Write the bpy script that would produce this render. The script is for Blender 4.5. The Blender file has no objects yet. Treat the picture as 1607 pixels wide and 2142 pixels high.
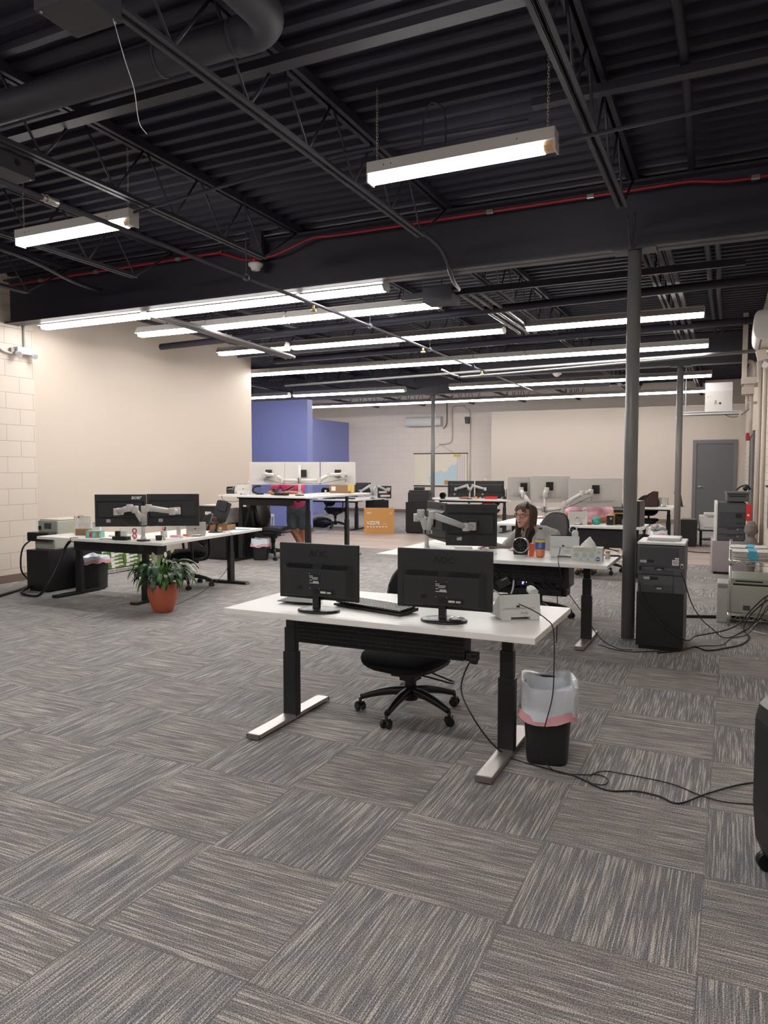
import bpy, bmesh, math, random
from mathutils import Vector, Matrix, Euler, noise
random.seed(7)
C = bpy.context.scene.collection
PI = math.pi
def R(d): return math.radians(d)
V = Vector
# ------------------------------------------------------------------ materials
MATS = {}
def new_mat(name):
    m = bpy.data.materials.new(name); m.use_nodes = True
    nt = m.node_tree; b = nt.nodes['Principled BSDF']
    return m, nt, b
def mat(name, col, rough=0.5, metal=0.0, bump=0.0, bscale=80.0, var=0.0, vscale=6.0, trans=0.0, alpha=1.0, coat=0.0, spec=None, emit=None, estr=0.0, sub=0.0, ior=None):
    if name in MATS: return MATS[name]
    m, nt, b = new_mat(name)
    c = (col[0], col[1], col[2], 1)
    b.inputs['Base Color'].default_value = c
    b.inputs['Roughness'].default_value = rough
    b.inputs['Metallic'].default_value = metal
    b.inputs['Transmission Weight'].default_value = trans
    b.inputs['Alpha'].default_value = alpha
    b.inputs['Coat Weight'].default_value = coat
    if ior: b.inputs['IOR'].default_value = ior
    if spec is not None: b.inputs['Specular IOR Level'].default_value = spec
    if sub: b.inputs['Subsurface Weight'].default_value = sub; b.inputs['Subsurface Radius'].default_value = (0.02, 0.008, 0.004); b.inputs['Subsurface Scale'].default_value = 0.3
    if emit:
        b.inputs['Emission Color'].default_value = (*emit, 1); b.inputs['Emission Strength'].default_value = estr
    geo = nt.nodes.new('ShaderNodeTexCoord')
    n1 = nt.nodes.new('ShaderNodeTexNoise'); n1.inputs['Scale'].default_value = vscale; n1.inputs['Detail'].default_value = 4
    nt.links.new(geo.outputs['Object'], n1.inputs['Vector'])
    v = var if var else 0.04
    mix = nt.nodes.new('ShaderNodeMix'); mix.data_type = 'RGBA'
    mix.inputs[6].default_value = tuple(max(0, x*(1-v)) for x in col)+(1,)
    mix.inputs[7].default_value = tuple(min(1, x*(1+v)) for x in col)+(1,)
    nt.links.new(n1.outputs['Fac'], mix.inputs[0]); nt.links.new(mix.outputs[2], b.inputs['Base Color'])
    if bump:
        n2 = nt.nodes.new('ShaderNodeTexNoise'); n2.inputs['Scale'].default_value = bscale; n2.inputs['Detail'].default_value = 3
        nt.links.new(geo.outputs['Object'], n2.inputs['Vector'])
        bp = nt.nodes.new('ShaderNodeBump'); bp.inputs['Strength'].default_value = bump; bp.inputs['Distance'].default_value = 0.01
        nt.links.new(n2.outputs['Fac'], bp.inputs['Height']); nt.links.new(bp.outputs['Normal'], b.inputs['Normal'])
    MATS[name] = m
    return m
def lk(nt, a, b): nt.links.new(a, b)
def mathn(nt, op, a, b=None, c=None):
    n = nt.nodes.new('ShaderNodeMath'); n.operation = op
    for i, x in enumerate((a, b, c)):
        if x is None: continue
        if isinstance(x, (int, float)): n.inputs[i].default_value = x
        else: nt.links.new(x, n.inputs[i])
    return n.outputs[0]
def ramp(nt, fac, stops):
    r = nt.nodes.new('ShaderNodeValToRGB'); e = r.color_ramp.elements
    e[0].position, e[0].color = stops[0][0], (*stops[0][1], 1)
    e[1].position, e[1].color = stops[-1][0], (*stops[-1][1], 1)
    for p, c in stops[1:-1]:
        x = e.new(p); x.color = (*c, 1)
    nt.links.new(fac, r.inputs[0]); return r.outputs[0]
def mixc(nt, f, a, b, mode='MIX'):
    n = nt.nodes.new('ShaderNodeMix'); n.data_type = 'RGBA'; n.blend_type = mode
    for i, x in ((0, f), (6, a), (7, b)):
        if isinstance(x, (int, float)): n.inputs[i].default_value = x
        elif isinstance(x, tuple): n.inputs[i].default_value = (*x, 1)
        else: nt.links.new(x, n.inputs[i])
    return n.outputs[2]

def carpet_mat():
    m, nt, b = new_mat('carpet_tiles')
    g = nt.nodes.new('ShaderNodeNewGeometry')
    s = nt.nodes.new('ShaderNodeSeparateXYZ'); lk(nt, g.outputs['Position'], s.inputs[0])
    T = 0.574
    x = mathn(nt, 'DIVIDE', mathn(nt, 'ADD', s.outputs[0], 0.058), T)
    y = mathn(nt, 'DIVIDE', mathn(nt, 'SUBTRACT', s.outputs[1], 2.23), T)
    fx = mathn(nt, 'FLOOR', x); fy = mathn(nt, 'FLOOR', y)
    par = mathn(nt, 'FLOORED_MODULO', mathn(nt, 'ADD', fx, fy), 2.0)   # 0/1
    # across / along coordinates in metres
    def sel(a, c):
        n = nt.nodes.new('ShaderNodeMix'); n.data_type = 'FLOAT'
        lk(nt, par, n.inputs[0]); lk(nt, a, n.inputs[2]); lk(nt, c, n.inputs[3]); return n.outputs[0]
    across = sel(s.outputs[1], s.outputs[0]); along = sel(s.outputs[0], s.outputs[1])
    wn = nt.nodes.new('ShaderNodeTexWhiteNoise'); wn.noise_dimensions = '2D'
    cb = nt.nodes.new('ShaderNodeCombineXYZ'); lk(nt, fx, cb.inputs[0]); lk(nt, fy, cb.inputs[1]); lk(nt, cb.outputs[0], wn.inputs['Vector'])
    off = mathn(nt, 'MULTIPLY', wn.outputs['Value'], 37.0)
    def streak(sa, sl, det, rough=0.6):
        c = nt.nodes.new('ShaderNodeCombineXYZ')
        lk(nt, mathn(nt, 'MULTIPLY', across, sa), c.inputs[0]); lk(nt, mathn(nt, 'MULTIPLY', along, sl), c.inputs[1]); lk(nt, off, c.inputs[2])
        n = nt.nodes.new('ShaderNodeTexNoise'); n.inputs['Scale'].default_value = 1.0; n.inputs['Detail'].default_value = det; n.inputs['Roughness'].default_value = rough
        lk(nt, c.outputs[0], n.inputs['Vector']); return n.outputs['Fac']
    s1 = streak(190, 3.8, 2.5, 0.64)        # light yarn streaks
    s2 = streak(18, 5.0, 2.0)        # broad bands
    fine = nt.nodes.new('ShaderNodeTexNoise'); fine.inputs['Scale'].default_value = 260; fine.inputs['Detail'].default_value = 2
    lk(nt, g.outputs['Position'], fine.inputs['Vector'])
    med = nt.nodes.new('ShaderNodeTexNoise'); med.inputs['Scale'].default_value = 9; med.inputs['Detail'].default_value = 3
    lk(nt, g.outputs['Position'], med.inputs['Vector'])
    base = ramp(nt, med.outputs['Fac'], [(0.35, (0.198, 0.202, 0.220)), (0.52, (0.218, 0.214, 0.219)), (0.68, (0.238, 0.226, 0.222))])
    sheen_tint = mixc(nt, par, (1.01, 0.985, 0.975), (0.97, 0.985, 1.0))  # pile sheen put into colour: one tile direction warmer, the other bluer
    base = mixc(nt, 1.0, base, sheen_tint, 'MULTIPLY')
    f1 = ramp(nt, s1, [(0.49, (0, 0, 0)), (0.62, (1, 1, 1))])
    f2 = ramp(nt, s2, [(0.35, (0.78,)*3), (0.65, (1, 1, 1))])
    ff = mathn(nt, 'MULTIPLY', f1, f2)
    col = mixc(nt, mathn(nt, 'MULTIPLY', ff, 0.72), base, (0.72, 0.675, 0.635))
    fr = ramp(nt, fine.outputs['Fac'], [(0.33, (0.30, 0.30, 0.33)), (0.64, (1.66, 1.62, 1.58))])
    col = mixc(nt, 1.0, col, fr, 'MULTIPLY')
    # seams
    ex = mathn(nt, 'ABSOLUTE', mathn(nt, 'SUBTRACT', mathn(nt, 'FRACT', x), 0.5))
    ey = mathn(nt, 'ABSOLUTE', mathn(nt, 'SUBTRACT', mathn(nt, 'FRACT', y), 0.5))
    e = mathn(nt, 'GREATER_THAN', mathn(nt, 'MAXIMUM', ex, ey), 0.4945)
    col = mixc(nt, mathn(nt, 'MULTIPLY', e, 0.30), col, (0.09, 0.088, 0.09))
    lk(nt, col, b.inputs['Base Color']); b.inputs['Roughness'].default_value = 0.95
    b.inputs['Specular IOR Level'].default_value = 0.15
    bp = nt.nodes.new('ShaderNodeBump'); bp.inputs['Strength'].default_value = 0.5; bp.inputs['Distance'].default_value = 0.004
    lk(nt, s1, bp.inputs['Height']); lk(nt, bp.outputs[0], b.inputs['Normal'])
    return m
def block_mat(name, col, axis, w=0.4, h=0.2, off=(0, 0), painted=0.35, rough=0.6, dark=0.55):
    """painted concrete block; axis = horizontal world axis of the wall"""
    m, nt, b = new_mat(name)
    g = nt.nodes.new('ShaderNodeNewGeometry'); s = nt.nodes.new('ShaderNodeSeparateXYZ'); lk(nt, g.outputs['Position'], s.inputs[0])
    c = nt.nodes.new('ShaderNodeCombineXYZ')
    lk(nt, mathn(nt, 'ADD', s.outputs[axis], off[0]), c.inputs[0]); lk(nt, mathn(nt, 'ADD', s.outputs[2], off[1]), c.inputs[1])
    br = nt.nodes.new('ShaderNodeTexBrick'); lk(nt, c.outputs[0], br.inputs['Vector'])
    br.inputs['Scale'].default_value = 1; br.inputs['Brick Width'].default_value = w; br.inputs['Row Height'].default_value = h
    br.inputs['Mortar Size'].default_value = 0.0035; br.inputs['Mortar Smooth'].default_value = 0.3
    br.inputs['Color1'].default_value = (*col, 1); br.inputs['Color2'].default_value = (col[0]*0.985, col[1]*0.98, col[2]*0.975, 1)
    br.inputs['Mortar'].default_value = (col[0]*dark, col[1]*dark*0.95, col[2]*dark*0.9, 1)
    n = nt.nodes.new('ShaderNodeTexNoise'); n.inputs['Scale'].default_value = 55; n.inputs['Detail'].default_value = 4; lk(nt, g.outputs['Position'], n.inputs['Vector'])
    h2 = mathn(nt, 'ADD', mathn(nt, 'MULTIPLY', br.outputs['Fac'], -1.0), mathn(nt, 'MULTIPLY', n.outputs['Fac'], 0.5))
    bp = nt.nodes.new('ShaderNodeBump'); bp.inputs['Strength'].default_value = painted; bp.inputs['Distance'].default_value = 0.008
    lk(nt, h2, bp.inputs['Height']); lk(nt, bp.outputs[0], b.inputs['Normal'])
    lk(nt, br.outputs['Color'], b.inputs['Base Color']); b.inputs['Roughness'].default_value = rough
    return m
def wood_mat():
    m, nt, b = new_mat('vinyl_planks')
    g = nt.nodes.new('ShaderNodeNewGeometry'); s = nt.nodes.new('ShaderNodeSeparateXYZ'); lk(nt, g.outputs['Position'], s.inputs[0])
    br = nt.nodes.new('ShaderNodeTexBrick'); lk(nt, g.outputs['Position'], br.inputs['Vector'])
    br.inputs['Scale'].default_value = 1; br.inputs['Brick Width'].default_value = 1.2; br.inputs['Row Height'].default_value = 0.18
    br.inputs['Mortar Size'].default_value = 0.002; br.inputs['Color1'].default_value = (0.42, 0.33, 0.285, 1); br.inputs['Color2'].default_value = (0.52, 0.42, 0.37, 1); br.inputs['Mortar'].default_value = (0.14, 0.11, 0.10, 1)
    c = nt.nodes.new('ShaderNodeCombineXYZ'); lk(nt, mathn(nt, 'MULTIPLY', s.outputs[0], 1.5), c.inputs[0]); lk(nt, mathn(nt, 'MULTIPLY', s.outputs[1], 28), c.inputs[1])
    n = nt.nodes.new('ShaderNodeTexNoise'); n.inputs['Scale'].default_value = 1; n.inputs['Detail'].default_value = 5; lk(nt, c.outputs[0], n.inputs['Vector'])
    gr = ramp(nt, n.outputs['Fac'], [(0.3, (0.75, 0.75, 0.76)), (0.7, (1.15, 1.13, 1.1))])
    lk(nt, mixc(nt, 1.0, br.outputs['Color'], gr, 'MULTIPLY'), b.inputs['Base Color']); b.inputs['Roughness'].default_value = 0.38
    return m
def map_mat():
    m, nt, b = new_mat('printed_map_paper')
    t = nt.nodes.new('ShaderNodeTexCoord'); s = nt.nodes.new('ShaderNodeSeparateXYZ'); lk(nt, t.outputs['Object'], s.inputs[0])
    X, Z = s.outputs[0], s.outputs[2]
    n = nt.nodes.new('ShaderNodeTexNoise'); n.inputs['Scale'].default_value = 2.6; n.inputs['Detail'].default_value = 10; n.inputs['Roughness'].default_value = 0.65; lk(nt, t.outputs['Object'], n.inputs['Vector'])
    sea = mathn(nt, 'ADD', mathn(nt, 'SUBTRACT', mathn(nt, 'MULTIPLY', X, 0.55), mathn(nt, 'MULTIPLY', Z, 0.9)), mathn(nt, 'MULTIPLY', mathn(nt, 'SUBTRACT', n.outputs['Fac'], 0.5), 2.6))
    n2 = nt.nodes.new('ShaderNodeTexNoise'); n2.inputs['Scale'].default_value = 22.0; n2.inputs['Detail'].default_value = 6; lk(nt, t.outputs['Object'], n2.inputs['Vector'])
    land = ramp(nt, n2.outputs['Fac'], [(0.30, (0.72, 0.78, 0.60)), (0.45, (0.88, 0.84, 0.66)), (0.55, (0.88, 0.76, 0.62)), (0.70, (0.84, 0.80, 0.76))])
    f = ramp(nt, sea, [(0.14, (0, 0, 0)), (0.17, (1, 1, 1))])
    col = mixc(nt, f, land, (0.56, 0.72, 0.76))
    right = mathn(nt, 'GREATER_THAN', X, 0.56)
    st = mathn(nt, 'GREATER_THAN', mathn(nt, 'FRACT', mathn(nt, 'MULTIPLY', X, 17.0)), 0.7)
    strip = mixc(nt, st, (0.84, 0.76, 0.72), (0.52, 0.44, 0.42))
    col = mixc(nt, right, col, strip)
    ex = mathn(nt, 'GREATER_THAN', mathn(nt, 'ABSOLUTE', X), 0.865); ez = mathn(nt, 'GREATER_THAN', mathn(nt, 'ABSOLUTE', Z), 0.475)
    col = mixc(nt, mathn(nt, 'MAXIMUM', ex, ez), col, (0.86, 0.80, 0.58))
    lk(nt, col, b.inputs['Base Color']); b.inputs['Roughness'].default_value = 0.5
    return m

M_carpet = carpet_mat(); M_wood = wood_mat()
M_block_l = block_mat('painted_block_left', (0.69, 0.61, 0.54), 1, w=0.405, h=0.2035, off=(0.02, 0.03), dark=0.6)
M_block_b = block_mat('painted_block_back', (0.84, 0.75, 0.67), 0, w=0.405, h=0.2035, off=(0.1, 0.03), dark=0.86)
M_block_r = block_mat('painted_brick_right', (0.66, 0.58, 0.505), 1, w=0.30, h=0.10, off=(0.0, 0.0), dark=0.6)
M_cream = mat('cream_wall_paint', (0.64, 0.555, 0.478), 0.6, bump=0.03, bscale=150, var=0.012, vscale=1.5)
M_part = mat('beige_partition_paint', (0.53, 0.462, 0.405), 0.6, bump=0.03, bscale=150, var=0.012)
M_blue = mat('periwinkle_wall_paint', (0.245, 0.29, 0.68), 0.55, bump=0.03, bscale=150, var=0.02)
M_bluelit = mat('periwinkle_paint_lit', (0.28, 0.32, 0.68), 0.55, var=0.02)  # lighter copy of the blue: light painted into end strip and second wall
M_ceil = mat('black_ceiling_paint', (0.027, 0.025, 0.041), 0.55, bump=0.12, bscale=30, var=0.25, vscale=3, spec=0.3)
M_steel = mat('charcoal_steel_paint', (0.030, 0.028, 0.041), 0.45, bump=0.08, bscale=40, var=0.2, vscale=4)
M_steel2 = mat('grey_steel_paint', (0.042, 0.040, 0.054), 0.6, bump=0.05, bscale=40, var=0.15)
M_pipe = mat('grey_conduit_paint', (0.13, 0.125, 0.125), 0.3)
M_col = mat('grey_column_paint', (0.18, 0.178, 0.178), 0.33, bump=0.03, bscale=60, var=0.08)
M_base = mat('taupe_vinyl_base', (0.20, 0.145, 0.11), 0.5)
M_doorg = mat('slate_door_paint', (0.105, 0.103, 0.107), 0.45, bump=0.02)
M_frameg = mat('grey_door_frame_paint', (0.13, 0.13, 0.135), 0.42)
M_white = mat('white_laminate', (0.78, 0.765, 0.75), 0.38, var=0.02, vscale=3)
M_black = mat('black_plastic', (0.012, 0.012, 0.013), 0.38, var=0.1)
M_blackg = mat('black_gloss_plastic', (0.008, 0.008, 0.009), 0.12, coat=0.5)
M_blackm = mat('black_powder_coat', (0.010, 0.010, 0.012), 0.42, bump=0.03, bscale=300)
M_dkbody = mat('charcoal_plastic', (0.016, 0.017, 0.019), 0.5, bump=0.04, bscale=400, var=0.08)
M_fabric = mat('black_chair_fabric', (0.013, 0.013, 0.015), 0.9, bump=0.35, bscale=350, var=0.2, spec=0.2)
M_leather = mat('black_leather', (0.018, 0.018, 0.020), 0.33, bump=0.12, bscale=120)
M_mesh = mat('grey_chair_mesh', (0.085, 0.084, 0.087), 0.75, bump=0.3, bscale=300)
M_alum = mat('brushed_aluminium', (0.46, 0.42, 0.41), 0.36, metal=0.75)
M_chrome = mat('chrome', (0.75, 0.75, 0.75), 0.15, metal=1.0)
M_wire = mat('zinc_wire', (0.62, 0.61, 0.57), 0.28, metal=0.85)
M_silver = mat('silver_plastic', (0.50, 0.50, 0.50), 0.36, metal=0.1)
M_pale = mat('pale_silver_plastic', (0.57, 0.545, 0.52), 0.42)
M_whitep = mat('white_plastic', (0.68, 0.68, 0.67), 0.35)
M_phone = mat('white_phone_plastic', (0.62, 0.65, 0.64), 0.35)
M_grey = mat('grey_machine_plastic', (0.082, 0.086, 0.095), 0.5, bump=0.03, bscale=300)
M_grey2 = mat('dark_grey_machine_plastic', (0.055, 0.058, 0.066), 0.5)
M_lilac = mat('pale_lilac_cabinet', (0.40, 0.355, 0.37), 0.5)
M_ivory = mat('ivory_printer_plastic', (0.60, 0.58, 0.50), 0.45)
M_sage = mat('grey_green_printer_plastic', (0.40, 0.41, 0.35), 0.45)
M_card = mat('cardboard', (0.55, 0.275, 0.085), 0.75, bump=0.05, bscale=60)
M_card2 = mat('brown_cardboard', (0.27, 0.155, 0.085), 0.8, bump=0.05, bscale=60)
M_terra = mat('terracotta_plastic', (0.47, 0.115, 0.06), 0.5, var=0.06)
M_soil = mat('potting_soil', (0.03, 0.02, 0.012), 0.95, bump=0.6, bscale=90)
M_leaf = mat('dark_green_leaf', (0.022, 0.062, 0.022), 0.38, var=0.5, vscale=12)
M_leafl = mat('fresh_green_leaf', (0.10, 0.22, 0.03), 0.4, var=0.3, vscale=12)
M_spathe = mat('pale_spathe', (0.42, 0.44, 0.33), 0.5, var=0.15, vscale=10)
M_stem = mat('green_stem', (0.09, 0.17, 0.05), 0.5)
M_liner = mat('translucent_bag_plastic', (0.70, 0.76, 0.84), 0.28, bump=0.5, bscale=22, sub=0.0, spec=0.6)
M_pinkband = mat('pink_drawstring_plastic', (0.72, 0.36, 0.40), 0.4)
M_paper = mat('white_paper', (0.74, 0.72, 0.70), 0.8)
M_cream2 = mat('manila_paper', (0.72, 0.62, 0.42), 0.8)
M_red = mat('red_paint', (0.30, 0.012, 0.025), 0.42)
M_redp = mat('red_plastic', (0.60, 0.02, 0.02), 0.4)
M_orange = mat('orange_plastic', (0.75, 0.13, 0.03), 0.4)
M_teal = mat('teal_paper', (0.10, 0.42, 0.42), 0.5)
M_yellow = mat('yellow_plastic', (0.72, 0.50, 0.12), 0.45)
M_bluesq = mat('sky_blue_card', (0.08, 0.42, 0.60), 0.6)
M_stone = mat('grey_cast_stone', (0.19, 0.165, 0.15), 0.85, bump=0.4, bscale=60, var=0.2)
M_brownw = mat('dark_brown_wood', (0.05, 0.022, 0.02), 0.45)
M_oak = mat('light_oak_wood', (0.45, 0.27, 0.10), 0.5)
M_glass = mat('clear_glass', (0.9, 0.93, 0.92), 0.05, trans=0.95, ior=1.2)
M_pet = mat('clear_bottle_plastic', (0.8, 0.8, 0.8), 0.08, alpha=0.14)
M_tea = mat('amber_tea', (0.80, 0.17, 0.01), 0.15)
M_label = mat('blue_bottle_label', (0.04, 0.10, 0.38), 0.4)
M_label2 = mat('yellow_bottle_label', (0.70, 0.55, 0.05), 0.4)
M_skin = mat('skin', (0.60, 0.33, 0.25), 0.5, sub=0.15, var=0.06, vscale=20)
M_skin2 = mat('tanned_skin', (0.50, 0.22, 0.13), 0.5, sub=0.15, var=0.06, vscale=20)
M_hair = mat('dark_brown_hair', (0.055, 0.030, 0.020), 0.45, var=0.6, vscale=30, bump=0.5, bscale=60)
M_hairg = mat('greying_brown_hair', (0.17, 0.11, 0.08), 0.5, var=0.4, vscale=40)
M_hood = mat('heather_grey_fleece', (0.44, 0.42, 0.41), 0.9, bump=0.4, bscale=90, var=0.1)
M_pinks = mat('pale_pink_cotton', (0.72, 0.42, 0.50), 0.85, bump=0.25, bscale=25)
M_magenta = mat('magenta_polo_cotton', (0.58, 0.055, 0.16), 0.85, bump=0.25, bscale=25)
M_shorts = mat('slate_grey_cotton', (0.10, 0.115, 0.135), 0.85, bump=0.3, bscale=30)
M_tshirt = mat('black_tshirt_cotton', (0.012, 0.012, 0.014), 0.9)
M_denim = mat('dark_blue_denim', (0.03, 0.04, 0.07), 0.9)
M_eye = mat('eye_white', (0.65, 0.62, 0.6), 0.2)
M_iris = mat('dark_iris', (0.05, 0.04, 0.035), 0.15)
M_lip = mat('pale_lip', (0.42, 0.16, 0.13), 0.45)
M_map = map_mat()
M_screen = mat('dark_screen_glass', (0.008, 0.008, 0.010), 0.15)
M_lblue = mat('sticker_grey', (0.42, 0.42, 0.42), 0.5)
M_logo_d = mat('dark_moulded_logo', (0.004, 0.004, 0.005), 0.5)
M_logo_w = mat('pale_printed_logo', (0.72, 0.72, 0.72), 0.4)
M_goldc = mat('brass_contact', (0.55, 0.42, 0.2), 0.35, metal=0.6)
M_vga = mat('blue_port_plastic', (0.12, 0.14, 0.35), 0.4)
LIGHT = 14.6
def light_mat(name, col, strength):
    m, nt, b = new_mat(name)
    b.inputs['Base Color'].default_value = (0.8, 0.8, 0.8, 1)
    b.inputs['Emission Color'].default_value = (*col, 1); b.inputs['Emission Strength'].default_value = strength
    MATS[name] = m; return m
M_tube = light_mat('lit_fluorescent_lens', (1.0, 0.965, 0.925), LIGHT)
M_led_b = light_mat('blue_led', (0.1, 0.1, 1.0), 6); M_led_o = light_mat('orange_led', (1.0, 0.3, 0.1), 4)
M_lensend = mat('amber_tube_end', (0.55, 0.34, 0.18), 0.3)

# ------------------------------------------------------------------ mesh builder
class MB:
    def __init__(s): s.v = []; s.f = []; s.s = []
    def add(s, vs, fs, smooth=False, M=None):
        o = len(s.v)
        for p in vs:
            p = V(p)
            if M is not None: p = M @ p
            s.v.append(p)
        for f in fs: s.f.append([i+o for i in f]); s.s.append(smooth)
        return s
    def b(s, x0, x1, y0, y1, z0, z1, M=None):
        vs = [(x, y, z) for x in (x0, x1) for y in (y0, y1) for z in (z0, z1)]
        return s.add(vs, [(0,1,3,2),(4,6,7,5),(0,4,5,1),(2,3,7,6),(0,2,6,4),(1,5,7,3)], False, M)
    def c(s, cx, cy, cz, sx, sy, sz, M=None):
        return s.b(cx-sx/2, cx+sx/2, cy-sy/2, cy+sy/2, cz-sz/2, cz+sz/2, M)
    def cyl(s, p0, p1, r0, r1=None, n=14, smooth=True, M=None):
        p0, p1 = V(p0), V(p1); r1 = r0 if r1 is None else r1
        d = (p1-p0); L = d.length
        if L < 1e-7: return s
        q = d.to_track_quat('Z', 'Y').to_matrix()
        vs = []
        for p, r in ((p0, r0), (p1, r1)):
            for i in range(n):
                a = 2*PI*i/n; vs.append(p + q @ V((r*math.cos(a), r*math.sin(a), 0)))
        fs = [(i, (i+1) % n, n+(i+1) % n, n+i) for i in range(n)]
        s.add(vs, fs, smooth, M)
        s.add([*vs[:n]], [tuple(range(n))[::-1]], False, M); s.add([*vs[n:]], [tuple(range(n))], False, M)
        return s
    def tube(s, pts, r, n=8, sub=4, M=None, rs=None):
        pts = [V(p) for p in pts]
        if sub > 1 and len(pts) > 2:
            P = [pts[0]*2-pts[1]]+pts+[pts[-1]*2-pts[-2]]; out = []; ro = []
            for i in range(1, len(P)-2):
                for k in range(sub):
                    t = k/sub; a, b_, c_, d = P[i-1], P[i], P[i+1], P[i+2]
                    out.append(0.5*((2*b_)+(c_-a)*t+(2*a-5*b_+4*c_-d)*t*t+(3*b_-a-3*c_+d)*t**3))
                    if rs: ro.append(rs[i-1]*(1-t)+rs[i]*t)
            out.append(pts[-1]); pts = out
            if rs: ro.append(rs[-1]); rs = ro
        up = V((0, 0, 1)); vs = []
        prev = None
        for i, p in enumerate(pts):
            d = (pts[min(i+1, len(pts)-1)]-pts[max(i-1, 0)])
            if d.length < 1e-9: d = V((0, 0, 1))
            d.normalize()
            if prev is None:
                u = d.cross(up if abs(d.z) < 0.95 else V((1, 0, 0))).normalized()
            else:
                u = (prev - d*prev.dot(d))
                u = u.normalized() if u.length > 1e-6 else d.orthogonal().normalized()
            prev = u; w = d.cross(u); rr = rs[i] if rs else r
            for k in range(n):
                a = 2*PI*k/n; vs.append(p+u*rr*math.cos(a)+w*rr*math.sin(a))
        fs = []
        for i in range(len(pts)-1):
            for k in range(n):
                fs.append((i*n+k, i*n+(k+1) % n, (i+1)*n+(k+1) % n, (i+1)*n+k))
        s.add(vs, fs, True, M)
        s.add(vs[:n], [tuple(range(n))[::-1]], False, M); s.add(vs[-n:], [tuple(range(n))], False, M)
        return s
    def lathe(s, prof, n=24, M=None, close=True):
        vs = []
        for r, z in prof:
            for i in range(n):
                a = 2*PI*i/n; vs.append((r*math.cos(a), r*math.sin(a), z))
        m = len(prof); fs = []
        for j in range(m-1):
            for i in range(n):
                fs.append((j*n+i, j*n+(i+1) % n, (j+1)*n+(i+1) % n, (j+1)*n+i))
        s.add(vs, fs, True, M)
        if close:
            s.add(vs[:n], [tuple(range(n))[::-1]], False, M); s.add(vs[-n:], [tuple(range(n))], False, M)
        return s
    def prism(s, poly, a0, a1, axis='z', M=None, smooth=False):
        n = len(poly)
        def mk(p, a):
            return {'z': (p[0], p[1], a), 'x': (a, p[0], p[1]), 'y': (p[0], a, p[1])}[axis]
        vs = [mk(p, a0) for p in poly]+[mk(p, a1) for p in poly]
        fs = [(i, (i+1) % n, n+(i+1) % n, n+i) for i in range(n)]
        s.add(vs, fs, smooth, M)
        s.add(vs[:n], [tuple(range(n))[::-1]], False, M); s.add(vs[n:], [tuple(range(n))], False, M)
        return s
    def ell(s, c, r, n=20, m=12, M=None, fn=None):
        vs = []; r = (r, r, r) if isinstance(r, (int, float)) else r
        for j in range(m+1):
            t = PI*j/m
            for i in range(n):
                a = 2*PI*i/n
                d = V((math.sin(t)*math.cos(a), math.sin(t)*math.sin(a), math.cos(t)))
                p = V((d.x*r[0], d.y*r[1], d.z*r[2]))
                if fn: p = fn(d, p)
                vs.append(p+V(c))
        fs = [(j*n+i, (j+1)*n+i, (j+1)*n+(i+1) % n, j*n+(i+1) % n) for j in range(m) for i in range(n)]
        return s.add(vs, fs, True, M)
    def caps(s, p0, p1, r0, r1):   # tapered capsule
        s.cyl(p0, p1, r0, r1, 14); s.ell(p0, r0, 14, 8); s.ell(p1, r1, 14, 8); return s
    def mesh(s, name):
        me = bpy.data.meshes.new(name)
        me.from_pydata([tuple(p) for p in s.v], [], s.f)
        me.polygons.foreach_set('use_smooth', s.s); me.update(); return me

def T(x=0, y=0, z=0, rz=0, rx=0, ry=0, sc=1):
    return Matrix.Translation((x, y, z)) @ Euler((R(rx), R(ry), R(rz)), 'XYZ').to_matrix().to_4x4() @ Matrix.Scale(sc, 4)
def obj(name, mb, material, parent=None, bevel=0.0, seg=2):
    me = mb if isinstance(mb, bpy.types.Mesh) else mb.mesh(name)
    if bevel:   # weld + bevel so edges catch light
        bm = bmesh.new(); bm.from_mesh(me)
        bmesh.ops.remove_doubles(bm, verts=bm.verts, dist=1e-6)
        bmesh.ops.recalc_face_normals(bm, faces=bm.faces)
        es = [e for e in bm.edges if len(e.link_faces) == 2 and e.calc_face_angle(0) > R(30)]
        if es: bmesh.ops.bevel(bm, geom=es, offset=bevel, segments=seg, profile=0.6, affect='EDGES', clamp_overlap=True)
        bm.to_mesh(me); bm.free()
    else:
        bm = bmesh.new(); bm.from_mesh(me)
        bmesh.ops.remove_doubles(bm, verts=bm.verts, dist=1e-6)
        bmesh.ops.recalc_face_normals(bm, faces=bm.faces)
        bm.to_mesh(me); bm.free()
    me.materials.clear(); me.materials.append(material)
    o = bpy.data.objects.new(name, me); C.objects.link(o)
    if parent is not None: o.parent = parent
    return o
def tag(o, label, cat, group=None, kind=None):
    if label: o['label'] = label
    if cat: o['category'] = cat
    if group: o['group'] = group
    if kind: o['kind'] = kind
    return o
def thing(name, label, cat, loc=(0, 0, 0), rz=0.0, group=None):
    o = bpy.data.objects.new(name, None); C.objects.link(o); o.empty_display_size = 0.1
    o.location = loc; o.rotation_euler = (0, 0, R(rz))
    return tag(o, label, cat, group)
def single(name, mb, material, label, cat, group=None, bevel=0.0, loc=None, rz=0):
    o = obj(name, mb, material, None, bevel)
    if loc is not None: o.location = loc; o.rotation_euler = (0, 0, R(rz))
    return tag(o, label, cat, group)
def struct(name, mb, material, bevel=0.0, label=None, cat=None):
    o = obj(name, mb, material, None, bevel); o['kind'] = 'structure'
    if label: o['label'] = label
    if cat: o['category'] = cat
    return o
def lab(o, l): o['label'] = l; return o
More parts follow.
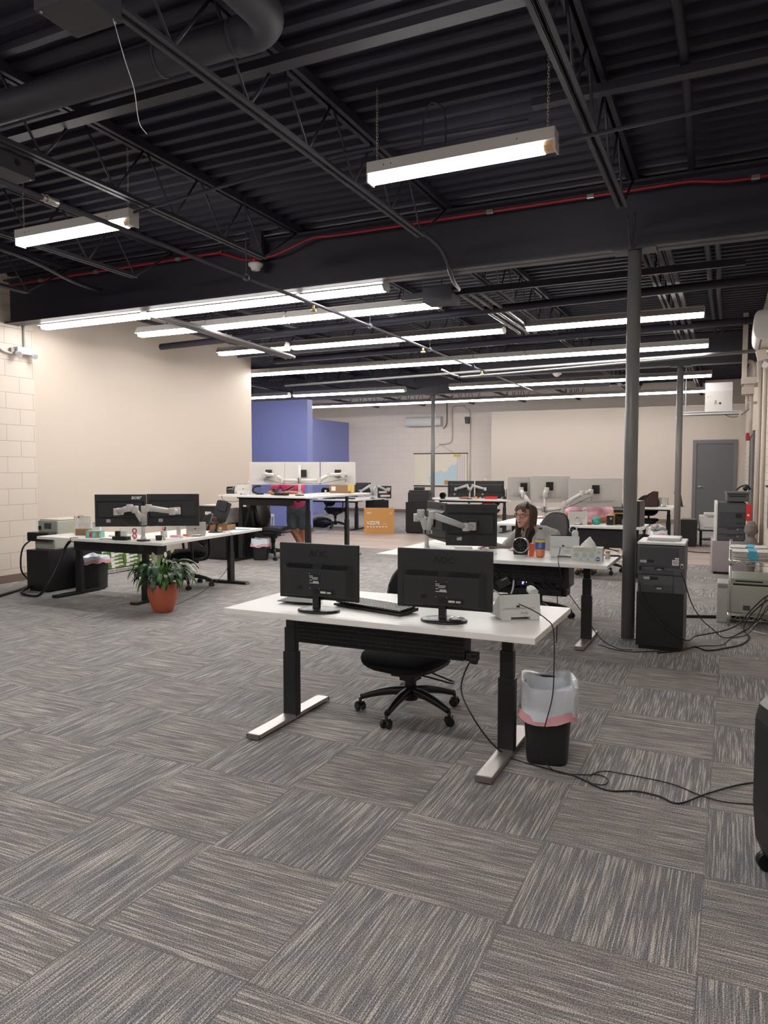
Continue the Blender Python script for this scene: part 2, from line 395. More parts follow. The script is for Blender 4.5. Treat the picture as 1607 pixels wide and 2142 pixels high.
def dup(root, loc, rz=None, label=None, group=None):
    r = root.copy(); C.objects.link(r); r.location = loc
    if rz is not None: r.rotation_euler = (0, 0, R(rz))
    if label: r['label'] = label
    if group: r['group'] = group
    for ch in list(root.children):
        c = ch.copy(); C.objects.link(c); c.parent = r
        for g in list(ch.children):
            d = g.copy(); C.objects.link(d); d.parent = c
    return r
def text_mesh(txt, size, ext=0.0006, shear=0.0, bold=0.0, spacing=1.0):
    cu = bpy.data.curves.new('t', 'FONT'); cu.body = txt; cu.size = size; cu.extrude = ext; cu.offset = bold; cu.shear = shear
    cu.align_x = 'CENTER'; cu.align_y = 'CENTER'; cu.space_character = spacing
    o = bpy.data.objects.new('t', cu); C.objects.link(o)
    bpy.context.view_layer.update()
    me = bpy.data.meshes.new_from_object(o.evaluated_get(bpy.context.evaluated_depsgraph_get()))
    bpy.data.objects.remove(o); return me
def text(name, txt, size, material, parent, loc, rot=(90, 0, 0), **k):
    """rot (90,0,0) -> reads from the -y side"""
    me = text_mesh(txt, size, **k)
    me.transform(Matrix.Translation(loc) @ Euler([R(a) for a in rot], 'XYZ').to_matrix().to_4x4())
    me.materials.clear(); me.materials.append(material)
    o = bpy.data.objects.new(name, me); C.objects.link(o); o.parent = parent
    return o
def blend(mb, voxel=0.008, smooth=4, name='body', sf=0.5):
    """fuse overlapping volumes of a builder into one continuous skin"""
    me = mb.mesh(name); o = bpy.data.objects.new('tmp', me); C.objects.link(o)
    r = o.modifiers.new('r', 'REMESH'); r.mode = 'VOXEL'; r.voxel_size = voxel; r.use_smooth_shade = True
    if smooth:
        s = o.modifiers.new('s', 'SMOOTH'); s.iterations = smooth; s.factor = sf
    bpy.context.view_layer.update()
    me2 = bpy.data.meshes.new_from_object(o.evaluated_get(bpy.context.evaluated_depsgraph_get()))
    bpy.data.objects.remove(o); me2.name = name
    for p in me2.polygons: p.use_smooth = True
    return me2
# ------------------------------------------------------------------ camera
cam = bpy.data.cameras.new('camera'); co = bpy.data.objects.new('camera', cam); C.objects.link(co)
co.location = (0, 0, 1.45); co.rotation_euler = Euler((R(90-3.362), 0, R(25.21)), 'XYZ')
cam.sensor_fit = 'VERTICAL'; cam.sensor_height = 36.0; cam.lens = 36.0*1549/2142; cam.clip_start = 0.02; cam.clip_end = 100
bpy.context.scene.camera = co
sc = bpy.context.scene
sc.view_settings.view_transform = 'Standard'; sc.view_settings.look = 'None'; sc.view_settings.gamma = 1.0
sc.view_settings.exposure = 1.22; sc.view_settings.use_curve_mapping = False
w = bpy.data.worlds.new('world'); sc.world = w; w.use_nodes = True
w.node_tree.nodes['Background'].inputs[0].default_value = (0.8, 0.85, 1.0, 1); w.node_tree.nodes['Background'].inputs[1].default_value = 0.0

# ------------------------------------------------------------------ room shell
LX = -8.30; DK = 3.86
struct('floor', MB().b(-15, 1.0, -6, 23, -0.05, 0.0), M_carpet)
m = MB().b(-8.28, 0.30, 12.02, 14.95, 0.0, 0.004).b(-10.2, -8.28, 12.02, 14.1, 0.0, 0.004)
o = struct('floor', m, M_wood); 
# ribbed roof deck (ribs run along X)
m = MB(); y = -6.0; P = 0.165
while y < 22.6:
    prof = [(y, DK), (y+0.05, DK), (y+0.065, DK+0.04), (y+0.15, DK+0.04), (y+P, DK)]
    for (a, za), (b2, zb) in zip(prof[:-1], prof[1:]):
        m.add([(-15, a, za), (1.0, a, za), (1.0, b2, zb), (-15, b2, zb)], [(0, 1, 2, 3)])
    y += P
struct('ceiling', m, M_ceil)
struct('ceiling', MB().b(-15, 1.0, -6, 23, DK+0.06, DK+0.12), M_ceil)
struct('wall_left', MB().b(LX-0.3, LX, 6.30, 6.89, 0, DK+0.04), M_block_l)
struct('wall_left', MB().b(LX-0.3, LX, 6.89, 11.72, 0, DK+0.04), M_cream)
struct('wall_front', MB().b(-15, 1.0, -6.2, -6.0, 0, DK+0.1), M_cream)
struct('wall_left', MB().b(-15.2, -15.0, -6.2, 23, 0, DK+0.1), M_cream)
struct('wall_back', MB().b(-15, 1.0, 22.37, 22.6, 0, DK+0.1), M_block_b)
struct('wall_back', MB().b(-6.37, 0.30, 20.85, 21.0, 0, 3.085), M_part)
struct('wall_blue', MB().b(-10.6, -8.69, 14.40, 14.62, 0.0, 3.0), M_blue)
struct('wall_blue', MB().b(-8.69, -8.682, 14.40, 14.62, 0.0, 3.0), M_bluelit)
struct('wall_blue', MB().b(-12.1, -11.85, 16.0, 22.37, 0.0, 3.0), M_bluelit)
# right wall, very slightly out of square: from (0.585,-6) to (0.24,22.4)
def rwx(y): return 0.5115-0.01216*y
mr = MB(); mr.prism([(rwx(-6), -6), (rwx(22.4), 22.4), (rwx(22.4)+0.3, 22.4), (rwx(-6)+0.3, -6)], 0, DK+0.04)
struct('wall_right', mr, M_block_r)
# skirting
struct('baseboard_left', MB().b(LX, LX+0.012, 6.29, 11.73, 0.0, 0.10), M_base)
struct('baseboard_left', MB().b(LX-0.3, LX, 6.285, 6.30, 0.0, 0.10).b(LX-0.3, LX+0.012, 11.72, 11.735, 0, 0.1), M_base)
struct('baseboard_back', MB().b(-12, -6.3, 22.358, 22.37, 0.0, 0.11), M_base)
struct('baseboard_back', MB().b(-6.37, 0.25, 20.838, 20.85, 0.0, 0.11), M_base)
struct('baseboard_blue', MB().b(-10.6, -8.67, 14.388, 14.40, 0, 0.10).b(-8.682, -8.67, 14.39, 14.63, 0, 0.10), M_base)
# grey door in the back partition
d = struct('door_1', MB().b(-0.865, 0.0, 20.822, 20.85, 0.0, 2.09), M_doorg, 0.002)
obj('door_frame', MB().b(-0.955, -0.865, 20.80, 20.855, 0, 2.185).b(0.0, 0.085, 20.80, 20.855, 0, 2.185).b(-0.865, 0.0, 20.80, 20.855, 2.09, 2.185), M_frameg, d)
h = MB().cyl((-0.79, 20.82, 0.985), (-0.79, 20.775, 0.985), 0.035, 0.03).cyl((-0.79, 20.77, 0.985), (-0.67, 20.765, 0.98), 0.012)
obj('lever_handle', h, M_chrome, d)
# second grey door let into the right wall
y0, y1 = 14.6, 16.2
d = struct('door_2', MB().prism([(rwx(y0)-0.02, y0), (rwx(y1)-0.02, y1), (rwx(y1)+0.01, y1), (rwx(y0)+0.01, y0)], 0, 2.06), M_doorg)
obj('door_frame', MB().prism([(rwx(y0)-0.035, y0-0.06), (rwx(y0)-0.035, y0), (rwx(y0)+0.01, y0), (rwx(y0)+0.01, y0-0.06)], 0, 2.12)
    .prism([(rwx(y1)-0.035, y1), (rwx(y1)-0.035, y1+0.06), (rwx(y1)+0.01, y1+0.06), (rwx(y1)+0.01, y1)], 0, 2.12)
    .prism([(rwx(y0)-0.035, y0), (rwx(y1)-0.035, y1), (rwx(y1), y1), (rwx(y0), y0)], 2.06, 2.12), M_frameg, d)

# ------------------------------------------------------------------ structural steel
def ibeam(x0, x1, yc, zb, zt, bw=0.2, tf=0.02):
    return MB().b(x0, x1, yc-bw/2, yc+bw/2, zb, zb+tf).b(x0, x1, yc-bw/2, yc+bw/2, zt-tf, zt).b(x0, x1, yc-0.008, yc+0.008, zb, zt)
single('steel_girder', ibeam(-8.3, 0.42, 6.57, 3.26, 3.80), M_steel, 'black steel girder crossing the whole room above the nearest grey column', 'beam')
single('steel_girder', ibeam(-5.0, 0.32, 14.2, 3.26, 3.80), M_steel, 'black steel girder above the second grey column', 'beam')
single('steel_girder', ibeam(-12.0, -2.5, 17.06, 3.26, 3.80), M_steel, 'black steel girder above the thin column in front of the map', 'beam')
for x, yy, r, l in ((-0.782, 6.555, 0.055, 'nearest thick grey steel column beside the black printer cabinet'), (-0.885, 14.2, 0.055, 'second grey steel column in front of the far door'), (-6.70, 17.06, 0.05, 'thin far grey steel column in front of the wall map')):
    t = thing('steel_column', l, 'column', (x, yy, 0))
    obj('shaft', MB().cyl((0, 0, 0), (0, 0, 3.245), r, n=32), M_col, t)
    obj('base_ring', MB().cyl((0, 0, 0), (0, 0, 0.006), r+0.012, n=32), M_col, t)
    obj('cap_plate', MB().c(0, 0, 3.2525, 0.34, 0.2, 0.015), M_steel, t)
def joist(x, y0, y1, n, zb=3.40, zt=DK, ph=0):
    t = thing('roof_joist', None, 'joist', (x, y0, 0))
    L = y1-y0
    obj('top_chord', MB().b(-0.045, -0.012, 0, L, zt-0.06, zt).b(0.012, 0.045, 0, L, zt-0.06, zt), M_ceil, t)
    b0, b1 = 0.35, L-0.62
    obj('bottom_chord', MB().b(-0.04, -0.010, b0, b1, zb, zb+0.006).b(-0.014, -0.008, b0, b1, zb, zb+0.04).b(0.010, 0.04, b0, b1, zb, zb+0.006).b(0.008, 0.014, b0, b1, zb, zb+0.04), M_steel2, t)
    wb = MB()
    step = (b1-b0)/n
    for i in range(n):
        a = b0+i*step
        wb.cyl((0, a, zb+0.02), (0, a+step/2, zt-0.03), 0.009, n=6).cyl((0, a+step/2, zt-0.03), (0, a+step, zb+0.02), 0.009, n=6)
    wb.cyl((0, b1, zb+0.02), (0, L, zt-0.03), 0.010, n=6).cyl((0, b0, zb+0.02), (0, 0, zt-0.03), 0.01, n=6)
    obj('web', wb, M_steel, t)
    return t
xs = [-0.80, -2.43, -4.02, -5.60, -7.18]
nm = ['rightmost', 'second from the right', 'middle', 'second from the left', 'leftmost']
for i, x in enumerate(xs):
    j = joist(x, -1.2, 6.52, 11); j['label'] = 'open web roof joist before the girder, %s of five' % nm[i]; j['group'] = 'joists before the first girder'
    j = joist(x+0.02, 6.62, 14.15, 11); j['label'] = 'open web roof joist behind the first girder, %s of five' % nm[i]; j['group'] = 'joists behind the first girder'
for i, x in enumerate([-0.80, -2.43, -4.02, -5.6, -7.18, -8.8, -10.4]):
    j = joist(x, 14.25, 22.3, 11); j['label'] = 'distant open web roof joist over the far end of the office'; j['group'] = 'joists over the far end'
# cross bridging bars, bundles and pipes under the deck
def bar(name, label, cat, pts, r=None, wh=None, material=M_steel, group=None):
    m = MB()
    if r: m.tube(pts, r, 10, 4)
    else:
        (x0, y0, z0), (x1, y1, z1) = pts
        m.b(min(x0, x1)-(wh[0]/2 if x0 == x1 else 0), max(x0, x1)+(wh[0]/2 if x0 == x1 else 0), min(y0, y1)-(wh[0]/2 if y0 == y1 else 0), max(y0, y1)+(wh[0]/2 if y0 == y1 else 0), z0-wh[1]/2, z0+wh[1]/2)
    return single(name, m, material, label, cat, group)
bar('channel_strip', 'flat dark channel under the deck running from upper left over the round duct', 'channel', [(-8.0, 3.60, 3.70), (0.4, 3.60, 3.70)], wh=(0.09, 0.05), material=M_steel2)
bar('channel_strip', 'dark channel under the deck at the top right of the photo', 'channel', [(-1.2, 4.75, 3.74), (0.4, 4.75, 3.74)], wh=(0.07, 0.05))
bar('conduit_pipe', 'thin dark conduit joining the front lamp to the right wall', 'conduit', [(-0.95, 4.40, 3.33), (0.4, 4.37, 3.36)], r=0.011, material=M_steel2)
bar('conduit_pipe', 'thin grey conduit from the left lamp toward the girder brackets', 'conduit', [(-4.1, 4.32, 3.36), (-2.6, 4.5, 3.55), (-1.2, 4.65, 3.6)], r=0.011, material=M_steel2)
bar('conduit_bundle', 'cable bundle strapped below the deck between the right joist and wall', 'conduit', [(-0.33, -1, 3.80), (-0.34, 3, 3.79), (-0.31, 4.6, 3.80), (-0.35, 6.4, 3.80)], r=0.028, material=M_ceil)
for i, (xx, g) in enumerate(((-0.32, 'left'), (-0.22, 'right'))):
    bar('conduit_bundle', 'cable bundle below the deck behind the girder, %s of two' % g, 'conduit', [(xx, 6.7, 3.76), (xx+0.02, 9, 3.75), (xx-0.01, 11, 3.76), (xx, 14, 3.76)], r=0.03, material=M_ceil)
for i, (xx, g) in enumerate(((-0.66, 'left'), (-0.58, 'right'))):
    bar('conduit_channel', 'steel channel running back behind the nearest column, %s of two' % g, 'channel', [(xx, 6.75, 3.42), (xx, 12.5, 3.42)], wh=(0.045, 0.04), material=M_steel2)
# round duct with elbow
t = thing('round_duct', 'large round black duct with an elbow at the top of the photo', 'duct', (0, 0, 0))
obj('straight_section', MB().cyl((-8.3, 3.24, 3.66), (-2.27, 3.24, 3.66), 0.085, n=24), M_steel2, t)
el = MB(); pts = []
for i in range(9):
    a = R(90*i/8); pts.append((-2.27+0.16*math.sin(a), 3.24-0.16*(1-math.cos(a)), 3.66))
pts = [(-2.35, 3.24, 3.66)]+pts+[(-2.11, 2.6, 3.66), (-2.11, 0.0, 3.66)]
el.tube(pts, 0.092, 24, 1); obj('elbow', el, M_steel2, t)
bd = MB()
for x in (-2.36, -2.85, -4.3, -5.9, -7.3): obj('hanger_band', MB().cyl((x-0.012, 3.24, 3.66), (x+0.012, 3.24, 3.66), 0.092, n=24), M_steel2, t)
obj('hanger_band', MB().cyl((-2.11, 2.84, 3.66), (-2.11, 2.82, 3.66), 0.100, n=24), M_steel2, t)

# smooth dark heating runs behind the girder
single('black_heater_pipe', MB().cyl((-7.6, 8.5, 3.22), (0.3, 8.5, 3.36), 0.045), M_ceil, 'fat black pipe with a rounded end in front of the cream wall', 'pipe')
single('black_heater_pipe', MB().cyl((-7.3, 11.0, 3.32), (0.3, 11.0, 3.40), 0.05), M_ceil, 'second fat black pipe further back in front of the cream wall', 'pipe')
bar('cable_tray', 'flat black strut hung across the room behind the nearest column', 'strut', [(-3.36, 7.6, 3.33), (0.055, 7.6, 3.33)], wh=(0.04, 0.065))
bar('cable_tray', 'flat black strut ending at the left wall below the girder', 'strut', [(-8.25, 6.98, 3.30), (-6.70, 6.98, 3.30)], wh=(0.04, 0.05))
bar('cable_tray', 'upper black strut ending at the black junction box on the left', 'strut', [(-8.25, 7.0, 3.52), (-6.75, 7.0, 3.52)], wh=(0.12, 0.05), material=M_steel2)
bar('wall_strut', 'short dark strut in front of the cream wall below the lights', 'strut', [(-7.55, 10.3, 3.33), (-4.6, 10.3, 3.33)], wh=(0.06, 0.06))
# junction / transformer boxes
def jbox(label, x0, x1, y0, y1, z0, z1, group=None):
    t = thing('junction_box', label, 'box', ((x0+x1)/2, (y0+y1)/2, z0))
    sx, sy, sz = x1-x0, y1-y0, z1-z0
    obj('enclosure', MB().b(-sx/2, sx/2, -sy/2, sy/2, 0, sz), M_steel2, t, 0.004)
    obj('cover_screws', MB().cyl((-sx/2+0.02, -sy/2+0.02, -0.004), (-sx/2+0.02, -sy/2+0.02, 0), 0.006).cyl((sx/2-0.02, sy/2-0.02, -0.004), (sx/2-0.02, sy/2-0.02, 0), 0.006), M_alum, t)
    kn = obj('knockout', MB().cyl((sx/2, 0, sz*0.55), (sx/2+0.002, 0, sz*0.55), 0.022), M_black, t)
    obj('hanger_rod', MB().cyl((0, 0, sz), (0, 0, DK-z0), 0.006, n=6), M_steel, t)
    return t
jbox('black junction box at the very top left of the photo', -2.62, -2.36, 2.22, 2.44, 3.31, 3.46)
jbox('black junction box on the left edge at the start of a joist chord', -4.42, -4.11, 3.20, 3.46, 3.30, 3.42)
jbox('black junction box on the left, pipes running out of it', -7.02, -6.72, 6.86, 7.12, 3.33, 3.53)
jbox('black junction box in the middle, above the second row of lights', -3.05, -2.72, 7.45, 7.72, 3.22, 3.38)
# pipe bundles running back from boxes
for k, (dx, l) in enumerate(((0, 'left'), (0.07, 'middle'), (0.14, 'right'))):
    bar('conduit_pipe', 'black conduit running back from the left junction box, %s of three' % l, 'conduit', [(-6.62+dx*0.8, 6.9, 3.37), (-6.2+dx, 7.9, 3.19), (-6.1+dx, 9.2, 3.12), (-6.05+dx, 9.45, 3.09)], r=0.022, material=M_pipe, group='conduits from left box')
for k, (dx, l) in enumerate(((0, 'left'), (0.11, 'middle'), (0.22, 'right'))):
    bar('conduit_pipe', 'black conduit running back from the middle junction box, %s of three' % l, 'conduit', [(-2.72+dx, 7.62, 3.34), (-2.70+dx, 8.6, 3.32), (-2.68+dx, 9.9, 3.30), (-2.68+dx, 10.0, 3.27)], r=0.024, material=M_pipe, group='conduits from middle box')
bar('conduit_pipe', 'bent black conduit dropping from a joist end under the girder', 'conduit', [(-2.43, 5.9, 3.45), (-2.38, 6.25, 3.38), (-2.40, 6.6, 3.2), (-2.55, 7.2, 3.26), (-2.72, 7.5, 3.33)], r=0.018)
bar('conduit_pipe', 'bent black conduit dropping at the left beside the red pipe', 'conduit', [(-6.2, 4.4, 3.5), (-6.3, 5.2, 3.5), (-6.5, 5.9, 3.47), (-6.6, 6.4, 3.48)], r=0.022)
bar('conduit_pipe', 'small dark conduit hooked at the end of the right joist', 'conduit', [(-0.80, 6.2, 3.43), (-0.80, 6.40, 3.26), (-0.78, 6.4, 3.30), (-0.76, 6.3, 3.48)], r=0.009)
# sprinkler / gas line
t = thing('sprinkler_pipe', 'long thin dark pipe running diagonally beneath the lights', 'pipe', (0, 0, 0))
obj('pipe', MB().tube([(-3.9, -1, 3.12), (-3.9, 9, 3.12), (-3.95, 17.0, 3.12)], 0.016, 10, 1), M_steel2, t)
obj('coupling', MB().cyl((-3.9, 3.36, 3.12), (-3.9, 3.44, 3.12), 0.026).cyl((-3.9, 3.33, 3.12), (-3.9, 3.36, 3.12), 0.021), M_alum, t)
for yy in (5.45, 7.9, 9.8, 11.7):
    obj('hanger', MB().cyl((-3.9, yy, 3.15), (-3.9, yy, 3.80), 0.004, n=6).cyl((-3.9, yy-0.01, 3.12), (-3.9, yy+0.01, 3.12), 0.03), M_steel2, t)
for yy in (6.6, 9.55, 12.2):
    s = obj('sprinkler_head', MB().cyl((-3.9, yy, 3.105), (-3.9, yy, 3.06), 0.012).cyl((-3.93, yy, 3.05), (-3.87, yy, 3.05), 0.012).cyl((-3.9, yy, 3.05), (-3.9, yy, 3.04), 0.02), M_goldc, t)
bar('drain_pipe', 'grey pipe crossing the room above the far desks', 'pipe', [(-8.3, 12.9, 3.13), (-3.2, 12.3, 3.13), (0.3, 12.0, 3.14)], r=0.022, material=M_col)
bar('drain_pipe', 'lower grey pipe with a bent end above the far desks', 'pipe', [(-4.6, 12.1, 3.16), (-4.35, 12.25, 3.05), (-3.9, 12.25, 3.04), (0.3, 11.8, 3.10)], r=0.016, material=M_col)
# red fire alarm conduit along the girder face
t = thing('fire_alarm_conduit', 'red painted conduit running along the face of the black girder', 'conduit', (0, 0, 0))
Y = 6.44
obj('pipe', MB().tube([(-8.25, Y, 3.71), (-5.2, Y, 3.715), (-4.95, Y, 3.71), (-4.6, Y, 3.60), (-4.32, Y, 3.60), (-4.15, Y, 3.63), (-3.8, Y, 3.72), (-3.4, Y, 3.71), (-1.1, Y, 3.71), (-0.62, Y, 3.71), (-0.36, Y, 3.71), (-0.12, Y, 3.67), (0.12, Y, 3.665), (0.40, Y, 3.675)], 0.013, 10, 4), M_red, t)
for x, z in ((-7.6, 3.71), (-6.7, 3.71), (-5.5, 3.713), (-2.0, 3.71), (-1.13, 3.71), (0.10, 3.665)):
    obj('strap', MB().b(x-0.03, x+0.03, Y-0.017, Y+0.017, z-0.018, z+0.018), M_wire, t, 0.004)
t = thing('smoke_detector', 'cream smoke detector with red base hanging at the girder', 'detector', (-4.46, 6.40, 3.52))
obj('base', MB().cyl((0, 0, 0.02), (0, 0, 0.07), 0.05), M_red, t)
obj('head', MB().lathe([(0.03, -0.055), (0.045, -0.05), (0.05, -0.03), (0.075, -0.005), (0.078, 0.015), (0.06, 0.022)], 24), M_whitep, t)
obj('bracket', MB().b(-0.07, 0.07, 0.0, 0.05, 0.07, 0.34), M_steel, t)
t = thing('smoke_detector', 'small white smoke detector under the deck above the far desks', 'detector', (-3.0, 13.9, 3.20))
obj('head', MB().lathe([(0.03, -0.05), (0.05, -0.03), (0.08, -0.005), (0.08, 0.02)], 20), M_whitep, t)
obj('stem', MB().cyl((0, 0, 0.02), (0, 0, 0.1), 0.02), M_steel, t)
# loose wire
single('hanging_wire', MB().tube([(-2.37, 2.40, 3.31), (-2.36, 2.45, 3.17), (-2.33, 2.47, 3.05), (-2.335, 2.50, 2.93), (-2.31, 2.52, 2.88)], 0.0018, 6), M_silver, 'thin pale wire dangling from the top left junction box', 'wire')

# ------------------------------------------------------------------ fluorescent lights
def strip_light(x0, x1, y, zb, label, group, chains=True, front=False, dark=False):
    t = thing('fluorescent_light', label, 'ceiling light', ((x0+x1)/2, y, zb), 0, group)
    L = x1-x0; h = 0.055 if front else 0.05
    if front:
        obj('housing', MB().b(-L/2, L/2, -0.055, 0.055, 0.055, 0.125), M_pale, t, 0.003)
        obj('end_cap', MB().b(-L/2-0.004, -L/2+0.008, -0.05, 0.05, 0.0, 0.06), M_pale, t, 0.003); obj('end_cap', MB().b(L/2-0.008, L/2+0.004, -0.05, 0.05, 0.0, 0.06), M_pale, t, 0.003)
        obj('diffuser', MB().prism([(-0.034, 0.054), (-0.040, 0.030), (-0.030, 0.006), (0.030, 0.006), (0.040, 0.030), (0.034, 0.054)], -L/2+0.02, L/2-0.07, 'x'), M_tube, t)
        obj('tube_end', MB().prism([(-0.032, 0.052), (-0.038, 0.030), (-0.028, 0.008), (0.028, 0.008), (0.038, 0.030), (0.032, 0.052)], L/2-0.07, L/2-0.01, 'x'), M_lensend, t)
        obj('screws', MB().cyl((-L/2+0.12, -0.057, 0.09), (-L/2+0.12, -0.054, 0.09), 0.004).cyl((-L/2+0.17, -0.057, 0.09), (-L/2+0.17, -0.054, 0.09), 0.004).cyl((L/2-0.22, -0.057, 0.09), (L/2-0.22, -0.054, 0.09), 0.004), M_steel, t)
    else:
        obj('housing', MB().b(-L/2, L/2, -0.05, 0.05, 0.075, 0.13), M_pale, t, 0.002)
        obj('reflector', MB().prism([(-0.095, 0.046), (-0.055, 0.118), (-0.052, 0.122), (-0.10, 0.046)], -L/2, L/2, 'x').prism([(0.095, 0.046), (0.055, 0.118), (0.052, 0.122), (0.10, 0.046)], -L/2, L/2, 'x'), M_pale, t)
        if not dark:
            obj('diffuser', MB().prism([(-0.045, 0.070), (-0.055, 0.035), (-0.045, 0.008), (0.045, 0.008), (0.055, 0.035), (0.045, 0.070)], -L/2+0.01, L/2-0.01, 'x'), M_tube, t)
        obj('end_plate', MB().prism([(-0.10, 0.045), (-0.05, 0.125), (0.05, 0.125), (0.10, 0.045), (0.055, 0.0), (-0.055, 0.0)], L/2, L/2+0.004, 'x'), M_pale, t)
        obj('end_plate', MB().prism([(-0.10, 0.045), (-0.05, 0.125), (0.05, 0.125), (0.10, 0.045)], -L/2-0.004, -L/2, 'x'), M_pale, t)
    if chains:
        for sx in (-1, 1):
            ch = MB(); cx = sx*(L/2-(0.05 if front else 0.2))
            top = DK-zb-0.01; z = 0.12
            if front:
                k = 0
                while z < top:
                    if k % 2: ch.tube([(cx-0.006, 0, z), (cx-0.006, 0, z+0.022), (cx+0.006, 0, z+0.022), (cx+0.006, 0, z), (cx-0.006, 0, z)], 0.0016, 5, 1)
                    else: ch.tube([(cx, -0.006, z), (cx, -0.006, z+0.022), (cx, 0.006, z+0.022), (cx, 0.006, z), (cx, -0.006, z)], 0.0016, 5, 1)
                    z += 0.019; k += 1
            else: ch.cyl((cx, 0, 0.11), (cx, 0, top), 0.003, n=6)
            obj('chain' if front else 'hanger_wire', ch, M_wire if front else M_steel2, t)
    return t
strip_light(-2.16, -0.965, 4.38, 3.27, 'bare strip light on chains nearest the camera, upper right', 'strip lights before the girder', front=True)
strip_light(-5.36, -4.13, 4.35, 3.27, 'bare strip light on chains at the left behind the dark pipe', 'strip lights before the girder', front=True)
single('whip_cable', MB().tube([(-1.80, 4.38, 3.40), (-1.80, 4.40, 3.60), (-1.76, 4.42, 3.72), (-1.68, 4.45, 3.66), (-1.66, 4.42, 3.41)], 0.006, 6), M_steel2, 'flexible metal whip cable looped above the front strip light', 'cable')
ZB = 3.215
ords = ['first', 'second', 'third', 'fourth', 'fifth', 'sixth']
def row(y, segs, who, rowname):
    for i, (a, b2, *dk) in enumerate(segs):
        strip_light(a, b2, y, ZB, 'lit strip light in the %s, %s from left' % (who, ords[i] if i < 6 else 'seventh'), rowname, dark=bool(dk))
row(6.82, [(-8.02, -6.32), (-6.22, -4.18), (-4.14, -3.19)], 'first ceiling row behind the girder', 'lights of the first row')
row(7.76, [(-7.30, -6.16), (-6.14, -4.96), (-4.93, -2.98)], 'second ceiling row', 'lights of the second row')
row(9.55, [(-7.35, -6.10), (-6.0, -4.42), (-4.40, -2.76), (-2.46, -0.35)], 'third ceiling row', 'lights of the third row')
row(11.95, [(-10.4, -8.0), (-7.98, -5.60), (-5.58, -3.1), (-3.08, -0.37)], 'fourth ceiling row', 'lights of the fourth row')
row(15.8, [(-14.2, -11.7), (-11.6, -10.05), (-9.9, -7.6), (-7.58, -6.9), (-5.8, -3.1), (-3.08, -0.42)], 'fifth ceiling row', 'lights of the fifth row')  # leftmost light is unseen, added to brighten the back wall
row(18.9, [(-14.2, -11.4), (-11.3, -8.6), (-8.58, -5.9), (-5.88, -3.2), (-3.18, -0.5)], 'sixth and last ceiling row', 'lights of the sixth row')  # first segment likewise an added, hidden light for the back wall

for i, (x, y) in enumerate(((-1.0, 1.2), (-4.7, 1.2), (-7.4, 1.2), (-1.0, -2.0), (-4.7, -2.0), (-7.4, -2.0))):  # lamps added out of view because the front came out too dark
    strip_light(x-1.2, x+1.2, y, 3.27, 'lit strip light added out of view to brighten the front of the office', 'added strip lights out of view')
# ------------------------------------------------------------------ furniture makers
def desk(label, loc, poly, z, legs, rz=0, foot_mat=None, beams=(), thick=0.03, group=None):
    """legs: (x, y, axis, foot_lo, foot_hi) in local coordinates"""
    foot_mat = foot_mat or M_blackm
    t = thing('standing_desk', label, 'desk', loc, rz, group)
    obj('desktop', MB().prism(poly, z-thick, z), M_white, t, 0.003)
    for (x, y, ax, lo, hi) in legs:
        zs = z-thick-0.012
        lg = MB().c(x, y, (0.022+zs*0.60)/2, 0.085, 0.055, zs*0.60-0.022) if ax == 'y' else MB().c(x, y, (0.022+zs*0.60)/2, 0.055, 0.085, zs*0.60-0.022)
        o = obj('leg', lg, M_blackm, t, 0.004)
        s1 = MB().c(x, y, zs*0.70, 0.07 if ax == 'y' else 0.045, 0.045 if ax == 'y' else 0.07, zs*0.22)
        s1.c(x, y, zs*0.90, 0.056 if ax == 'y' else 0.034, 0.034 if ax == 'y' else 0.056, zs*0.2)
        obj('telescoping_tube', s1, M_blackm, o, 0.003)
        if ax == 'y':
            obj('foot', MB().prism([(lo+0.006, 0.010), (lo+0.010, 0.034), (hi-0.010, 0.034), (hi-0.006, 0.010)], x-0.04, x+0.04, 'x'), foot_mat, t, 0.003)
            obj('foot_end_cap', MB().prism([(lo-0.003, 0.009), (lo+0.004, 0.033), (lo+0.010, 0.033), (lo+0.010, 0.009)], x-0.041, x+0.041, 'x'), mat('taupe_cap', (0.12, 0.10, 0.10), 0.4) if foot_mat is M_alum else M_blackm, t)
            obj('foot_end_cap', MB().prism([(hi+0.003, 0.009), (hi-0.004, 0.033), (hi-0.010, 0.033), (hi-0.010, 0.009)], x-0.041, x+0.041, 'x'), mat('taupe_cap', (0.12, 0.10, 0.10), 0.4) if foot_mat is M_alum else M_blackm, t)
            for q_ in (lo+0.04, hi-0.04): obj('levelling_pad', MB().cyl((x, q_, 0), (x, q_, 0.011), 0.02), M_pale, t)
            obj('side_bracket', MB().b(x-0.02, x+0.02, lo+0.22, hi-0.10, z-thick-0.03, z-thick), M_blackm, t)
        else:
            obj('foot', MB().prism([(lo, 0.010), (lo+0.015, 0.032), (hi-0.015, 0.032), (hi, 0.010)], y-0.04, y+0.04, 'y'), foot_mat, t, 0.003)
            for q_ in (lo+0.04, hi-0.04): obj('levelling_pad', MB().cyl((q_, y, 0), (q_, y, 0.011), 0.02), M_pale, t)
            obj('side_bracket', MB().b(lo+0.06, hi-0.06, y-0.02, y+0.02, z-thick-0.03, z-thick), M_blackm, t)
    for (x0, x1, y0, y1) in beams:
        obj('crossbar', MB().b(x0, x1, y0, y1, z-thick-0.05, z-thick), M_blackm, t)
    return t
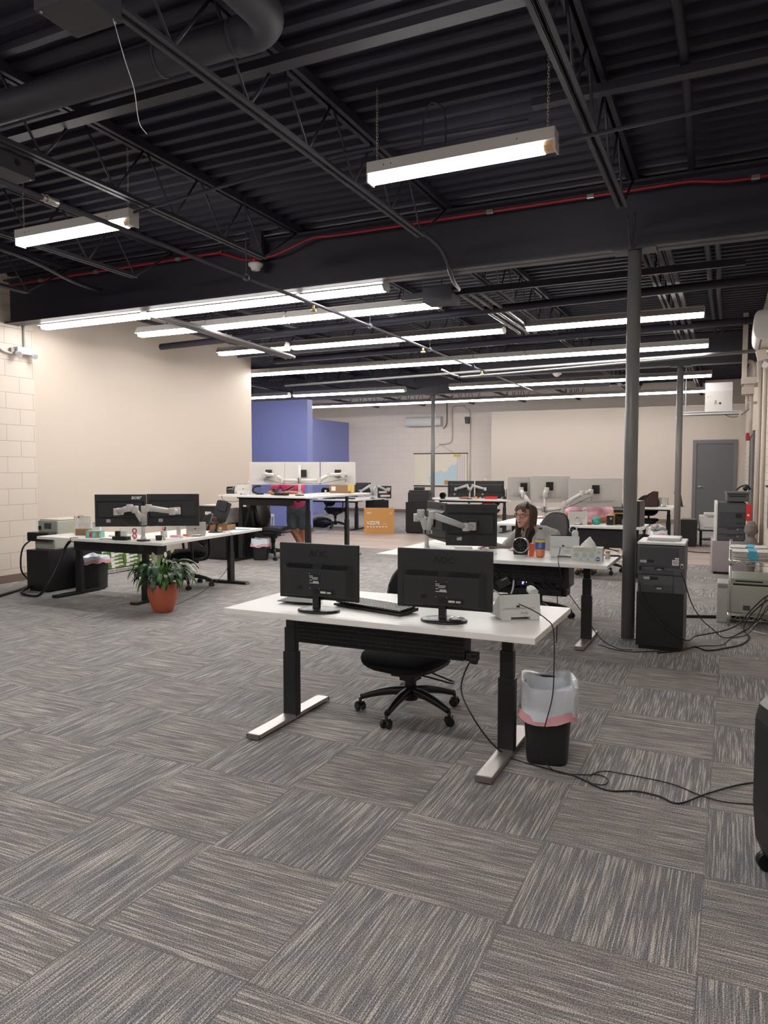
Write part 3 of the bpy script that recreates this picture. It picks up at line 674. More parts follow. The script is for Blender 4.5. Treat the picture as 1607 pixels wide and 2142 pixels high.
def mesh_tray(t, x0, x1, y, z0, z1, dep=0.10):
    """hanging mesh cable basket: a front and a bottom face woven of thin bars"""
    m = MB(); step = 0.0062; x = x0
    while x < x1:
        m.b(x, x+0.0036, y, y+0.003, z0, z1); x += step
    for k in range(6):
        zz = z0+(z1-z0)*k/5; m.b(x0, x1, y-0.002, y+0.004, zz-0.003, zz+0.003)
    o = obj('cable_basket', m, M_blackm, t)
    b = MB().b(x0, x1, y+0.004, y+dep, z0-0.003, z0).b(x0, x1, y+dep-0.003, y+dep, z0, z1).b(x0-0.004, x0, y, y+dep, z0, z1).b(x1, x1+0.004, y, y+dep, z0, z1)
    for xx in (x0+0.08, (x0+x1)/2, x1-0.08): b.b(xx-0.012, xx+0.012, y+dep-0.003, y+dep, z1, z1+0.035)
    obj('basket_shell', b, M_blackm, o)
    return o
def aoc_monitor(label, loc, rz, wdt, ht, zlo):
    """desktop monitor seen from behind; local -y is the back; base sits at z=0"""
    t = thing('computer_monitor', label, 'monitor', loc, rz, 'black monitors on the front desk')
    w2 = wdt/2
    obj('rear_shell', MB().prism([(-w2, zlo), (w2, zlo), (w2, zlo+ht), (-w2, zlo+ht)], -0.008, 0.012, 'y'), M_dkbody, t, 0.004)
    obj('screen', MB().b(-w2+0.01, w2-0.01, 0.012, 0.013, zlo+0.015, zlo+ht-0.01), M_screen, t)
    a, c = -w2*0.88, w2*0.88; z0, z1 = zlo+0.012, zlo+ht*0.64
    bulge = MB(); vs = [(a, -0.008, z0), (c, -0.008, z0), (c, -0.008, z1), (a, -0.008, z1), (a+0.020, -0.042, z0+0.010), (c-0.028, -0.042, z0+0.010), (c-0.028, -0.042, z1-0.026), (a+0.020, -0.042, z1-0.026)]
    bulge.add(vs, [(0, 1, 5, 4), (1, 2, 6, 5), (2, 3, 7, 6), (3, 0, 4, 7), (4, 5, 6, 7)])
    rc = obj('rear_housing', bulge, M_dkbody, t, 0.002)
    n = 46
    vo = MB()
    vo2 = MB()
    for i in range(n):
        x = a+0.03+(c-a-0.06)*i/(n-1)
        if abs(x-0.005) < 0.028: continue
        M_ = Matrix.Translation((x, -0.0255, z1-0.0125)) @ Euler((R(37.4), 0, 0)).to_matrix().to_4x4()
        (vo if x < 0 else vo2).b(-0.0016, 0.0016, -0.015, 0.015, 0.0, 0.0016, M_)
    obj('vent_slots', vo, M_logo_d, rc); obj('vent_slots', vo2, M_logo_d, rc)
    text('maker_logo', '\u039bOC', 0.046, M_logo_d, t, (0.0, -0.0088, zlo+ht*0.815), bold=0.0016, spacing=1.08)
    lb = obj('rating_label', MB().b(-0.032, 0.032, -0.0432, -0.0424, z0+0.072, z0+0.124), M_black, rc)
    lm = MB()
    for k, (u, v_, w_) in enumerate(((0, 0.9, 0.35), (0, 0.72, 0.9), (0.25, 0.55, 0.6), (0, 0.4, 0.25), (0.35, 0.28, 0.62), (0.35, 0.18, 0.62), (0, 0.08, 1.0))):
        x0 = -0.030+0.060*u; lm.b(x0, x0+0.058*w_*(1-u*0.2), -0.0436, -0.0430, z0+0.076+0.044*v_-0.0026, z0+0.076+0.044*v_+0.0018)
    obj('label_print', lm, M_lblue, lb)
    sc_ = MB()
    for (x, z) in ((-0.028, z0+0.128), (0.028, z0+0.128), (-0.028, z0+0.052), (0.028, z0+0.052)): sc_.cyl((x, -0.043, z), (x, -0.045, z), 0.0026)
    obj('mounting_screws', sc_, M_chrome, rc)
    obj('power_socket', MB().b(-0.105, -0.078, -0.0432, -0.0424, z0+0.04, z0+0.062), M_logo_d, rc)
    obj('port_panel', MB().b(-0.012, 0.115, -0.0430, -0.0424, z0+0.022, z0+0.050), M_logo_d, rc)
    pv = MB(); pv.cyl((0.052, -0.043, z0+0.034), (0.052, -0.047, z0+0.034), 0.005).b(0.036, 0.068, -0.0465, -0.043, z0+0.029, z0+0.039)
    obj('dvi_port', pv, M_ivory, rc, 0.001)
    obj('vga_port', MB().b(0.074, 0.098, -0.0465, -0.043, z0+0.029, z0+0.038), M_silver, rc, 0.001)
    obj('stand_neck', MB().b(-0.019, 0.019, -0.034, -0.010, 0.012, zlo+0.03), M_blackg, t, 0.004)
    bs = MB().lathe([(0.10, 0.0), (0.108, 0.003), (0.108, 0.007), (0.095, 0.013), (0.03, 0.018), (0.0, 0.018)], 40)
    bs.v = [V((p.x*1.08, p.y*0.86, p.z)) for p in bs.v]
    obj('stand_base', bs, M_black, t)
    return t
def panel(label, name, loc, rz, w_, h_, shell, zc=0.0, logo=None, logomat=None, logosize=0.03, logopos=(0, 0), group=None, tilt=0, style='acer', mount=(0, 0)):
    """arm-mounted monitor, origin at the middle of the panel; local -y is the back"""
    t = thing(name, label, 'monitor', loc, rz, group)
    M_ = Euler((R(tilt), 0, 0)).to_matrix().to_4x4()
    obj('rear_shell', MB().b(-w_/2, w_/2, -0.012, 0.010, -h_/2, h_/2, M_), shell, t, 0.004)
    obj('screen', MB().b(-w_/2+0.006, w_/2-0.006, 0.0102, 0.0112, -h_/2+0.012, h_/2-0.006, M_), M_screen, t)
    if style == 'acer':
        hs = MB().add([(-w_*.46, -0.012, -h_*.22), (w_*.46, -0.012, -h_*.22), (w_*.46, -0.012, h_*.30), (-w_*.46, -0.012, h_*.30), (-w_*.43, -0.034, -h_*.20), (w_*.43, -0.034, -h_*.20), (w_*.43, -0.034, h_*.24), (-w_*.43, -0.034, h_*.24)], [(0, 1, 5, 4), (1, 2, 6, 5), (2, 3, 7, 6), (3, 0, 4, 7), (4, 5, 6, 7)], False, M_)
        hg = obj('rear_housing', hs, shell, t, 0.003)
        obj('rating_sticker', MB().b(-w_*.28, -w_*.28+0.045, -0.0135, -0.0125, -h_*.37, -h_*.37+0.035, M_), M_lblue, t)
        obj('vent_slot', MB().b(-w_*.30, w_*.20, -0.0350, -0.0342, h_*.195, h_*.205, M_), M_logo_d, t)
    else:
        rr = MB(); a, b_, c_, d_ = -w_*.28, w_*.28, -h_*.22, h_*.27; q = 0.0022
        rr.b(a, b_, -0.0135, -0.012, d_-q, d_, M_).b(a, b_, -0.0135, -0.012, c_, c_+q, M_).b(a, a+q, -0.0135, -0.012, c_, d_, M_).b(b_-q, b_, -0.0135, -0.012, c_, d_, M_)
        obj('cover_seam', rr, M_silver, t)
        obj('port_ledge', MB().prism([(-w_*.33, -h_*.27), (w_*.33, -h_*.27), (w_*.10, -h_*.31), (-w_*.10, -h_*.31)], -0.020, -0.012, 'y', M_), M_silver, t)
    mx, mz = mount
    obj('mount_plate', MB().c(mx, -0.042, mz, 0.10, 0.012, 0.115, M_).c(mx, -0.035, mz, 0.06, 0.02, 0.06, M_), M_black, t, 0.003)
    if logo:
        if logo == 'ring':
            m = MB(); pts = [(logopos[0]+0.018*math.cos(2*PI*i/20), -0.0128, logopos[1]+0.012*math.sin(2*PI*i/20)) for i in range(21)]
            m.tube(pts, 0.0009, 5, 1, M_); obj('maker_logo', m, M_silver, t)
        else: text('maker_logo', logo, logosize, logomat, t, (logopos[0], -0.0135, logopos[1]), bold=0.0012, shear=0.2)
    return t
def arm_seg(m, p0, p1, r0=0.031, r1=0.026):
    m.caps(p0, p1, r0, r1)
def monitor_arms(label, base, joints, material=None, group=None, pole=0.30, cat='monitor stand'):
    """base: clamp point on desk edge; joints: list of point lists (world)"""
    material = material or M_silver
    t = thing('monitor_mount', label, cat, base, 0, group); B = V(base)
    obj('clamp', MB().c(0, 0, 0.008, 0.11, 0.08, 0.014).c(0, -0.045, -0.045, 0.05, 0.01, 0.1).c(0, -0.03, -0.095, 0.05, 0.04, 0.008).cyl((0, -0.02, -0.09), (0, -0.02, -0.035), 0.008), M_black, t, 0.002)
    obj('pole', MB().cyl((0, 0, 0.012), (0, 0, pole), 0.019, n=20).cyl((0, 0, 0.01), (0, 0, 0.05), 0.032, 0.024, n=20), material, t)
    for js in joints:
        js = [V(j)-B for j in js]
        m = MB()
        for a, b_ in zip(js[:-1], js[1:]): arm_seg(m, a, b_)
        ob = obj('arm', m, material, t)
        for j in js: obj('joint', MB().cyl(j+V((0, 0, -0.036)), j+V((0, 0, 0.036)), 0.033, n=18), material, ob, 0.004)
        c_ = MB(); a, b_ = js[0], js[-1]; mid = (a+b_)/2
        c_.tube([a+V((0.01, -0.02, -0.04)), mid+V((0, -0.03, -0.09)), b_+V((0, -0.02, -0.07)), b_+V((0.0, 0.0, -0.12))], 0.0035, 6)
        obj('cable', c_, M_black, ob)
    return t
def task_chair(label, loc, rz, seat_mat, back_mat, seat_h=0.44, back_h=0.55, back_w=0.46, arms=True, scale=1.0, group=None, lean=8, leather=False, base_rot=0, seat_w=0.5, back_gap=0.09):
    """local +y is the way the chair faces"""
    t = thing('office_chair', label, 'chair', loc, rz, group)
    t.scale = (scale,)*3
    def cushion(d, p):
        return V((p.x*(1-0.06*d.y), p.y, p.z*(1.0 if d.z > 0 else 0.9)+0.012*d.x*d.x+(-0.02 if d.y > 0.5 else 0)*d.y))
    sq = lambda v, e: math.copysign(abs(v)**e, v)
    def sup(rx, ry, rz_, ex=0.55):
        def fn(d, p): return V((rx*sq(d.x, ex), ry*sq(d.y, ex), rz_*sq(d.z, 0.8)))
        return fn
    def seatfn(d, p):
        q = sup(seat_w/2, 0.245, 0.045)(d, p); q.z += 0.02*(q.x/(seat_w/2))**2 - 0.03*max(0, q.y/0.245)**3; return q
    obj('seat', MB().ell((0, 0.02, seat_h), 1, 32, 16, fn=seatfn), seat_mat, t)
    obj('seat_pan', MB().ell((0, 0.02, seat_h-0.035), 1, 24, 10, fn=sup(seat_w/2-0.03, 0.21, 0.03)), M_black, t)
    ML = Matrix.Translation((0, -0.235, seat_h+back_gap)) @ Euler((R(lean), 0, 0)).to_matrix().to_4x4()
    def backfn(d, p):
        q = sup(back_w/2, 0.032 if not leather else 0.05, back_h/2, 0.6)(d, p)
        q.x *= (1-0.18*max(0, q.z/(back_h/2))**2) if not leather else (1-0.30*max(0, q.z/(back_h/2))**2-0.22*max(0, -q.z/(back_h/2))**2)
        q.y += 0.05*(q.x/(back_w/2))**2 - 0.03*math.sin((q.z/back_h)*PI); return q
    obj('backrest', MB().ell((0, 0, back_h/2), 1, 32, 20, M=ML, fn=backfn), back_mat, t)
    if not leather:
        fr = MB(); pts = []
        for i in range(25):
            a = 2*PI*i/24; d = V((math.cos(a), 0, math.sin(a))); q = backfn(d, d); pts.append(V((q.x*1.01, q.y, q.z*1.01+back_h/2)))
        fr.tube(pts, 0.012, 8, 2, ML); obj('back_frame', fr, M_black, t)
    else:
        w_ = MB()
        for s in (-1, 1): w_.tube([(s*back_w*.38, -0.02, 0.02), (s*back_w*.56, 0.0, back_h*.4), (s*back_w*.45, -0.01, back_h*.78), (s*back_w*.2, -0.02, back_h*.98)], 0.035, 10, 5, ML)
        obj('back_bolster', w_, back_mat, t)
    obj('back_bracket', MB().tube([(0, -0.02, seat_h-0.07), (0, -0.22, seat_h-0.07), (0, -0.285, seat_h+0.0), (0, -0.275, seat_h+0.22)], 0.02, 10), M_black, t)
    obj('mechanism', MB().c(0, -0.02, seat_h-0.085, 0.16, 0.24, 0.05).c(0.0, 0, seat_h-0.125, 0.10, 0.10, 0.04), M_black, t, 0.008)
    obj('lever', MB().cyl((-0.06, 0.02, seat_h-0.10), (-0.25, 0.03, seat_h-0.115), 0.005).c(-0.27, 0.03, seat_h-0.115, 0.05, 0.022, 0.008).cyl((-0.06, -0.08, seat_h-0.10), (-0.24, -0.10, seat_h-0.15), 0.005), M_black, t)
    obj('gas_lift', MB().cyl((0, 0, 0.10), (0, 0, seat_h-0.20), 0.027).cyl((0, 0, seat_h-0.21), (0, 0, seat_h-0.11), 0.035), M_black, t)
    if arms:
        for s in (-1, 1):
            a = obj('armrest', MB().c(s*(seat_w/2+0.035), 0.0, seat_h+0.215, 0.075, 0.25, 0.028), M_black, t, 0.012)
            obj('arm_post', MB().tube([(s*0.18, -0.02, seat_h-0.06), (s*(seat_w/2+0.03), -0.02, seat_h-0.05), (s*(seat_w/2+0.045), -0.02, seat_h+0.04), (s*(seat_w/2+0.035), 0, seat_h+0.20)], 0.016, 8), M_black, a)
    obj('base_hub', MB().cyl((0, 0, 0.085), (0, 0, 0.15), 0.045, 0.038), M_black, t)
    for k in range(5):
        a = 2*PI*k/5+R(base_rot); c_, s_ = math.cos(a), math.sin(a)
        sp = MB()
        pr = [(0.02, 0.135, 0.032, 0.03), (0.12, 0.130, 0.03, 0.024), (0.22, 0.108, 0.026, 0.018), (0.30, 0.082, 0.022, 0.014)]
        pts = [(r*c_, r*s_, z) for r, z, _, _ in pr]
        sp.tube(pts, 0.02, 8, 4, rs=[0.030, 0.027, 0.022, 0.017])
        leg = obj('base_leg', sp, M_black, t)
        x, y = 0.305*c_, 0.305*s_; b_ = a+0.9*((k % 3)-1); px, py = -math.sin(b_), math.cos(b_)
        cm = MB()
        for q in (-1, 1):
            cm.cyl((x+px*q*0.010, y+py*q*0.010, 0.026), (x+px*q*0.026, y+py*q*0.026, 0.026), 0.026, n=18)
        cm.cyl((x, y, 0.03), (x, y, 0.08), 0.010).c(x, y, 0.050, 0.034, 0.034, 0.014)
        obj('caster', cm, M_black, leg)
    return t
def voip_phone(label, loc, rz, logo=True, material=None, camera=True, group=None, s=1.0, cable=True, hz=1.0):
    """touch desk phone seen from behind (-y = back)"""
    material = material or M_phone
    t = thing('desk_phone', label, 'phone', loc, rz, group); t.scale = (s, s, s*hz)
    w2 = 0.105
    body = MB()
    body.prism([(0.085, 0.012), (0.09, 0.018), (-0.035, 0.155), (-0.045, 0.155), (-0.052, 0.075), (-0.060, 0.018), (-0.02, 0.018)], -w2, w2, 'x')
    obj('body', body, material, t, 0.006)
    for q in (-1, 1):
        obj('foot', MB().prism([(-0.066, 0.0), (-0.054, 0.06), (0.02, 0.03), (0.03, 0.0)], q*w2*0.45 if q > 0 else -w2*0.92, w2*0.92 if q > 0 else -w2*0.45, 'x'), material, t, 0.004)
    obj('screen', MB().add([(-w2+0.008, 0.0905, 0.020), (w2-0.008, 0.0905, 0.020), (w2-0.008, -0.034, 0.157), (-w2+0.008, -0.034, 0.157), (-w2+0.008, 0.0935, 0.024), (w2-0.008, 0.0935, 0.024), (w2-0.008, -0.031, 0.160), (-w2+0.008, -0.031, 0.160)], [(0, 1, 2, 3), (4, 7, 6, 5), (0, 4, 5, 1), (1, 5, 6, 2), (2, 6, 7, 3), (3, 7, 4, 0)]), M_screen, t)
    obj('back_recess', MB().b(-w2*0.75, w2*0.75, -0.0575, -0.0545, 0.073, 0.076), M_silver, t)
    obj('cable_port', MB().c(-0.01, -0.0545, 0.085, 0.016, 0.004, 0.01), M_black, t)
    if camera:
        ca = obj('camera_pod', MB().cyl((w2*0.7, -0.045, 0.165), (w2*0.7, -0.005, 0.178), 0.024, n=24).cyl((w2*0.7, -0.02, 0.145), (w2*0.7, -0.02, 0.168), 0.014), material, t, 0.003)
        obj('camera_lens', MB().cyl((w2*0.7, -0.004, 0.178), (w2*0.7, 0.006, 0.181), 0.021, n=24), M_blackg, ca)
    if logo: text('maker_logo', 'poly', 0.022, M_silver, t, (0.02, -0.0605, 0.048), rot=(82, 0, 0))
    return t
def waste_bin(label, loc, rz, w_, d_, h, liner=True, fill=False, group=None, liner_drop=0.13, taper=0.80):
    t = thing('waste_bin', label, 'bin', loc, rz, group)
    def ring(sx, sy, z, n=32, e=0.45):
        out = []
        for i in range(n):
            a = 2*PI*i/n; c_, s_ = math.cos(a), math.sin(a)
            out.append((sx*math.copysign(abs(c_)**e, c_), sy*math.copysign(abs(s_)**e, s_), z))
        return out
    def loft(rings, m, close0=False, close1=False):
        n = len(rings[0]); vs = [p for r in rings for p in r]
        fs = [(j*n+i, j*n+(i+1) % n, (j+1)*n+(i+1) % n, (j+1)*n+i) for j in range(len(rings)-1) for i in range(n)]
        m.add(vs, fs, True)
        if close0: m.add(rings[0], [tuple(range(n))[::-1]])
        if close1: m.add(rings[-1], [tuple(range(n))])
        return m
    a, b_ = w_/2, d_/2
    m = loft([ring(a*taper, b_*taper, 0.0), ring(a*(taper+0.02), b_*(taper+0.02), 0.02), ring(a*0.96, b_*0.96, h*0.9), ring(a, b_, h), ring(a-0.012, b_-0.012, h), ring(a*(taper)-0.01, b_*taper-0.01, 0.015)], MB(), True, True)
    obj('bin_body', m, mat('bin_plastic', (0.018, 0.018, 0.020), 0.45, bump=0.05, bscale=200), t)
    if liner:
        n = 72; rs = []
        tf = lambda dz: (taper+(1-taper)*(h+dz)/h)*0.84
        spec = [(tf(-h*0.8), -h*0.8), (tf(-0.10), -0.10), (0.85, -0.012), (0.98, 0.016), (1.05, 0.024), (1.09, 0.008), (1.10, -0.05), (1.13, -liner_drop)]
        for k, (f, dz) in enumerate(spec):
            r = ring(a*f, b_*f, h+dz, n)
            out = []
            for i, p in enumerate(r):
                q = V(p); nn = noise.noise(V((q.x*16+loc[0]*3, q.y*16, q.z*9+k)))*0.020 + noise.noise(V((q.x*45, q.y*45, k*2.0)))*0.008
                dd = V((q.x, q.y, 0)).normalized()
                q = q+dd*nn*(1 if k > 2 else 0.25)+V((0, 0, noise.noise(V((q.x*9+loc[1], q.y*9, 5.0)))*(0.035 if k in (3, 4) else 0.05 if k > 5 else 0.008)))
                out.append(tuple(q))
            rs.append(out)
        obj('liner', loft(rs, MB()), M_liner, t)
        r2 = []
        for k, (f, dz) in enumerate(((1.125, -liner_drop+0.03), (1.16, -liner_drop-0.012))):
            out = []
            for p in ring(a*f, b_*f, h+dz, n):
                q = V(p); dd = V((q.x, q.y, 0)).normalized()
                q = q+dd*noise.noise(V((q.x*16+loc[0]*3, q.y*16, 3.0)))*0.016+V((0, 0, noise.noise(V((q.x*9/f+loc[1], q.y*9/f, 5.0)))*0.05)); out.append(tuple(q))
            r2.append(out)
        obj('drawstring_band', loft(r2, MB()), M_pinkband, t)
    if fill:
        f_ = MB(); rnd = random.Random(3)
        for i in range(60):
            x, y = rnd.uniform(-a, a)*0.95, rnd.uniform(-b_, b_)*0.95; z = h+0.02+0.10*(1-(x/a)**2*0.7)*rnd.random()
            M_ = T(x, y, z, rnd.uniform(0, 360), rnd.uniform(-50, 50), rnd.uniform(-50, 50))
            f_.add([(-0.04, -0.02, 0), (0.04, -0.025, 0.01), (0.035, 0.02, -0.005), (-0.03, 0.03, 0.012)], [(0, 1, 2, 3)], False, M_)
        o = obj('crumpled_paper', f_, M_paper, t); o['kind'] = 'stuff'
    return t
def cable(label, pts, r=0.004, material=None, group=None, name='power_cable'):
    return single(name, MB().tube(pts, r, 7, 5), material or M_black, label, 'cable', group)
def cabinet(label, x0, x1, y0, y1, h, group=None, rz=0, doors=1):
    t = thing('storage_cabinet', label, 'cabinet', ((x0+x1)/2, (y0+y1)/2, 0), rz, group)
    sx, sy = x1-x0, y1-y0
    obj('carcass', MB().b(-sx/2, sx/2, -sy/2, sy/2, 0.03, h), M_black, t, 0.003)
    obj('plinth', MB().b(-sx/2+0.02, sx/2-0.02, -sy/2+0.02, sy/2-0.02, 0, 0.03), M_black, t)
    dw = sx/doors
    for k in range(doors):
        d = obj('door', MB().b(-sx/2+k*dw+0.004, -sx/2+(k+1)*dw-0.004, sy/2, sy/2+0.015, 0.04, h-0.02), M_black, t, 0.002)
        obj('handle', MB().c(-sx/2+(k+0.85)*dw, sy/2+0.022, h*0.75, 0.012, 0.014, 0.1), M_chrome, d)
    return t
def carton(label, loc, rz, sx, sy, sz, material, cat='box', name='cardboard_box', openl=False):
    t = thing(name, label, cat, loc, rz)
    if openl:
        k = 0.004
        obj('carton', MB().b(-sx/2, sx/2, -sy/2, -sy/2+k, 0, sz).b(-sx/2, sx/2, sy/2-k, sy/2, 0, sz).b(-sx/2, -sx/2+k, -sy/2, sy/2, 0, sz).b(sx/2-k, sx/2, -sy/2, sy/2, 0, sz).b(-sx/2, sx/2, -sy/2, sy/2, 0, k), material, t)
    else: obj('carton', MB().b(-sx/2, sx/2, -sy/2, sy/2, 0, sz), material, t, 0.003)
    return t
# ================================================================== FRONT DESK
fd = desk('white topped front desk on black legs, nearest the camera, holding two black monitors', (0, 0, 0), [(-2.45, 3.19), (-0.768, 3.19), (-0.768, 3.985), (-2.45, 3.985)], 0.705,
     [(-2.285, 3.60, 'y', 3.205, 3.965), (-1.005, 3.60, 'y', 3.205, 3.965)], foot_mat=M_alum, beams=[(-2.28, -1.0, 3.56, 3.64)])
mesh_tray(fd, -2.10, -1.16, 3.37, 0.52, 0.63)
obj('control_box', MB().b(-1.155, -1.10, 3.38, 3.44, 0.515, 0.555).cyl((-1.12, 3.37, 0.53), (-1.09, 3.37, 0.53), 0.022), M_black, fd, 0.004)
aoc_monitor('left black desktop monitor, back to the camera, on the front desk', (-1.945, 3.33, 0.705), 0.0, 0.47, 0.292, 0.062)
aoc_monitor('right black desktop monitor with crumpled foil on its base, on the front desk', (-1.262, 3.37, 0.705), 2.5, 0.485, 0.292, 0.060)
kb = thing('keyboard', 'black computer keyboard between the two front monitors', 'keyboard', (-1.70, 3.50, 0.705), -15.5)
obj('case', MB().prism([(-0.075, 0.004), (0.075, 0.010), (0.075, 0.028), (-0.075, 0.016)], -0.235, 0.235, 'x'), M_black, kb, 0.003)
ky = MB()
for r in range(6):
    for c_ in range(20):
        if r == 0 and 5 < c_ < 11: continue
        x = -0.222+c_*0.0225; y = -0.060+r*0.0225; ky.c(x+0.008, y+0.002, 0.020+0.0012*r+0.006, 0.018, 0.018, 0.008)
    if r == 0: ky.c(-0.03, y+0.002, 0.026, 0.11, 0.018, 0.008)
obj('keycaps', ky, mat('grey_keycap', (0.055, 0.055, 0.058), 0.4), kb)
obj('tilt_foot', MB().b(-0.20, -0.17, 0.055, 0.062, 0, 0.02).b(0.17, 0.20, 0.055, 0.062, 0, 0.02), M_black, kb)
st = thing('laptop_stand', 'flat dark plate on a round foot behind the left front monitor', 'stand', (-2.16, 3.50, 0.705), 5)
obj('plate', MB().b(-0.11, 0.11, -0.07, 0.07, 0.012, 0.016), mat('dark_plate', (0.025, 0.025, 0.027), 0.6), st, 0.001)
obj('foot', MB().cyl((0.02, -0.01, 0), (0.02, -0.01, 0.012), 0.055, 0.045, 24), M_black, st)
voip_phone('white touch desk phone, back to the camera, on the right end of the front desk', (-0.965, 3.60, 0.705), 36, s=1.02, hz=0.78)
cr = MB(); rnd = random.Random(5)
fo = thing('crumpled_foil', 'small crumpled clear wrapper on the right front monitor base', 'wrapper', (-1.19, 3.35, 0.722))
cr.ell((0, 0, 0.006), (0.038, 0.028, 0.010), 18, 10, fn=lambda d, p: p*(1+0.35*noise.noise(d*4)))
obj('wrapper', cr, mat('crinkled_foil', (0.6, 0.6, 0.6), 0.25, metal=0.6, bump=0.8, bscale=60), fo)
task_chair('black fabric task chair tucked under the front desk', (-1.70, 3.98, 0), 175, M_fabric, M_fabric, seat_h=0.345, back_h=0.385, back_w=0.53, arms=False, lean=10, base_rot=20, seat_w=0.50, back_gap=0.16)
waste_bin('small black bin with a white bag hanging over its rim, beside the front desk', (-0.812, 3.66, 0), 10, 0.25, 0.30, 0.375, liner_drop=0.135)
cable('thin black phone cable dropping over the front of the bin from the desk phone', [(-0.93, 3.52, 0.79), (-0.86, 3.50, 0.77), (-0.79, 3.49, 0.735), (-0.755, 3.50, 0.68), (-0.745, 3.475, 0.5), (-0.75, 3.465, 0.36), (-0.79, 3.46, 0.18), (-0.79, 3.475, 0.06), (-0.72, 3.47, 0.008), (-0.60, 3.50, 0.005), (-0.54, 3.53, 0.005), (-0.49, 3.49, 0.005), (-0.50, 3.42, 0.006), (-0.56, 3.42, 0.006), (-0.58, 3.49, 0.006), (-0.53, 3.57, 0.007), (-0.46, 3.59, 0.005), (-0.23, 3.57, 0.005), (-0.09, 3.49, 0.005), (0.02, 3.47, 0.005), (0.2, 3.52, 0.005)], 0.0028)
cable('black mains cable from the front desk tray snaking across the carpet', [(-1.14, 3.48, 0.53), (-1.20, 3.50, 0.42), (-1.20, 3.46, 0.33), (-1.12, 3.42, 0.22), (-1.05, 3.5, 0.08), (-0.97, 3.55, 0.006), (-0.82, 3.505, 0.005), (-0.64, 3.465, 0.005), (-0.48, 3.371, 0.005), (-0.36, 3.416, 0.005), (-0.258, 3.405, 0.005), (-0.177, 3.366, 0.005), (-0.067, 3.511, 0.011), (0.108, 3.731, 0.005), (0.35, 3.85, 0.005)], 0.0042)

# ================================================================== DESK OF THE SEATED WOMAN
wd = desk('white L shaped desk of the woman in grey, behind the front desk', (0, 0, 0), [(-2.82, 5.83), (-0.853, 5.83), (-0.853, 6.68), (-2.05, 6.68), (-2.05, 7.8), (-2.82, 7.8)], 0.705,
     [(-1.075, 6.25, 'y', 5.93, 6.60), (-2.6, 6.25, 'y', 5.93, 6.60), (-2.45, 7.55, 'x', -2.78, -2.12)], foot_mat=M_alum, beams=[(-2.6, -1.07, 6.2, 6.3)])
mesh_tray(wd, -2.4, -1.24, 6.02, 0.52, 0.65, 0.2)
o = obj('modesty_basket', MB().b(-2.4, -1.22, 6.12, 6.3, 0.39, 0.66).b(-1.30, -1.19, 6.05, 6.3, 0.47, 0.66), M_blackm, wd, 0.01)
obj('power_strip', MB().b(-1.75, -1.25, 6.07, 6.12, 0.40, 0.45), M_black, wd, 0.004)
t = thing('power_adapter', 'black square power adapter hanging in the tangle under the woman\'s desk', 'adapter', (-1.70, 6.0, 0.47))
obj('adapter_body', MB().c(0, 0, 0.03, 0.12, 0.03, 0.075, T(rz=0, ry=-28)), M_dkbody, t, 0.004)
obj('label_print', MB().c(0.02, -0.017, 0.055, 0.05, 0.002, 0.008, T(ry=-28)), M_lblue, t)
t = thing('usb_hub', 'dark hub with glowing blue and orange lights under the woman\'s desk', 'hub', (-1.545, 6.06, 0.47))
obj('hub_body', MB().c(0, 0, 0.03, 0.16, 0.05, 0.05), M_black, t, 0.004)
obj('blue_light', MB().c(-0.015, -0.026, 0.035, 0.016, 0.003, 0.008).c(-0.018, -0.026, 0.022, 0.012, 0.003, 0.005), M_led_b, t)
obj('orange_light', MB().c(0.012, -0.026, 0.037, 0.006, 0.003, 0.006), M_led_o, t)
cable('white cable hanging at the left under the woman\'s desk', [(-2.0, 6.0, 0.58), (-1.93, 5.99, 0.56), (-1.86, 5.99, 0.47), (-1.75, 5.99, 0.40)], 0.006, M_whitep)
cable('white cable and plug dropping under the woman\'s desk', [(-1.63, 6.0, 0.52), (-1.63, 5.98, 0.46), (-1.65, 5.98, 0.40), (-1.68, 5.99, 0.36)], 0.008, M_whitep)
for i in range(14):
    r_ = random.Random(i); x = -2.3+i*0.075
    obj('tangled_lead', MB().tube([(x, 6.03, 0.62), (x+r_.uniform(-.15, .15), 6.0, 0.52+r_.uniform(-.05, .05)), (x+r_.uniform(-.2, .2), 6.0, 0.42), (x+r_.uniform(-.1, .1), 6.05, 0.5)], 0.004, 5), M_black, wd)
cable('black cable looping down under the right side of the woman\'s desk', [(-1.40, 6.05, 0.53), (-1.32, 6.0, 0.50), (-1.27, 6.0, 0.42), (-1.27, 6.02, 0.2), (-1.29, 6.1, 0.006)], 0.004)
cable('black phone cable hanging off the front edge of the woman\'s desk', [(-1.29, 6.20, 0.79), (-1.26, 6.0, 0.74), (-1.22, 5.80, 0.71), (-1.19, 5.79, 0.6), (-1.16, 5.82, 0.5), (-1.02, 5.9, 0.28), (-0.92, 6.0, 0.10), (-0.80, 6.1, 0.01), (-0.69, 6.12, 0.006)], 0.0035)
monitor_arms('two grey spring monitor arms on one post at the left of the woman\'s desk', (-2.46, 6.12, 0.705),
    [[(-2.46, 6.12, 0.90), (-2.40, 6.10, 1.04), (-2.16, 6.32, 0.925), (-2.13, 6.42, 0.925)], [(-2.46, 6.12, 0.90), (-2.50, 6.08, 1.05), (-2.62, 6.28, 1.00), (-2.60, 6.55, 0.95)]], pole=0.22)
tx = text_mesh('17', 0.045, ext=0.0006, bold=0.001)
panel('black monitor with dark logo on an arm directly left of the seated woman', 'computer_monitor', (-2.17, 6.50, 0.930), 12, 0.47, 0.385, M_dkbody, logo='acer', logomat=M_logo_d, logosize=0.055, logopos=(0.13, 0.155), mount=(0.02, 0.0), group=None)
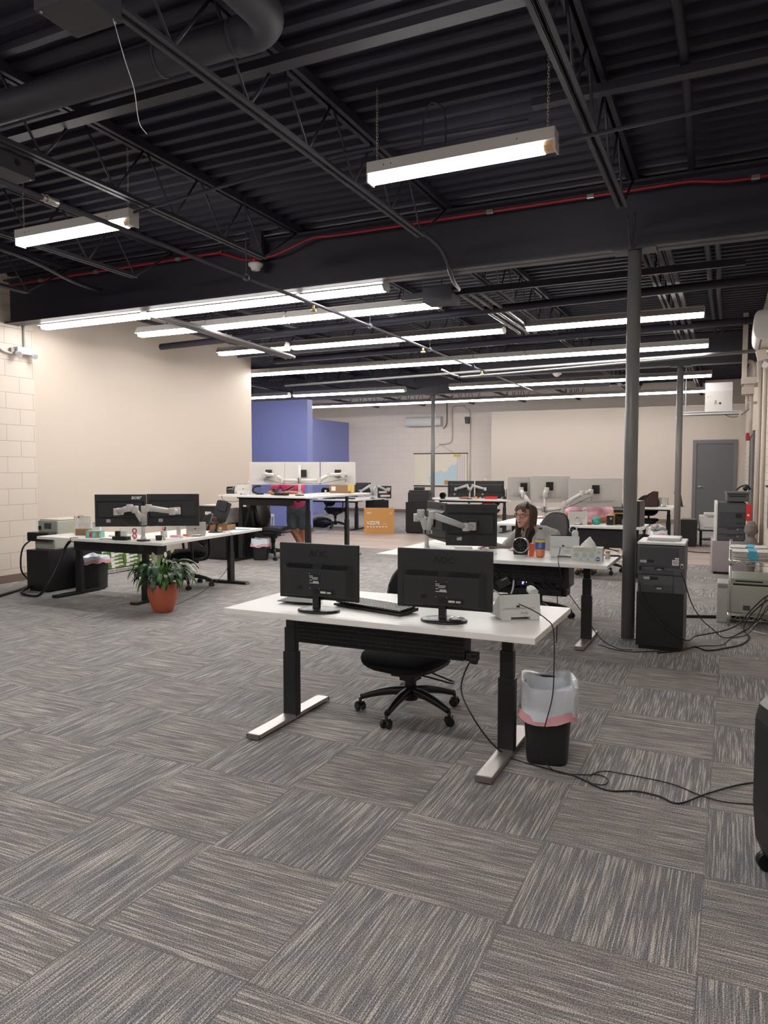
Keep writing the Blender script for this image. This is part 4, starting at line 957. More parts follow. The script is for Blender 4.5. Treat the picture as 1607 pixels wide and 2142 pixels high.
panel('black monitor turned away at an angle, leftmost on the woman\'s desk', 'computer_monitor', (-2.60, 6.74, 0.940), -50, 0.56, 0.37, M_dkbody, logo='acer', logomat=M_logo_d, logosize=0.055, logopos=(0.17, 0.15), mount=(-0.02, 0.0))
t = thing('desk_fan', 'small round black fan on a white foot on the woman\'s desk', 'fan', (-1.625, 6.20, 0.705), 8)
obj('base', MB().cyl((0, 0, 0), (0, 0, 0.012), 0.058, n=24), M_whitep, t)
obj('stand', MB().b(-0.06, 0.06, -0.04, 0.04, 0.012, 0.06), M_black, t, 0.01)
obj('housing', MB().cyl((0, -0.045, 0.095), (0, 0.045, 0.095), 0.066, n=32), M_blackg, t, 0.004)
g = MB()
for k in range(3): g.tube([((0.02+0.018*k)*math.cos(2*PI*i/24), -0.048, 0.095+(0.02+0.018*k)*math.sin(2*PI*i/24)) for i in range(25)], 0.0018, 5, 1)
for k in range(8): a = 2*PI*k/8; g.cyl((0, -0.048, 0.095), (0.06*math.cos(a), -0.048, 0.095+0.06*math.sin(a)), 0.0014, n=5)
obj('grille', g, M_grey, t)
obj('chrome_rim', MB().tube([(0.064*math.cos(2*PI*i/24), -0.044, 0.095+0.064*math.sin(2*PI*i/24)) for i in range(25)], 0.004, 6, 1), M_chrome, t)
t = thing('pencil_cup', 'orange red pencil holder beside the small fan', 'holder', (-1.535, 6.22, 0.705), 0)
obj('cup', MB().c(0, 0, 0.055, 0.035, 0.06, 0.11), M_orange, t, 0.004)
obj('pencil', MB().cyl((0, 0.01, 0.05), (0.004, 0.012, 0.145), 0.004), M_pinkband, t)
t = thing('soda_bottle', 'clear plastic bottle of amber tea with a blue and yellow label', 'bottle', (-1.452, 6.17, 0.705), 10)
obj('bottle', MB().lathe([(0.028, 0.0), (0.038, 0.008), (0.041, 0.03), (0.0405, 0.07), (0.041, 0.14), (0.039, 0.165), (0.028, 0.20), (0.014, 0.228), (0.013, 0.24)], 28), M_pet, t)
obj('drink', MB().lathe([(0.025, 0.002), (0.036, 0.010), (0.0385, 0.032), (0.038, 0.078)], 28), M_tea, t)
obj('label', MB().lathe([(0.0418, 0.072), (0.0422, 0.075), (0.0422, 0.145), (0.0418, 0.148)], 28, close=False), M_label, t)
obj('label_yellow', MB().lathe([(0.0424, 0.128), (0.0426, 0.13), (0.0426, 0.146), (0.0424, 0.148)], 28, close=False), M_label2, t)
lp = MB()
for k in range(4): lp.b(-0.016+0.003*k, 0.014, -0.0425, -0.0405, 0.085+k*0.011, 0.090+k*0.011)
obj('label_print', lp, M_lblue, t)
obj('cap', MB().cyl((0, 0, 0.236), (0, 0, 0.252), 0.0155), M_black, t)
voip_phone('white desk phone, back to the camera, on the woman\'s desk between bottle and tissues', (-1.275, 6.30, 0.705), 10, s=1.15)
t = thing('webcam', 'black and white round camera standing on the phone of the woman\'s desk', 'camera', (-1.21, 6.34, 0.895), 0)
obj('shell', MB().ell((0, 0, 0.035), (0.034, 0.034, 0.032), 20, 12), M_blackg, t)
obj('ring', MB().tube([(0.030*math.cos(2*PI*i/24), -0.018, 0.040+0.026*math.sin(2*PI*i/24)) for i in range(25)], 0.005, 6, 1), M_whitep, t)
t = thing('tissue_box', 'patterned cream and teal tissue box with a tissue sticking up', 'tissue box', (-1.045, 6.10, 0.705), 4)
obj('carton', MB().b(-0.118, 0.118, -0.058, 0.058, 0, 0.112), mat('tissue_carton', (0.60, 0.60, 0.54), 0.6), t, 0.002)
pt = MB()
for (x, z, r) in ((-0.02, 0.05, 0.022), (0.035, 0.05, 0.024), (-0.085, 0.05, 0.02), (0.09, 0.075, 0.012), (-0.05, 0.018, 0.012), (0.005, 0.016, 0.012), (0.065, 0.016, 0.012), (-0.1, 0.09, 0.008)):
    pt.cyl((x, -0.0585, z), (x, -0.0592, z), r, n=20)
obj('printed_dots', pt, mat('pattern_teal', (0.38, 0.50, 0.49), 0.6), t)
gr = MB()
for i in range(14):
    for j in range(4): gr.b(-0.085+i*0.011, -0.079+i*0.011, -0.0592, -0.0585, 0.078+j*0.008, 0.083+j*0.008)
obj('printed_grid', gr, mat('pattern_taupe', (0.42, 0.42, 0.36), 0.6), t)
obj('round_badge', MB().cyl((0.082, -0.0590, 0.022), (0.082, -0.0600, 0.022), 0.017, n=24), mat('badge_blue', (0.03, 0.09, 0.42), 0.5), t)
obj('badge_band', MB().b(0.069, 0.095, -0.0606, -0.0600, 0.019, 0.026), M_paper, t)
ti = MB(); n = 16; vs = []
for j in range(7):
    f = j/6
    for i in range(n):
        a = 2*PI*i/n; r = (0.050*(1-f)**0.8+0.004)*(1+0.3*math.sin(a*4+j)); vs.append((r*math.cos(a)+0.012*f, r*0.35*math.sin(a), 0.11+0.085*f**0.9))
ti.add(vs, [(j*n+i, j*n+(i+1) % n, (j+1)*n+(i+1) % n, (j+1)*n+i) for j in range(6) for i in range(n)], True)
obj('tissue', ti, mat('tissue_paper', (0.82, 0.82, 0.80), 0.8), t)
t = thing('small_jar', 'tiny pale jar with a coral lid behind the tissue box', 'jar', (-0.925, 6.32, 0.705))
obj('jar', MB().cyl((0, 0, 0), (0, 0, 0.045), 0.022), M_whitep, t); obj('lid', MB().cyl((0, 0, 0.045), (0, 0, 0.062), 0.018), mat('coral_lid', (0.6, 0.2, 0.15), 0.5), t)
t = thing('notebook', 'dark notebook under white papers at the back right corner of the woman\'s desk', 'notebook', (-0.93, 6.55, 0.705), 20)
obj('cover', MB().c(0, 0, 0.005, 0.12, 0.16, 0.01), M_black, t); obj('papers', MB().c(0, 0.005, 0.013, 0.115, 0.15, 0.005), M_paper, t)
t = thing('paper_stack', 'white papers lying beside the monitors on the woman\'s desk', 'papers', (-2.0, 6.30, 0.705), 25)
obj('sheets', MB().c(0, 0, 0.004, 0.22, 0.30, 0.008), M_paper, t); obj('folded_sheet', MB().c(-0.16, 0.02, 0.02, 0.16, 0.2, 0.004, T(rx=8)), M_paper, t)
t = thing('desk_tablet', 'dark slim tablet lying behind the front right monitor', 'tablet', (-1.98, 5.95, 0.705), 0)
obj('slab', MB().c(0, 0, 0.010, 0.17, 0.06, 0.02), M_black, t, 0.003)
task_chair('grey mesh back office chair the woman is sitting on', (-1.67, 7.10, 0), 158, M_fabric, M_mesh, seat_h=0.43, back_h=0.46, back_w=0.34, arms=False, lean=4, base_rot=8, back_gap=0.12)

# ================================================================== LEFT DESK
ld = desk('white L shaped desk on the left with two black monitors, plant in front of it', (0, 0, 0), [(-6.97, 5.76), (-5.18, 5.76), (-5.18, 5.78), (-5.35, 7.76), (-6.15, 7.76), (-6.15, 6.55), (-6.97, 6.55)], 0.700,
     [(-6.83, 6.22, 'y', 5.86, 6.56), (-5.72, 7.60, 'x', -6.10, -5.46), (-5.72, 6.1, 'y', 5.9, 6.5)], beams=[(-6.8, -5.7, 6.15, 6.25)])
obj('cable_trough', MB().b(-6.62, -5.42, 5.95, 6.10, 0.545, 0.66), M_blackm, ld, 0.01)
monitor_arms('pair of silver monitor arms clamped on the left desk behind the plant', (-5.50, 5.84, 0.70),
    [[(-5.50, 5.84, 0.90), (-5.545, 5.78, 1.03), (-5.60, 5.76, 1.045), (-5.80, 5.78, 1.00), (-5.83, 5.86, 1.0)], [(-5.50, 5.84, 0.90), (-5.46, 5.82, 1.03), (-5.42, 5.84, 1.045), (-5.21, 5.95, 1.01), (-5.22, 6.04, 1.01)]], pole=0.22, material=M_pale)
panel('black monitor with a white logo on the left desk', 'computer_monitor', (-5.93, 5.97, 1.000), 27, 0.545, 0.345, M_dkbody, logo='acer', logomat=M_logo_w, logosize=0.062, logopos=(0.17, 0.142), mount=(0.08, 0.02))
panel('black monitor with a dark logo on the left desk, right of its twin', 'computer_monitor', (-5.44, 6.23, 1.005), 30, 0.55, 0.345, M_dkbody, logo='acer', logomat=M_logo_d, logosize=0.06, logopos=(0.17, 0.142), mount=(0.04, 0.0))
t = thing('decorated_box', 'small teal box printed with red and orange shapes on the left desk', 'box', (-6.27, 5.93, 0.70), 22)
obj('carton', MB().b(-0.085, 0.085, -0.05, 0.05, 0, 0.075), mat('teal_print', (0.18, 0.42, 0.38), 0.5), t, 0.002)
obj('red_figure', MB().ell((-0.028, -0.051, 0.03), (0.012, 0.002, 0.026)).ell((-0.022, -0.051, 0.055), (0.009, 0.002, 0.010)), M_redp, t)
obj('orange_figure', MB().c(0.05, -0.0515, 0.042, 0.014, 0.002, 0.055, T(0, 0, 0)), M_orange, t)
obj('pale_shapes', MB().ell((-0.058, -0.051, 0.035), (0.008, 0.002, 0.022)).ell((0.008, -0.051, 0.03), (0.007, 0.002, 0.026)).ell((0.075, -0.051, 0.03), (0.006, 0.002, 0.02)), mat('pale_green_print', (0.45, 0.6, 0.5), 0.5), t)
t = thing('file_folders', 'upright manila folders and papers beside the printer on the left desk', 'folders', (-6.80, 6.22, 0.70), 24)
for k, (x, y, w_, h_, mm) in enumerate(((0.0, 0.03, 0.20, 0.20, M_cream2), (0.02, 0.01, 0.19, 0.185, M_paper), (0.03, -0.01, 0.16, 0.15, M_paper), (0.05, -0.03, 0.13, 0.12, M_pale))):
    obj('folder', MB().c(x, y, h_/2, w_, 0.004, h_, T(rx=-6)), mm, t)
obj('folder_tab', MB().c(-0.02, 0.045, 0.205, 0.06, 0.003, 0.02, T(rx=-6)), M_cream2, t)
obj('clip', MB().c(-0.02, 0.0, 0.19, 0.012, 0.006, 0.02), M_black, t)
carton('brown cardboard box leaning before the folders on the left desk', (-6.60, 6.08, 0.70), 24, 0.15, 0.10, 0.075, M_card2)
t = thing('magazine_stand', 'white standing leaflet beside the printed teal box', 'leaflet', (-6.42, 6.10, 0.70), 20)
obj('leaflet', MB().c(0, 0, 0.075, 0.085, 0.03, 0.15), M_paper, t); obj('print_lines', MB().c(0, -0.0155, 0.14, 0.08, 0.001, 0.012).c(-0.015, -0.0155, 0.115, 0.05, 0.001, 0.006).c(-0.015, -0.0155, 0.10, 0.045, 0.001, 0.004), M_lblue, t)
t = thing('power_hub', 'black desk hub with a white plug in front of the left monitors', 'hub', (-5.80, 5.84, 0.70), 5)
obj('hub_body', MB().c(0, 0, 0.02, 0.18, 0.08, 0.035), M_black, t, 0.005)
obj('white_plug', MB().c(0.03, -0.0, 0.07, 0.055, 0.04, 0.06), M_whitep, t, 0.006)
obj('tall_holder', MB().c(-0.06, 0.02, 0.06, 0.05, 0.04, 0.06), M_black, t, 0.004)
t = thing('scissors', 'pair of red handled scissors hanging by the silver arms', 'scissors', (-5.64, 5.86, 0.70), 10)
sc1 = MB()
for z in (0.045, 0.10):
    sc1.tube([(0.022*math.cos(2*PI*i/16), 0.004, z+0.024*math.sin(2*PI*i/16)) for i in range(17)], 0.007, 6, 1)
obj('handles', sc1, mat('pink_red_handle', (0.60, 0.10, 0.12), 0.4), t); obj('blades', MB().c(0, 0.004, 0.02, 0.014, 0.003, 0.04), M_chrome, t)
t = thing('pencil_cup', 'clear pen cup with orange and dark pens on the left desk', 'holder', (-5.62, 6.28, 0.70), 0)
obj('cup', MB().cyl((0, 0, 0), (0, 0, 0.07), 0.034, 0.036), M_silver, t)
for k, (dx, mm) in enumerate(((-0.015, M_orange), (0.0, M_orange), (0.012, M_black), (0.02, M_teal))): obj('pen', MB().cyl((dx*0.5, 0, 0.02), (dx*1.5, 0.005, 0.115), 0.005), mm, t)
t = thing('desk_cup', 'squat black cup at the foot of the silver arms', 'cup', (-5.42, 5.98, 0.70)); obj('cup', MB().lathe([(0.03, 0), (0.032, 0.004), (0.035, 0.05), (0.031, 0.05), (0.028, 0.006)], 20), M_black, t); obj('pale_bottle', MB().cyl((0.045, 0.03, 0), (0.045, 0.03, 0.08), 0.014), M_ivory, t)
t = thing('sticky_notes', 'small stack of pink notes on the left desk', 'notes', (-5.50, 6.32, 0.70), 20)
obj('pad', MB().c(0, 0, 0.012, 0.08, 0.08, 0.024), M_pinks, t); obj('tape_roll', MB().cyl((0.09, -0.05, 0), (0.09, -0.05, 0.025), 0.02), M_whitep, t); obj('white_card', MB().c(0.02, 0.06, 0.055, 0.045, 0.01, 0.11), M_paper, t)
obj('orange_clip', MB().c(0.10, 0.05, 0.02, 0.05, 0.02, 0.02), M_orange, t)
voip_phone('white desk phone with dark screen on the left desk, beside pink notes', (-5.40, 6.55, 0.70), 42, s=1.0, camera=False, material=M_pale)
t = thing('phone_holder', 'tall black gooseneck tablet holder at the right of the left desk', 'holder', (-5.50, 7.02, 0.70), 20)
obj('round_base', MB().lathe([(0.085, 0), (0.088, 0.006), (0.07, 0.018), (0.0, 0.022)], 28), M_blackg, t)
obj('stem', MB().tube([(0, 0, 0.01), (0.02, 0, 0.08), (0.045, 0, 0.18)], 0.014, 10), M_black, t)
obj('cradle', MB().c(0, 0, 0.10, 0.17, 0.05, 0.24, T(0.05, 0, 0.15, 0, -12, 14)), M_black, t, 0.012)
obj('pad', MB().c(0, -0.035, 0.16, 0.11, 0.02, 0.13, T(0.05, 0, 0.15, 0, -12, 14)), M_dkbody, t, 0.008)
obj('brown_knob', MB().ell((0.0, -0.03, 0.14), (0.04, 0.03, 0.045)), M_brownw, t)
t = carton('open brown cardboard tray on the right part of the left desk', (-5.66, 7.32, 0.70), 10, 0.30, 0.22, 0.07, M_card2, openl=True)
obj('yellow_tag', MB().c(0.06, -0.113, 0.03, 0.03, 0.003, 0.03), M_yellow, t)
t = thing('teal_folder', 'flat teal folder at the right end of the left desk', 'folder', (-5.50, 7.45, 0.70), 25); obj('cover', MB().c(0, 0, 0.003, 0.30, 0.12, 0.006), mat('teal_cover', (0.16, 0.34, 0.36), 0.5), t)
t = thing('computer_mouse', 'dark mouse beside the black tablet holder on the left desk', 'mouse', (-5.66, 6.86, 0.70), 20); obj('mouse_body', MB().ell((0, 0, 0.012), (0.03, 0.052, 0.016)), mat('mouse_grey', (0.25, 0.25, 0.25), 0.4), t)
t = thing('paper_stack', 'loose papers behind the left monitor on the left desk', 'papers', (-6.15, 6.25, 0.70), 30)
obj('sheets', MB().c(0, 0, 0.006, 0.30, 0.22, 0.012).c(0.05, 0.02, 0.05, 0.25, 0.003, 0.09, T(rx=-25)), M_paper, t); obj('manila_sheet', MB().c(-0.02, -0.12, 0.004, 0.2, 0.08, 0.006), M_cream2, t)
cable('thin black cord from the left desk sagging down to the carpet behind the plant', [(-5.50, 6.98, 0.71), (-5.32, 6.95, 0.715), (-5.22, 6.96, 0.69), (-5.19, 6.9, 0.45), (-5.22, 6.8, 0.25), (-5.28, 6.5, 0.09), (-5.34, 6.2, 0.008), (-5.30, 6.0, 0.005)], 0.003)
cable('thin dark cord lying along the front edge of the left desk', [(-6.4, 5.82, 0.703), (-6.45, 5.755, 0.70), (-6.40, 5.75, 0.66), (-6.2, 5.76, 0.66), (-6.05, 5.80, 0.704), (-5.85, 5.85, 0.704)], 0.0035)
task_chair('black office chair behind the left desk, only its seat visible beneath', (-6.05, 7.15, 0), 140, M_fabric, M_fabric, seat_h=0.40, back_h=0.40, back_w=0.44, arms=True, base_rot=30)
# printer on cabinet at the far left
cabinet('black storage cabinet at the far left under the grey printer', -7.56, -7.20, 6.10, 6.90, 0.49)
t = thing('laser_printer', 'pale grey printer with a black tray sitting on the far left cabinet', 'printer', (-7.40, 6.46, 0.49), 4)
obj('body', MB().b(-0.155, 0.155, -0.25, 0.27, 0.0, 0.14).b(-0.15, 0.155, -0.20, 0.27, 0.14, 0.34), M_sage, t, 0.015)
obj('rear_tray', MB().b(-0.19, 0.14, -0.33, -0.20, 0.10, 0.205), M_black, t, 0.01)
obj('vent_grille', MB().b(-0.05, 0.06, -0.2015, -0.199, 0.24, 0.31), M_grey, t)
obj('lid', MB().b(-0.14, 0.155, -0.18, 0.26, 0.34, 0.355), M_ivory, t, 0.005)
obj('cable_plug', MB().c(-0.115, -0.205, 0.25, 0.03, 0.02, 0.045), M_dkbody, t)
waste_bin('black bin with a grey bag under the left end of the left desk', (-7.0, 6.60, 0), 8, 0.30, 0.24, 0.37, liner_drop=0.05, taper=0.86)
cable('thick black hose cable curving over the carpet at the far left', [(-7.4, 5.55, 0.02), (-7.65, 6.1, 0.02), (-7.75, 6.35, 0.05), (-7.60, 6.25, 0.06), (-7.35, 5.85, 0.03), (-7.05, 5.82, 0.02), (-6.92, 5.85, 0.16), (-6.88, 5.95, 0.35), (-6.86, 6.05, 0.55), (-6.84, 6.12, 0.64)], 0.016)
cable('black mains lead hanging down behind the far left printer', [(-7.52, 6.16, 0.62), (-7.60, 6.08, 0.5), (-7.66, 6.1, 0.25), (-7.68, 6.2, 0.12)], 0.01)
# paper shelf with reams
t = thing('wire_shelf', 'low wire shelf of paper reams along the left wall', 'shelf', (-7.75, 7.75, 0))
obj('wire_deck', MB().b(-0.32, 0.02, -0.7, 0.75, 0.035, 0.04).b(0.01, 0.02, -0.7, 0.75, 0.02, 0.055), M_wire, t)
w_ = MB()
for k in range(26): y = -0.69+k*0.056; w_.cyl((0.022, y, 0.018), (0.022, y+0.028, 0.055), 0.004, n=5).cyl((0.022, y+0.028, 0.055), (0.022, y+0.056, 0.018), 0.004, n=5)
w_.cyl((0.022, -0.7, 0.016), (0.022, 0.75, 0.016), 0.005, n=6).cyl((0.022, -0.7, 0.056), (0.022, 0.75, 0.056), 0.005, n=6)
obj('truss_edge', w_, M_wire, t)
for (x, y) in ((0.0, -0.69), (0.0, 0.74), (-0.3, -0.69), (-0.3, 0.74)): obj('post', MB().cyl((x, y, 0), (x, y, 0.42), 0.011), M_wire, t)
ream = None
for c_ in range(5):
    for k in range(5):
        loc = (-7.93+0.004*((c_*7+k*3) % 5), 7.18+c_*0.285, 0.058+k*0.052)
        l = 'green and white paper ream in the stack of reams on the low wire shelf'
        if ream is None:
            ream = thing('paper_ream', l, 'paper ream', loc, 0, 'paper reams on the low wire shelf')
            obj('wrapper', MB().b(-0.11, 0.11, -0.138, 0.138, 0, 0.048), M_paper, ream, 0.003)
            obj('green_band', MB().b(-0.111, 0.1115, -0.139, -0.085, -0.0005, 0.0485).b(0.085, 0.1115, 0.05, 0.139, -0.0003, 0.03).b(-0.111, 0.112, -0.02, 0.10, 0.0, 0.018), mat('ream_green', (0.10, 0.20, 0.04), 0.5), ream)
        else: dup(ream, loc, 0, l, 'paper reams on the low wire shelf')
# ------------------------------------------------------------------ plant
t = thing('potted_plant', 'leafy green plant with pale blooms in a terracotta coloured pot', 'plant', (-5.20, 5.78, 0))
obj('pot', MB().lathe([(0.0, 0.0), (0.085, 0.0), (0.095, 0.01), (0.128, 0.10), (0.148, 0.18), (0.150, 0.235), (0.142, 0.282), (0.138, 0.290), (0.130, 0.288), (0.128, 0.25), (0.0, 0.25)], 40, close=False), M_terra, t)
obj('soil', MB().cyl((0, 0, 0.24), (0, 0, 0.262), 0.128, n=24), M_soil, t)
def leaf_mb(m, base, direction, L, wd_, droop, twist=0, up=0.5, fold=0.25):
    n = 7; d = V((math.cos(direction), math.sin(direction), 0)); side = V((-math.sin(direction), math.cos(direction), 0)); side = (side*math.cos(twist)+V((0, 0, 1))*math.sin(twist))
    p = V(base); ang = up; vs = []
    for i in range(n+1):
        f = i/n; ww = wd_*math.sin(PI*min(1, f*0.92+0.06))**0.8*(1-f*0.15)
        if i == n: ww = 0.001
        rise = V((0, 0, 1))*ww*fold
        vs += [tuple(p-side*ww+rise), tuple(p), tuple(p+side*ww+rise)]
        stp = d*math.cos(ang)+V((0, 0, 1))*math.sin(ang)
        p = p+stp*(L/n); ang -= droop/n
    m.add(vs, [(i*3, i*3+1, i*3+4, i*3+3) for i in range(n)]+[(i*3+1, i*3+2, i*3+5, i*3+4) for i in range(n)], True)
rnd = random.Random(12); lv, lvl, stm = MB(), MB(), MB()
for i in range(96):
    a = 2*PI*i/96*5.03+rnd.uniform(-.3, .3); r0 = rnd.uniform(0.0, 0.08)
    b0 = V((r0*math.cos(a), r0*math.sin(a), 0.26)); hh = rnd.uniform(0.08, 0.22)*(1.1 if i % 3 else 0.7); out = rnd.uniform(0.05, 0.15)
    tip = b0+V((math.cos(a)*out, math.sin(a)*out, hh))
    stm.tube([b0, b0+V((math.cos(a)*out*0.3, math.sin(a)*out*0.3, hh*0.7)), tip], 0.0028, 5, 3)
    big = rnd.random()
    leaf_mb(lv if i % 6 else lvl, tip, a+rnd.uniform(-.4, .4), rnd.uniform(0.17, 0.28), rnd.uniform(0.018, 0.032), rnd.uniform(1.6, 3.0), rnd.uniform(-.3, .3), rnd.uniform(0.1, 0.75))
for (dx, dz, a, L) in ((-0.03, 0.24, 2.0, 0.16), (0.0, 0.20, 1.2, 0.17), (-0.05, 0.16, 2.8, 0.13), (0.03, 0.18, 0.6, 0.2)):
    leaf_mb(lvl, (dx, -0.03, 0.28+dz-0.08), a, L, 0.022, 0.5, 0, 1.25)
lf = obj('foliage', lv, M_leaf, t); lf2 = obj('young_leaves', lvl, M_leafl, t); obj('stems', stm, M_stem, t)
for (x, y, z, a, L, wd_, up) in ((0.10, 0.02, 0.60, 1.4, 0.065, 0.03, 1.2), (0.04, 0.0, 0.55, 2.2, 0.085, 0.018, 0.9), (0.18, 0.05, 0.50, 0.4, 0.14, 0.028, -0.1), (-0.07, -0.03, 0.52, 2.5, 0.12, 0.026, 0.9), (0.03, -0.10, 0.37, -1.4, 0.07, 0.03, -0.6), (0.02, -0.09, 0.42, -0.8, 0.07, 0.022, -0.2), (0.24, 0.08, 0.47, 0.3, 0.12, 0.016, -0.3)):
    m = MB(); leaf_mb(m, (x, y, z), a, L, wd_, 0.5, 0.5, up); st_ = MB().tube([(0.0, 0, 0.27), (x*0.6, y*0.5, z*0.8), (x, y, z)], 0.002, 5, 4)
    b_ = obj('pale_bloom', m, M_spathe, t); obj('bloom_stalk', st_, M_stem, b_)
# ================================================================== STANDING DESK WITH THREE PALE SCREENS
sd = desk('raised white L shaped standing desk with three pale monitors', (0, 0, 0), [(-7.20, 9.27), (-5.5, 9.27), (-5.5, 11.12), (-6.28, 11.12), (-6.28, 10.03), (-7.20, 10.03)], 1.042,
     [(-7.03, 9.62, 'y', 9.32, 9.98), (-5.80, 9.62, 'y', 9.32, 9.98), (-5.86, 10.98, 'x', -6.22, -5.60)], beams=[(-7.0, -5.8, 9.58, 9.66)])
obj('cable_trough', MB().b(-6.92, -6.0, 9.42, 9.56, 0.885, 0.985), M_blackm, sd, 0.01)
monitor_arms('white triple monitor arm on a tall post on the raised standing desk', (-5.87, 9.50, 1.042),
    [[(-5.87, 9.50, 1.27), (-6.14, 9.44, 1.27), (-6.22, 9.40, 1.35), (-6.44, 9.40, 1.36), (-6.45, 9.46, 1.36)], [(-5.87, 9.50, 1.27), (-5.60, 9.62, 1.27), (-5.50, 9.72, 1.35), (-5.30, 9.80, 1.36), (-5.32, 9.92, 1.36)]], material=M_pale, pole=0.46)
for x, y, l, rz, mt in ((-6.46, 9.52, 'leftmost of the three pale monitors on the raised standing desk', 24, (0.03, 0.0)), (-5.965, 9.735, 'middle of the three pale monitors on the raised standing desk', 25, (0.02, 0.0)), (-5.47, 9.97, 'rightmost of the three pale monitors on the raised standing desk', 24, (-0.0, 0.0))):
    panel(l, 'computer_monitor', (x, y, 1.375), rz, 0.535, 0.345, M_pale, style='pale', mount=mt)
t = thing('desk_speaker', 'round black speaker with a pale cap at the left end of the raised desk', 'speaker', (-7.16, 9.55, 1.042), 25)
obj('body', MB().cyl((-0.07, 0, 0.065), (0.06, 0, 0.065), 0.062, n=28), M_blackg, t, 0.01); obj('pale_face', MB().cyl((0.06, 0, 0.06), (0.13, 0, 0.055), 0.058, 0.05, n=28), M_pale, t, 0.008); obj('foot', MB().b(-0.06, 0.10, -0.03, 0.03, 0, 0.02), M_whitep, t)
voip_phone('white desk phone at the left of the raised standing desk', (-6.96, 9.62, 1.042), 25, s=1.05, camera=True, logo=False, material=M_pale)
t = thing('task_lamp', 'curled black band lamp standing on the raised desk', 'lamp', (-6.72, 9.62, 1.042), 25)
obj('curved_arm', MB().tube([(0.10, 0, 0.012), (0.0, 0, 0.015), (-0.065, 0, 0.06), (-0.05, 0, 0.11), (0.0, 0, 0.132), (0.06, 0, 0.135)], 0.016, 10), M_black, t)
obj('globe', MB().ell((0.055, 0, 0.09), (0.032, 0.032, 0.032)), mat('globe_paint', (0.10, 0.16, 0.30), 0.3, var=0.9, vscale=30), t)
t = thing('desk_fan', 'small black round fan on the raised standing desk', 'fan', (-6.38, 9.58, 1.042), 25)
g = MB()
for k in range(3): g.tube([((0.02+0.02*k)*math.cos(2*PI*i/24), -0.02, 0.072+(0.02+0.02*k)*math.sin(2*PI*i/24)) for i in range(25)], 0.003, 5, 1)
for k in range(10): a = 2*PI*k/10; g.cyl((0, -0.02, 0.072), (0.06*math.cos(a), -0.02, 0.072+0.06*math.sin(a)), 0.002, n=5)
obj('grille', g, M_black, t); obj('motor', MB().cyl((0, -0.02, 0.072), (0, 0.05, 0.072), 0.028), M_brownw, t); obj('foot', MB().b(-0.04, 0.04, -0.03, 0.04, 0, 0.012), M_black, t)
t = thing('power_hub', 'black power hub clamped at the front edge of the raised standing desk', 'hub', (-6.10, 9.36, 1.042), 0)
obj('hub_body', MB().c(0, 0, 0.025, 0.22, 0.07, 0.04), M_black, t, 0.005); obj('tilted_cover', MB().c(0.18, 0.02, 0.04, 0.14, 0.05, 0.02, T(ry=-25)), M_black, t)
carton('brown cardboard box with a white label at the back of the raised desk', (-5.88, 10.85, 1.042), 0, 0.36, 0.22, 0.135, M_card2)
t = bpy.data.objects['cardboard_box']; 
bx = [o for o in C.objects if o.name.startswith('cardboard_box') and 'raised desk' in o.get('label', '')][0]
obj('white_label', MB().b(-0.14, -0.06, -0.1125, -0.1115, 0.04, 0.11), M_paper, bx)
t = thing('yellow_frame', 'yellow plastic bracket standing beside the brown box on the raised desk', 'bracket', (-5.66, 10.72, 1.042), 0)
obj('frame', MB().tube([(-0.11, 0, 0.19), (-0.02, 0, 0.21), (0.04, 0, 0.195), (0.055, 0, 0.15), (0.055, 0, 0.03), (0.02, 0, 0.015)], 0.018, 10), M_yellow, t)
obj('back_plate', MB().c(0.0, 0.02, 0.11, 0.1, 0.02, 0.15), mat('yellow_inner', (0.6, 0.42, 0.12), 0.5), t, 0.004)
t = thing('small_jar', 'tiny clear pill jar on the raised standing desk', 'jar', (-6.12, 10.72, 1.042)); obj('jar', MB().cyl((0, 0, 0), (0, 0, 0.04), 0.016), M_silver, t); obj('lid', MB().cyl((0, 0, 0.04), (0, 0, 0.05), 0.018), M_whitep, t)
t = thing('paper_stack', 'white sheets on the right part of the raised standing desk', 'papers', (-5.85, 10.35, 1.042), 20); obj('sheets', MB().c(0, 0, 0.003, 0.3, 0.35, 0.006), M_paper, t)
cable('black cable dropping from the raised desk trough to the floor cabinets', [(-6.75, 9.5, 0.92), (-6.82, 9.55, 0.8), (-6.92, 9.6, 0.6), (-7.05, 9.7, 0.5), (-7.15, 9.75, 0.46)], 0.016)
cable('thin black cable looping below the left end of the raised desk', [(-7.1, 9.45, 1.02), (-7.12, 9.26, 1.03), (-7.08, 9.25, 0.96), (-6.95, 9.3, 0.94), (-6.85, 9.45, 0.96)], 0.004)
task_chair('black leather office chair turned sideways under the raised desk', (-6.68, 10.00, 0), -88, M_leather, M_leather, seat_h=0.47, back_h=0.48, back_w=0.42, arms=False, lean=4, leather=True, base_rot=36, back_gap=0.03)
waste_bin('black bin with a white bag near the leather chair', (-6.77, 9.78, 0), 25, 0.27, 0.24, 0.32, liner_drop=0.09)
